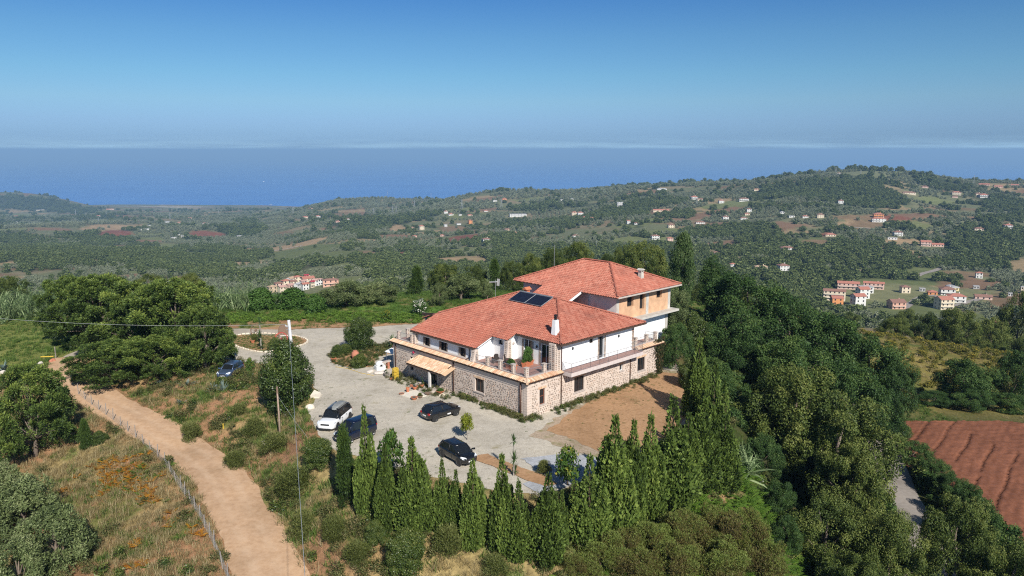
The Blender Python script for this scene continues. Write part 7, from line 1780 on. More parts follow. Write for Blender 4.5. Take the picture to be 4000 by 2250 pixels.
def car(name, label, loc, heading, L, Wd, Ht, body, side, roofx, glassx, belt, hood, wb, rim, tail=.86, roofmat=None, wr=.315, clad=False):
    """side: list of (x, z_top of the lower body); roofx: (front, rear) of the roof; glassx: foot of windscreen and of rear window. Nose points to +x"""
    t = thing(name, label, 'car', loc, heading, 'cars parked on the yard'); hwid = Wd / 2; P = MAT[body]
    def sec(x, zt, f):
        zb = .20 if abs(x) < L / 2 - .25 else .28; w = hwid * f
        return [(x, -w * .86, zb), (x, -w * .985, zb + .16), (x, -w, .55), (x, -w * .985, min(zt - .10, .74)), (x, -w * .93, zt - .035), (x, -w * .72, zt + .012), (x, 0, zt + .03), (x, w * .72, zt + .012), (x, w * .93, zt - .035), (x, w * .985, min(zt - .10, .74)), (x, w, .55), (x, w * .985, zb + .16), (x, w * .86, zb)]
    mb = MB(); loft(mb, [sec(x, z, f) for x, z, f in side]); bo = mb.build('body', P, t, smooth=True)
    md = bo.modifiers.new('round', 'SUBSURF'); md.levels = 1; md.render_levels = 1
    # cabin: glass all round, pillars and roof over it
    (rf, rr), (gf, gr) = roofx, glassx; wb_, wt = hwid * .91, hwid * .70; zt = Ht - .05
    B = [(gf, wb_ * .86), (gf - .35, wb_), (gr + .25, wb_), (gr, wb_ * .86)]; T = [(rf, wt * .93), (rf - .2, wt), (rr + .15, wt), (rr, wt * .92)]
    lo = [(x, -w, belt - .03) for x, w in B] + [(x, w, belt - .03) for x, w in B[::-1]]; hi = [(x, -w, zt) for x, w in T] + [(x, w, zt) for x, w in T[::-1]]
    n = 8; g = MB(); g.add(lo + hi, [(k, (k + 1) % n, n + (k + 1) % n, n + k) for k in range(n)][::1] + [tuple(range(n, 2 * n))]); go_ = g.build('windows', MAT['car_glass'], t)
    r_ = MB(); rings = []
    for dz, gr_ in ((-.045, .012), (.0, .02), (.045, -.06), (.055, -.3)):
        rings.append([(x + (gr_ if x > (rf + rr) / 2 else -gr_), y + (gr_ if y > 0 else -gr_), zt + dz) for x, y, _ in hi])
    r_.add([p for q in rings for p in q], [(i * n + k, i * n + (k + 1) % n, (i + 1) * n + (k + 1) % n, (i + 1) * n + k) for i in range(3) for k in range(n)] + [tuple(range(3 * n, 4 * n))]); r_.build('roof', MAT[roofmat or body], t, smooth=True)
    for k, (fr, wdt) in enumerate(((0.0, .055), (.40, .05), (1.0, .10))):
        for s_ in (-1, 1):
            if fr == 0.0: a, b_ = Vector((gf, s_ * wb_ * .88, belt - .02)), Vector((rf, s_ * wt * .95, zt))
            elif fr == 1.0: a, b_ = Vector((gr + .06, s_ * wb_ * .93, belt - .02)), Vector((rr + .03, s_ * wt * .97, zt))
            else: xx = gf - .35 + (gr + .6 - gf) * .45; a, b_ = Vector((xx, s_ * wb_ * 1.003, belt - .02)), Vector((xx - .04, s_ * wt * 1.006, zt))
            p = MB(); p.tube([a, b_], wdt, 5); p.build('pillar', MAT['black_trim' if fr == .40 else (roofmat or body)], t, smooth=True)
    # wheels in dark arches
    for sx, wx in ((1, wb[0]), (-1, wb[1])):
        for s_ in (-1, 1):
            w = thing('wheel', '', '', (wx, s_ * (hwid - .10), wr)); w.parent = t
            for k_ in ('label', 'category'):
                if k_ in w: del w[k_]
            a = MB(); a.lathe([(wr + .055, 0), (wr + .055, .105)], 20); ao = a.build('wheel_arch', MAT['black_trim'], t); ao.location = (wx, s_ * (hwid - .095), wr + .02); ao.rotation_euler = (R(-90 * s_), 0, 0)
            a = MB(); a.lathe([(wr * .62, -.10), (wr * .93, -.1), (wr, -.06), (wr, .08), (wr * .93, .115), (wr * .66, .115), (wr * .64, .07)], 20); q = a.build('tyre', MAT['tyre'], w, smooth=True); q.rotation_euler = (R(-90 * s_), 0, 0)
            a = MB(); a.lathe([(.001, .05), (wr * .18, .1), (wr * .2, .085)], 10)
            for k in range(5):
                an = 2 * math.pi * k / 5; c, s2 = math.cos(an), math.sin(an); a.add([(c * wr * .1 - s2 * .05, s2 * wr * .1 + c * .05, .095), (c * wr * .1 + s2 * .05, s2 * wr * .1 - c * .05, .095), (c * wr * .66 + s2 * .04, s2 * wr * .66 - c * .04, .105), (c * wr * .66 - s2 * .04, s2 * wr * .66 + c * .04, .105)], [(0, 1, 2, 3)])
            a.lathe([(wr * .60, .10), (wr * .67, .118), (wr * .67, .1)], 20); q = a.build('rim', MAT[rim], w); q.rotation_euler = (R(-90 * s_), 0, 0)
    xf, xr = side[-1][0], side[0][0]
    for s_ in (-1, 1):
        a = MB(); a.add([(xf - .10, s_ * hwid * .52, hood - .21), (xf - .02, s_ * hwid * .50, hood - .24), (xf - .16, s_ * hwid * .86, hood - .20), (xf - .42, s_ * hwid * .965, hood - .10), (xf - .20, s_ * hwid * .60, hood - .075), (xf - .12, s_ * hwid * .55, hood - .12)], [(1, 2, 3, 4, 5)] if s_ < 0 else [(5, 4, 3, 2, 1)])
        v = [Vector(p) for p in a.v]; a = MB(); a.add([(xf - .015, s_ * hwid * .50, hood - .24), (xf - .13, s_ * hwid * .90, hood - .22), (xf - .46, s_ * hwid * .985, hood - .11), (xf - .44, s_ * hwid * .90, hood - .02), (xf - .10, s_ * hwid * .52, hood - .10), (xf - .2, s_ * hwid * .5, hood - .25), (xf - .5, s_ * hwid * .8, hood - .2)], [(0, 1, 2, 3, 4), (4, 3, 2, 1, 0), (0, 5, 6, 1)]); a.build('headlight', MAT['lamp_clear'], t)
        a = MB(); a.box(xr - .012, xr + .16, s_ * hwid * .72 - .13, s_ * hwid * .72 + .13, belt - .26, belt - .06); a.build('tail_light', MAT['lamp_red'], t, bevel=.03)
        a = MB(); a.add([(gf - .18, s_ * hwid * .92, belt + .02), (gf - .02, s_ * (hwid + .16), belt + .02), (gf - .1, s_ * (hwid + .18), belt + .02), (gf - .26, s_ * hwid * .93, belt + .02), (gf - .18, s_ * hwid * .92, belt + .15), (gf - .0, s_ * (hwid + .15), belt + .18), (gf - .1, s_ * (hwid + .18), belt + .18), (gf - .26, s_ * hwid * .93, belt + .14)], [(0, 1, 2, 3), (7, 6, 5, 4), (0, 4, 5, 1), (1, 5, 6, 2), (2, 6, 7, 3), (3, 7, 4, 0)]); a.build('mirror', MAT['black_trim' if roofmat else body], t)
        for dx in (-.05, -1.05):
            a = MB(); a.box(gf - .75 + dx - .09, gf - .75 + dx + .09, s_ * (hwid - .002) - .012, s_ * (hwid - .002) + .012, belt - .16, belt - .125); a.build('door_handle', MAT['black_trim' if body == 'paint_white' else body], t)
            a = MB(); a.box(gf - .88 + dx - .008, gf - .88 + dx + .008, s_ * (hwid + .002) - .004, s_ * (hwid + .002) + .004, .34, belt - .1); a.build('door_seam', MAT['black_trim'], t)
    a = MB(); a.box(xf - .06, xf + .012, -hwid * .46, hwid * .46, hood - .36, hood - .21); a.build('grille', MAT['black_trim'], t, bevel=.02)
    a = MB(); a.box(xf - .08, xf + .006, -hwid * .6, hwid * .6, .27, .40); a.build('lower_intake', MAT['black_trim'], t, bevel=.02)
    for xx in (xf + .016, xr - .016):
        a = MB(); a.box(xx - .008, xx + .008, -.26, .26, .42 if xx > 0 else .55, .53 if xx > 0 else .66); a.build('number_plate', MAT['number_plate'], t)
    if clad:
        for s_ in (-1, 1):
            a = MB(); a.box(xr + .15, xf - .15, s_ * hwid - .015, s_ * hwid + .012, .22, .36); a.build('sill_cladding', MAT['black_trim'], t)
        a = MB(); a.box(xr - .01, xr + .1, -hwid * .8, hwid * .8, .28, .42); a.build('rear_cladding', MAT['black_trim'], t)
    return t
hatch = lambda L, hood, belt: [(-L / 2, .86, .80), (-L / 2 + .10, belt + .01, .93), (-L / 2 + .55, belt + .02, 1.0), (-.2, belt, 1.0), (L / 2 - 1.25, belt - .01, 1.0), (L / 2 - .95, hood + .03, 1.0), (L / 2 - .35, hood - .04, .97), (L / 2 - .08, hood - .14, .86), (L / 2, hood - .24, .72)]
def put(x, y): return (x, y, gz(x, y) + .02)
# white sport utility with black roof and a grey roof box
c = car('parked_car', 'white sport utility car with black roof and grey roof box', put(-17.05, 68.7), R(-101), 4.64, 1.86, 1.66, 'paint_white',
    [(-2.32, .95, .80), (-2.22, 1.04, .93), (-1.75, 1.06, 1.0), (-.2, 1.03, 1.0), (.95, 1.02, 1.0), (1.3, 1.03, 1.0), (1.95, .97, .97), (2.22, .84, .88), (2.32, .70, .74)], (.55, -1.75), (1.25, -2.12), 1.03, 1.03, (1.45, -1.39), 'rim_dark', roofmat='paint_black', wr=.35, clad=True)
b_ = MB()
for s_ in (-1, 1): b_.tube([(.35, s_ * .58, 1.70), (-1.6, s_ * .6, 1.70)], .022, 6)
for x in (-.15, -1.05): b_.box(x - .035, x + .035, -.62, .62, 1.705, 1.735)
b_.build('roof_rack', MAT['chrome'], c)
box_t = thing('roof_box', 'long grey roof box strapped on the white car', 'roof box', (0, 0, 0)); box_t.location = put(-17.05, 68.7); box_t.rotation_euler = (0, 0, R(-101))
secs = []
for x, w, h in ((-1.35, .30, .12), (-1.25, .36, .2), (-.6, .38, .3), (.1, .38, .33), (.55, .34, .27), (.85, .22, .13), (.95, .1, .06)):
    secs.append([(x - .05, .28 - w, 1.74), (x - .05, .28 - w * .98, 1.76 + h * .55), (x - .05, .28 - w * .7, 1.74 + h), (x - .05, .28 + w * .7, 1.74 + h), (x - .05, .28 + w * .98, 1.76 + h * .55), (x - .05, .28 + w, 1.74)])
b_ = MB(); loft(b_, secs); b_.build('shell', MAT['roof_box_grey'], box_t, smooth=False)
b_ = MB(); b_.box(-1.35, .8, .28 - .385, .28 + .385, 1.84, 1.852); b_.build('seam', MAT['black_trim'], box_t)
# navy van
car('parked_van', 'navy blue small van half hidden behind the tall cypress', put(-14.39, 65.2), R(-130), 4.0, 1.72, 1.80, 'paint_navy',
    [(-2.0, 1.0, .86), (-1.93, 1.12, .95), (-1.5, 1.12, 1.0), (-.2, 1.10, 1.0), (.75, 1.09, 1.0), (1.05, 1.05, 1.0), (1.6, .92, .96), (1.88, .80, .86), (2.0, .66, .74)], (.62, -1.78), (1.25, -1.97), 1.10, .99, (1.22, -1.30), 'rim_alloy')
# black hatchback by the house, seen from behind, white sticker on the door
c = car('parked_car', 'black hatchback seen from behind beside the stone house', put(-7.04, 70.77), R(41.8), 3.99, 1.75, 1.47, 'paint_black', hatch(3.99, .95, .97), (.35, -1.45), (1.05, -1.85), .97, .95, (1.25, -1.30), 'rim_dark')
b_ = MB(); b_.box(.15, .55, -.882, -.872, .40, .52); b_.build('door_badge', MAT['number_plate'], c)
# older rounded black hatchback at the front of the yard
car('parked_car', 'rounded black hatchback facing the cypress row', put(-4.64, 60.3), R(-50.4), 3.85, 1.67, 1.51, 'paint_black', hatch(3.85, .93, .98), (.42, -1.30), (1.2, -1.80), .98, .93, (1.22, -1.24), 'rim_alloy')
# blue hatchback under the pines
car('parked_car', 'dusty blue hatchback in the shade under the pines', put(-33.53, 85.9), R(-95.5), 4.15, 1.74, 1.44, 'paint_blue', hatch(4.15, .90, .94), (.25, -1.40), (.95, -1.85), .94, .90, (1.32, -1.20), 'rim_alloy')
# ---------------------------------------------------------------- poles and wires
plain('pole_concrete', (.55, .55, .56), .8, var=.15, scale=5); plain('pole_wood', (.33, .24, .18), .9, var=.25, scale=10); plain('wire_grey', (.5, .52, .5), .5, .3, var=0)
plain('post_grey', (.27, .24, .215), .9, var=.2, scale=8); plain('cream_stone', (.72, .64, .52), .9, var=.12, scale=10); plain('pale_rock', (.58, .52, .46), .95, var=.2, scale=8)
plain('yellow_plastic', (.62, .42, .05), .5, var=.05); plain('wheel_red', (.42, .05, .04), .7, var=.25, scale=14); plain('old_wood', (.20, .13, .09), .9, var=.3, scale=12); plain('carpet_cream', (.72, .66, .55), .9, var=.1, scale=6)
plain('brick_red', (.46, .18, .11), .9, var=.2, scale=8)
PX, PY = -23.6, 77.2
t = thing('utility_pole', 'white concrete utility pole rising behind the round bush', 'pole', (PX, PY, gz(PX, PY)))
mb = MB(); mb.tube([(.4, 0, -.3), (.2, 0, 4), (0, 0, 8.75)], [.24, .20, .15], 10); mb.build('shaft', MAT['pole_concrete'], t, smooth=True)
mb = MB(); mb.tube([(-.12, -.05, 8.0), (-.34, -.05, 8.05), (-.36, -.05, 8.3)], .03, 5); mb.tube([(-.12, -.05, 7.75), (-.3, -.05, 7.7)], .03, 5); mb.build('bracket', MAT['galvanised'], t)
for k in range(3): mb = MB(); mb.lathe([(.03, 0), (.06, .02), (.035, .05), (.06, .07), (.03, .11)], 8); o = mb.build('insulator', MAT['pole_concrete'], t); o.location = (-.2 - .08 * k, -.05, 8.05 + .02 * k)
for z in (5.2, 6.6): mb = MB(); mb.lathe([(.21, 0), (.21, .06)], 10, (.1, 0, z)); mb.build('strap', MAT['galvanised'], t)
t = thing('wooden_pole', 'short brown wooden pole on the bank before the round bush', 'pole', (-22.44, 68.57, gz(-22.44, 68.57) - .2)); zt_ = 5.75
mb = MB(); mb.tube([(0, 0, 0), (.03, 0, 3), (0, 0, 5.2)], [.10, .09, .08], 8); mb.build('shaft', MAT['pole_wood'], t, smooth=True)
mb = MB(); mb.tube([(0, 0, 5.2), (0, 0, 5.85)], [.10, .09], 8); mb.build('top_splice', MAT['old_wood'], t)
def wire(name, label, a, b_, sag, r=.012, n=28):
    a, b_ = Vector(a), Vector(b_); mb = MB(); P = []
    for k in range(n + 1): q = k / n; p = a.lerp(b_, q); p.z -= sag * 4 * q * (1 - q); P.append(p)
    mb.tube(P, r, 4); o = mb.build(name, MAT['wire_grey']); tag(o, label, 'cable'); return o
top = (PX - .36, PY - .05, gz(PX, PY) + 8.3)
wire('overhead_cable', 'pale cable running left from the white pole across the pines', top, (-72, 84.5, 8.2), .9, .014)
wire('overhead_cable', 'pale cable coming from the white pole toward the viewer', (PX, PY - .1, gz(PX, PY) + 8.2), (-.5, 2.2, 8.3), 1.3, .013, 60)
wire('stay_wire', 'thin stay wire from the wooden pole down to the yard', (-22.4, 68.6, gz(-22.44, 68.57) + 4.7), (-18.6, 64.5, .3), .1, .008)
# ---------------------------------------------------------------- fence along the track
FP = resample(np.array([(-50.3, 83.2, 0), (-42, 75.6, 0), (-34.3, 68.0, 0), (-28.3, 60.4, 0), (-24.2, 54.8, 0), (-20.5, 49.0, 0), (-17.6, 44.2, 0)], float), .5)
t = thing('wire_fence', 'wire mesh fence on grey wooden posts along the left of the track', 'fence', (0, 0, 0))
acc = 0; tops = []; last = FP[0]; k = 0
for p in FP:
    acc += np.linalg.norm(p - last); last = p
    if acc >= (1.9 if p[1] > 62 else 1.25) or k == 0:
        acc = 0; k += 1; z = gz(p[0], p[1]); h = random.uniform(1.05, 1.4); lx, ly = random.uniform(-.1, .1), random.uniform(-.1, .1)
        mb = MB(); mb.tube([(0, 0, -.2), (lx, ly, h)], [.05, .04], 6); o = mb.build('post', MAT['post_grey'], t); o.location = (p[0], p[1], z); tops.append((p[0], p[1], z))
mb = MB()
for f in (.15, .4, .65, .9): mb.tube([(x, y, z + f) for x, y, z in tops], .006, 3)
for a, c in zip(tops, tops[1:]):
    for j in range(1, 9):
        q = j / 9; x, y, z = (a[i] + (c[i] - a[i]) * q for i in range(3)); mb.tube([(x, y, z + .1), (x, y, z + .92)], .004, 3, False)
mb.build('wire_mesh', MAT['wire_grey'], t)
# ---------------------------------------------------------------- roundabout bed
RB = np.array([(-40.2, 102.6), (-38.6, 104.3), (-36.2, 104.8), (-33.6, 104.5), (-30.6, 103.3), (-28.6, 101.2), (-28.2, 99.2), (-29.2, 96.8), (-30.8, 95.2), (-32.6, 94.7), (-35, 95.9), (-37.3, 97.9), (-39.6, 100.2)], float)
sheet('planting_bed', RB, .05, 'bare_earth', .1, 21)
t = thing('stone_edging', 'ring of cream edging stones round the roundabout bed', 'edging', (0, 0, 0))
RS = resample(np.vstack([np.c_[RB, np.zeros(len(RB))], [[*RB[0], 0]]]), .12); acc = 0; last = RS[0]
es = MB(); es.box(-.24, .24, -.09, .09, 0, .2); em = es.mesh('edging_stone', MAT['cream_stone'], bevel=.03)
for i, p in enumerate(RS[1:]):
    acc += np.linalg.norm(p - last); d = p - last; last = p
    if acc > .54: acc = 0; o = link('edging_stone', em, t); o.location = (p[0], p[1], .03); o.rotation_euler = (0, random.uniform(-.05, .05), math.atan2(d[1], d[0]) + random.uniform(-.08, .08)); o.scale = (random.uniform(.9, 1.05), random.uniform(.8, 1.2), random.uniform(.7, 1.1))
X_, Y_, rg_ = pts(3400, -40, -28, 94.5, 105, 77); ok = (poly_dist(X_, Y_, RB) < -.3); X_, Y_ = keep(ok, X_, Y_)
scatter('bed_weeds', 'patchy grass on the roundabout bed', GRN, X_, Y_, rg_.uniform(.25, .6, len(X_)), 78, Z=np.full(len(X_), .05), tall=.6)
def cart_wheel(label, x, y, rz, r=.85, tilt=.15, red=True):
    t = thing('cart_wheel', label, 'wheel', (x, y, gz(x, y) + .05), rz); mt = MAT['wheel_red' if red else 'old_wood']
    mb = MB(); n = 24; vs = []
    for k in range(n):
        a = 2 * math.pi * k / n
        for rr, yy in ((r, -.05), (r, .05), (r - .10, .05), (r - .10, -.05)): vs.append((rr * math.cos(a), yy + tilt * rr * math.sin(a) * .5, r + rr * math.sin(a)))
    mb.add(vs, [(4 * k + j, 4 * k + (j + 1) % 4, 4 * ((k + 1) % n) + (j + 1) % 4, 4 * ((k + 1) % n) + j) for k in range(n) for j in range(4)]); mb.build('rim', mt, t)
    for k in range(10): a = 2 * math.pi * k / 10; mb = MB(); mb.tube([(0, 0, r), ((r - .08) * math.cos(a), tilt * (r - .08) * math.sin(a) * .5, r + (r - .08) * math.sin(a))], .03, 5); mb.build('spoke', MAT['post_grey' if red else 'old_wood'], t)
    mb = MB(); mb.tube([(0, -.14, r), (0, .14, r)], .12, 10); mb.build('hub', mt, t)
cart_wheel('red wooden cart wheel standing on the roundabout bed', -31.3, 98.6, R(25)); cart_wheel('dark old cart wheel behind the yucca on the roundabout', -36.2, 102.9, R(-25), .95, .3, False)
t = thing('millstone', 'upright rough brown millstone behind the red cart wheel', 'stone', (-32.1, 102.4, .05), R(20))
mb = MB(); mb.add([(x, y, z) for y in (-.2, .2) for x, z in ((-.7, 0), (.7, 0), (.8, .9), (.55, 1.7), (0, 2.0), (-.6, 1.6), (-.8, .8))], [(0, 1, 2, 3, 4, 5, 6), (13, 12, 11, 10, 9, 8, 7)] + [(k, 7 + k, 7 + (k + 1) % 7, (k + 1) % 7) for k in range(7)]); mb.build('slab', MAT['old_wood'], t, bevel=.06)
mb = MB(); mb.tube([(-.5, -.3, 0), (-.5, -.3, .35), (.5, -.3, .35)], .1, 6); mb.build('foot_stone', MAT['pale_rock'], t)
# ---------------------------------------------------------------- island left of the house
IS = np.array([(-23.6, 93.5), (-22.3, 89.8), (-19.4, 87.4), (-17, 88.2), (-17.4, 92), (-14.8, 95.5), (-12.8, 97.8), (-14.2, 99.4), (-18.6, 98.6), (-22, 97.2)], float)
sheet('island_bed', IS, .055, 'bare_earth', .3, 22)
X_, Y_, rg_ = pts(1500, -25, -12, 86, 101, 79); ok = poly_dist(X_, Y_, IS) < .3; X_, Y_ = keep(ok, X_, Y_)
scatter('island_weeds', 'green weeds covering the island bed', GRN + WEED, X_, Y_, rg_.uniform(.3, .8, len(X_)), 80, Z=np.full(len(X_), .05), tall=.7)
t = thing('low_kerb', 'low cream kerb edging the island beside the house', 'kerb', (0, 0, 0))
for (a, c) in (((-18.3, 92.3), (-14.9, 95.3)), ((-14.6, 97.3), (-12.6, 98.6)), ((-14.9, 95.4), (-13.2, 96.8))):
    a_, c_ = Vector(a), Vector(c); L = (c_ - a_).length; n = int(L / .5); ang = math.atan2(c_.y - a_.y, c_.x - a_.x)
    for k in range(n): p = a_.lerp(c_, (k + .5) / n); o = link('kerb_stone', em, t); o.location = (p.x, p.y, .05); o.rotation_euler = (0, 0, ang + random.uniform(-.05, .05)); o.scale = (1, .9, .8)
def pot(label, x, y, r=.18, h=.3, plantkind=None, z=None, mat='terracotta', ph=.5, pw=.6, bowl=False):
    t = thing('flower_pot', label, 'pot', (x, y, (gz(x, y) + .02) if z is None else z), random.uniform(0, 6)); mb = MB()
    mb.lathe([(r * (.45 if bowl else .68), 0), (r * .95, h * .82), (r * 1.08, h * .84), (r * 1.08, h), (r * .92, h), (r * .9, h * .85)], 14); mb.build('vessel', MAT[mat], t, smooth=False)
    mb = MB(); mb.lathe([(.001, h * .86), (r * .9, h * .87)], 12); mb.build('soil', MAT['old_wood'], t)
    if plantkind:
        o = link('plant', proto(plantkind)[0][0][1], t); o.location = (0, 0, h * .8); o.scale = (pw, pw, ph)
    return t
pot('small plain terracotta pot left of the porch step', -11.23, 80.1, .16, .26); pot('tall terracotta bowl with a plant at the porch step', -10.7, 79.2, .34, .42, 'agave', ph=.5, pw=.5, bowl=True)
pot('red pot with a leafy plant on the porch step', -10.0, 79.6, .24, .34, 'yucca', z=.17, ph=.9, pw=.7); pot('narrow terracotta jar by the corner of the cream slab', -11.37, 78.3, .2, .55); pot('low terracotta dish at the left tip of the cream slab', -11.93, 77.5, .27, .16, bowl=True)
pot('terracotta bowl at the near tip of the cream slab', -10.35, 75.85, .36, .3, 'agave', ph=.15, pw=.5, bowl=True); pot('dark weathered bowl on the near edge of the cream slab', -9.8, 76.4, .3, .26, 'shrub', ph=.35, pw=.6, mat='old_wood', bowl=True); pot('brown bowl at the right tip of the cream slab', -9.1, 77.4, .32, .24, bowl=True, mat='old_wood')
pot('wide terracotta bowl with reddish plants on a white rock by the house', -7.72, 77.25, .42, .28, 'fig', z=.28, ph=.3, pw=.8, bowl=True); pot('grey green potted palm beside the porch post', -8.75, 80.2, .26, .4, 'yucca', ph=1.1, pw=.8, mat='stone_sill')
pot('terracotta pot by the yellow crate', -13.9, 82.8, .2, .26); pot('dark planter bin with spiky plant left of the yellow crate', -14.6, 84.0, .3, .45, 'yucca', ph=.9, pw=.9, mat='post_grey'); pot('brown planter at the house corner', -13.8, 84.2, .26, .34, 'shrub', ph=.5, pw=.6, mat='old_wood')
pot('red terracotta pot lying on the roundabout bed', -35.55, 99.6, .3, .4); pot('square terracotta planter at the island tip', -22.35, 90.6, .34, .42, 'shrub', ph=.3, pw=.6)
t = thing('terracotta_jar', 'round red terracotta jar leaning on the island', 'jar', (-19.76, 91.3, .05)); mb = MB(); mb.lathe([(.22, 0), (.42, .25), (.5, .6), (.42, .95), (.24, 1.1), (.28, 1.16), (.2, 1.16)], 14); mb.build('vessel', MAT['brick_red'], t, smooth=True); mb = MB(); mb.lathe([(.20, 1.1), (.001, 1.12)], 14); mb.build('mouth', MAT['shadow_room'], t)
t = thing('cream_slab', 'cream stone slab lying before the porch step', 'slab', (0, 0, 0)); mb = MB(); mb.prism([(-12.16, 77.43), (-10.54, 75.87), (-9.19, 77.01), (-10.62, 79.04)], .022, .09); mb.build('slab', MAT['carpet_cream'], t)
t = thing('entrance_ramp', 'pinkish paved ramp leading to the porch', 'ramp', (0, 0, 0)); mb = MB(); mb.prism([(-10.55, 79.0), (-9.25, 77.2), (-8.3, 78.9), (-9.5, 80.6)], .022, .10); mb.build('paving', MAT['stone_sill'], t)
def rock(label, x, y, s_, seed, mat='pale_rock', fl=.6):
    rg = random.Random(seed); bm = bmesh.new(); bmesh.ops.create_icosphere(bm, subdivisions=2, radius=1)
    for v in bm.verts: n = v.co.normalized(); k = 1 + .25 * math.sin(3 * n.x + seed) * math.sin(2.5 * n.y + 2 * seed) + rg.uniform(-.1, .1); v.co = Vector((n.x * k * s_, n.y * k * s_ * .75, n.z * k * s_ * fl))
    me = bpy.data.meshes.new('rock'); bm.to_mesh(me); bm.free(); me.materials.append(MAT[mat]); o = link('rock', me); o.location = (x, y, gz(x, y) + s_ * .15); o.rotation_euler = (0, 0, rg.uniform(0, 6)); tag(o, label, 'rock'); return o
rock('large white rock at the yard edge left of the white car', -20.7, 73.2, .55, 1, 'cream_stone'); rock('white rock under the terracotta bowl by the house', -7.6, 77.1, .42, 2, 'cream_stone', .5); rock('flat pale boulder by the house corner', -15.6, 85.3, .75, 3, 'pale_rock', .35); rock('small round boulder by the island hedge', -16.9, 85.9, .4, 4); rock('second pale boulder on the bank above the track', -24.3, 69.3, .4, 5, 'pale_rock', .4)
for k, (x, y) in enumerate(((-62.5, 93), (-63.6, 92.4), (-61.2, 93.6), (-60, 94.3), (-64.8, 91.8))): rock(['largest rubble stone by the concrete drive', 'pale rubble stone left of the largest one by the drive', 'rubble stone nearest the concrete drive', 'round rubble stone under the yellow pipe', 'outermost rubble stone by the drive'][k], x, y, .45 + .12 * (k == 0), 10 + k, 'brick_red' if k in (0, 3) else 'pale_rock', .6)
t = thing('yellow_pipe', 'yellow plastic pipe lying on the rubble by the drive', 'pipe', (-60.8, 94.6, gz(-60.8, 94.6) + .55)); mb = MB(); mb.tube([(-.8, 0, 0), (.8, .1, .05)], .07, 8); mb.build('tube', MAT['yellow_plastic'], t)
t = thing('kerb_slab', 'tilted pale concrete slab at the yard edge by the round bush', 'slab', (-21.0, 77.0, 0)); mb = MB(); mb.add([(-.5, -.6, 0), (.5, -.7, 0), (.4, .6, .0), (-.4, .7, 0), (-.5, -.6, .3), (.4, -.7, .12), (.3, .6, .2), (-.4, .7, .5)], [(3, 2, 1, 0), (4, 5, 6, 7), (0, 1, 5, 4), (1, 2, 6, 5), (2, 3, 7, 6), (3, 0, 4, 7)]); mb.build('slab', MAT['cream_stone'], t)
# yellow bottle crates stacked at the house corner
for k in range(4):
    t = thing('bottle_crate', ['bottom', 'second', 'third', 'topmost'][k] + ' yellow plastic crate of the stack at the house corner', 'crate', (-13.45, 83.2, .03 + k * .33), R(44) + random.uniform(-.06, .06), 'yellow crates at the house corner')
    mb = MB(); mb.box(-.3, .3, -.2, .2, 0, .04); mb.build('floor', MAT['yellow_plastic'], t)
    for s_ in (-1, 1):
        mb = MB(); mb.box(-.3, .3, s_ * .2 - .015, s_ * .2 + .015, .04, .12); mb.box(-.3, .3, s_ * .2 - .015, s_ * .2 + .015, .22, .31)
        for j in range(5): mb.box(-.3 + j * .145, -.26 + j * .145, s_ * .2 - .012, s_ * .2 + .012, .12, .22)
        mb.build('side', MAT['yellow_plastic'], t)
        mb = MB(); mb.box(s_ * .3 - .015, s_ * .3 + .015, -.184, .184, .04, .13); mb.box(s_ * .3 - .015, s_ * .3 + .015, -.184, .184, .23, .31); mb.build('end', MAT['yellow_plastic'], t)
# white garden oven / old truck cab of plaster by the house corner and low wall with shelf
t = thing('garden_oven', 'white domed garden oven beside the low brick wall', 'oven', (-15.9, 86.9, 0), R(30)); t.scale = (.7, .7, .75)
mb = MB(); mb.box(-.8, .8, -.6, .6, 0, .75); mb.build('base', MAT['white_plaster'], t); mb = MB(); mb.lathe([(.72, 0), (.72, .25), (.6, .5), (.35, .68), (.01, .74)], 16, (0, 0, .75)); mb.build('dome', MAT['white_plaster'], t, smooth=True)
mb = MB(); mb.box(-.28, .28, -.78, -.6, .72, 1.12); mb.build('mouth_arch', MAT['white_plaster'], t); mb = MB(); mb.box(-.2, .2, -.79, -.782, .74, 1.05); mb.build('mouth', MAT['shadow_room'], t)
t = thing('brick_shelf', 'low brick shelf wall at the left end of the house', 'shelf', (-14.9, 87.6, 0), R(44))
mb = MB(); mb.box(-1.2, .2, -.25, .25, .85, .98); mb.build('top', MAT['stone_sill'], t)
for x in (-1.1, -.2): mb = MB(); mb.box(x - .12, x + .12, -.22, .22, 0, .85); mb.build('pier', MAT['brick_red'], t)
t = thing('garden_awning', 'white cloth awning behind the left end of the house', 'awning', (-14.6, 90.6, 0), R(44)); t.scale = (.8, .8, .8)
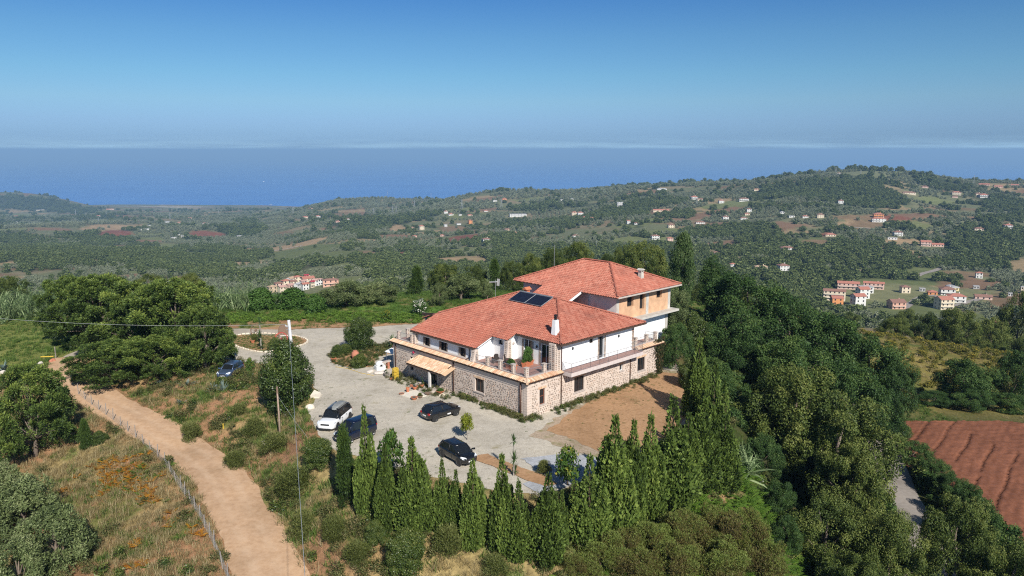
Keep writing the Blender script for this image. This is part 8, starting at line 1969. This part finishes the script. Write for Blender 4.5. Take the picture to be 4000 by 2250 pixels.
for sx in (-1, 1):
    for sy in (-1, 1): mb = MB(); mb.tube([(sx * 1.1, sy * .8, 0), (sx * 1.1, sy * .8, 1.7)], .04, 6); mb.build('pole', MAT['white_metal'], t)
mb = MB(); mb.add([(-1.3, -1, 1.6), (0, -1, 1.95), (1.3, -1, 1.6), (-1.3, 1, 1.65), (0, 1, 2.0), (1.3, 1, 1.62)], [(0, 1, 4, 3), (1, 2, 5, 4)]); o = mb.build('cloth', MAT['white_plaster'], t); so = o.modifiers.new('thick', 'SOLIDIFY'); so.thickness = .03
t = thing('hose', 'pale yellow hose lying on the gravel by the island', 'hose', (0, 0, 0)); mb = MB(); mb.tube([(-21.5, 88.0, .05), (-20.2, 87.4, .05), (-18.9, 86.4, .05), (-17.9, 85.4, .05), (-16.2, 84.4, .05)], .025, 6); mb.build('tube', MAT['lemon_hose'] if 'lemon_hose' in MAT else MAT['yellow_plastic'], t)
# fence stake by the drive, marker stakes along the track
for k, (x, y, l) in enumerate(((-60.2, 95.5, 'lone wooden stake beside the concrete drive'), (-18.9, 57.6, 'small white marker stake on the right edge of the track'), (-29.8, 73.4, 'yellow marker stake on the bank side of the track'))):
    t = thing('stake', l, 'stake', (x, y, gz(x, y))); mb = MB(); mb.box(-.04, .04, -.04, .04, -.1, 1.6 if k == 0 else .55); mb.build('shaft', MAT[['post_grey', 'white_metal', 'yellow_plastic'][k]], t)
# ---------------------------------------------------------------- sea air
def make_haze():
    mb = MB(); mb.box(-60000, 60000, -9000, 60000, -412, 60); o = mb.build('haze'); tag(o, 'thin blue sea haze over the whole country', kind='stuff')
    m = bpy.data.materials.new('haze_air'); m.use_nodes = True; nt = m.node_tree; nt.nodes.clear()
    out = nt.nodes.new('ShaderNodeOutputMaterial'); v = nt.nodes.new('ShaderNodeVolumePrincipled')
    v.inputs['Color'].default_value = (.40, .67, 1.0, 1); v.inputs['Density'].default_value = HAZE; v.inputs['Anisotropy'].default_value = .0
    nt.links.new(v.outputs[0], out.inputs['Volume']); o.data.materials.append(m)
HAZE = 9.5e-5
make_haze()
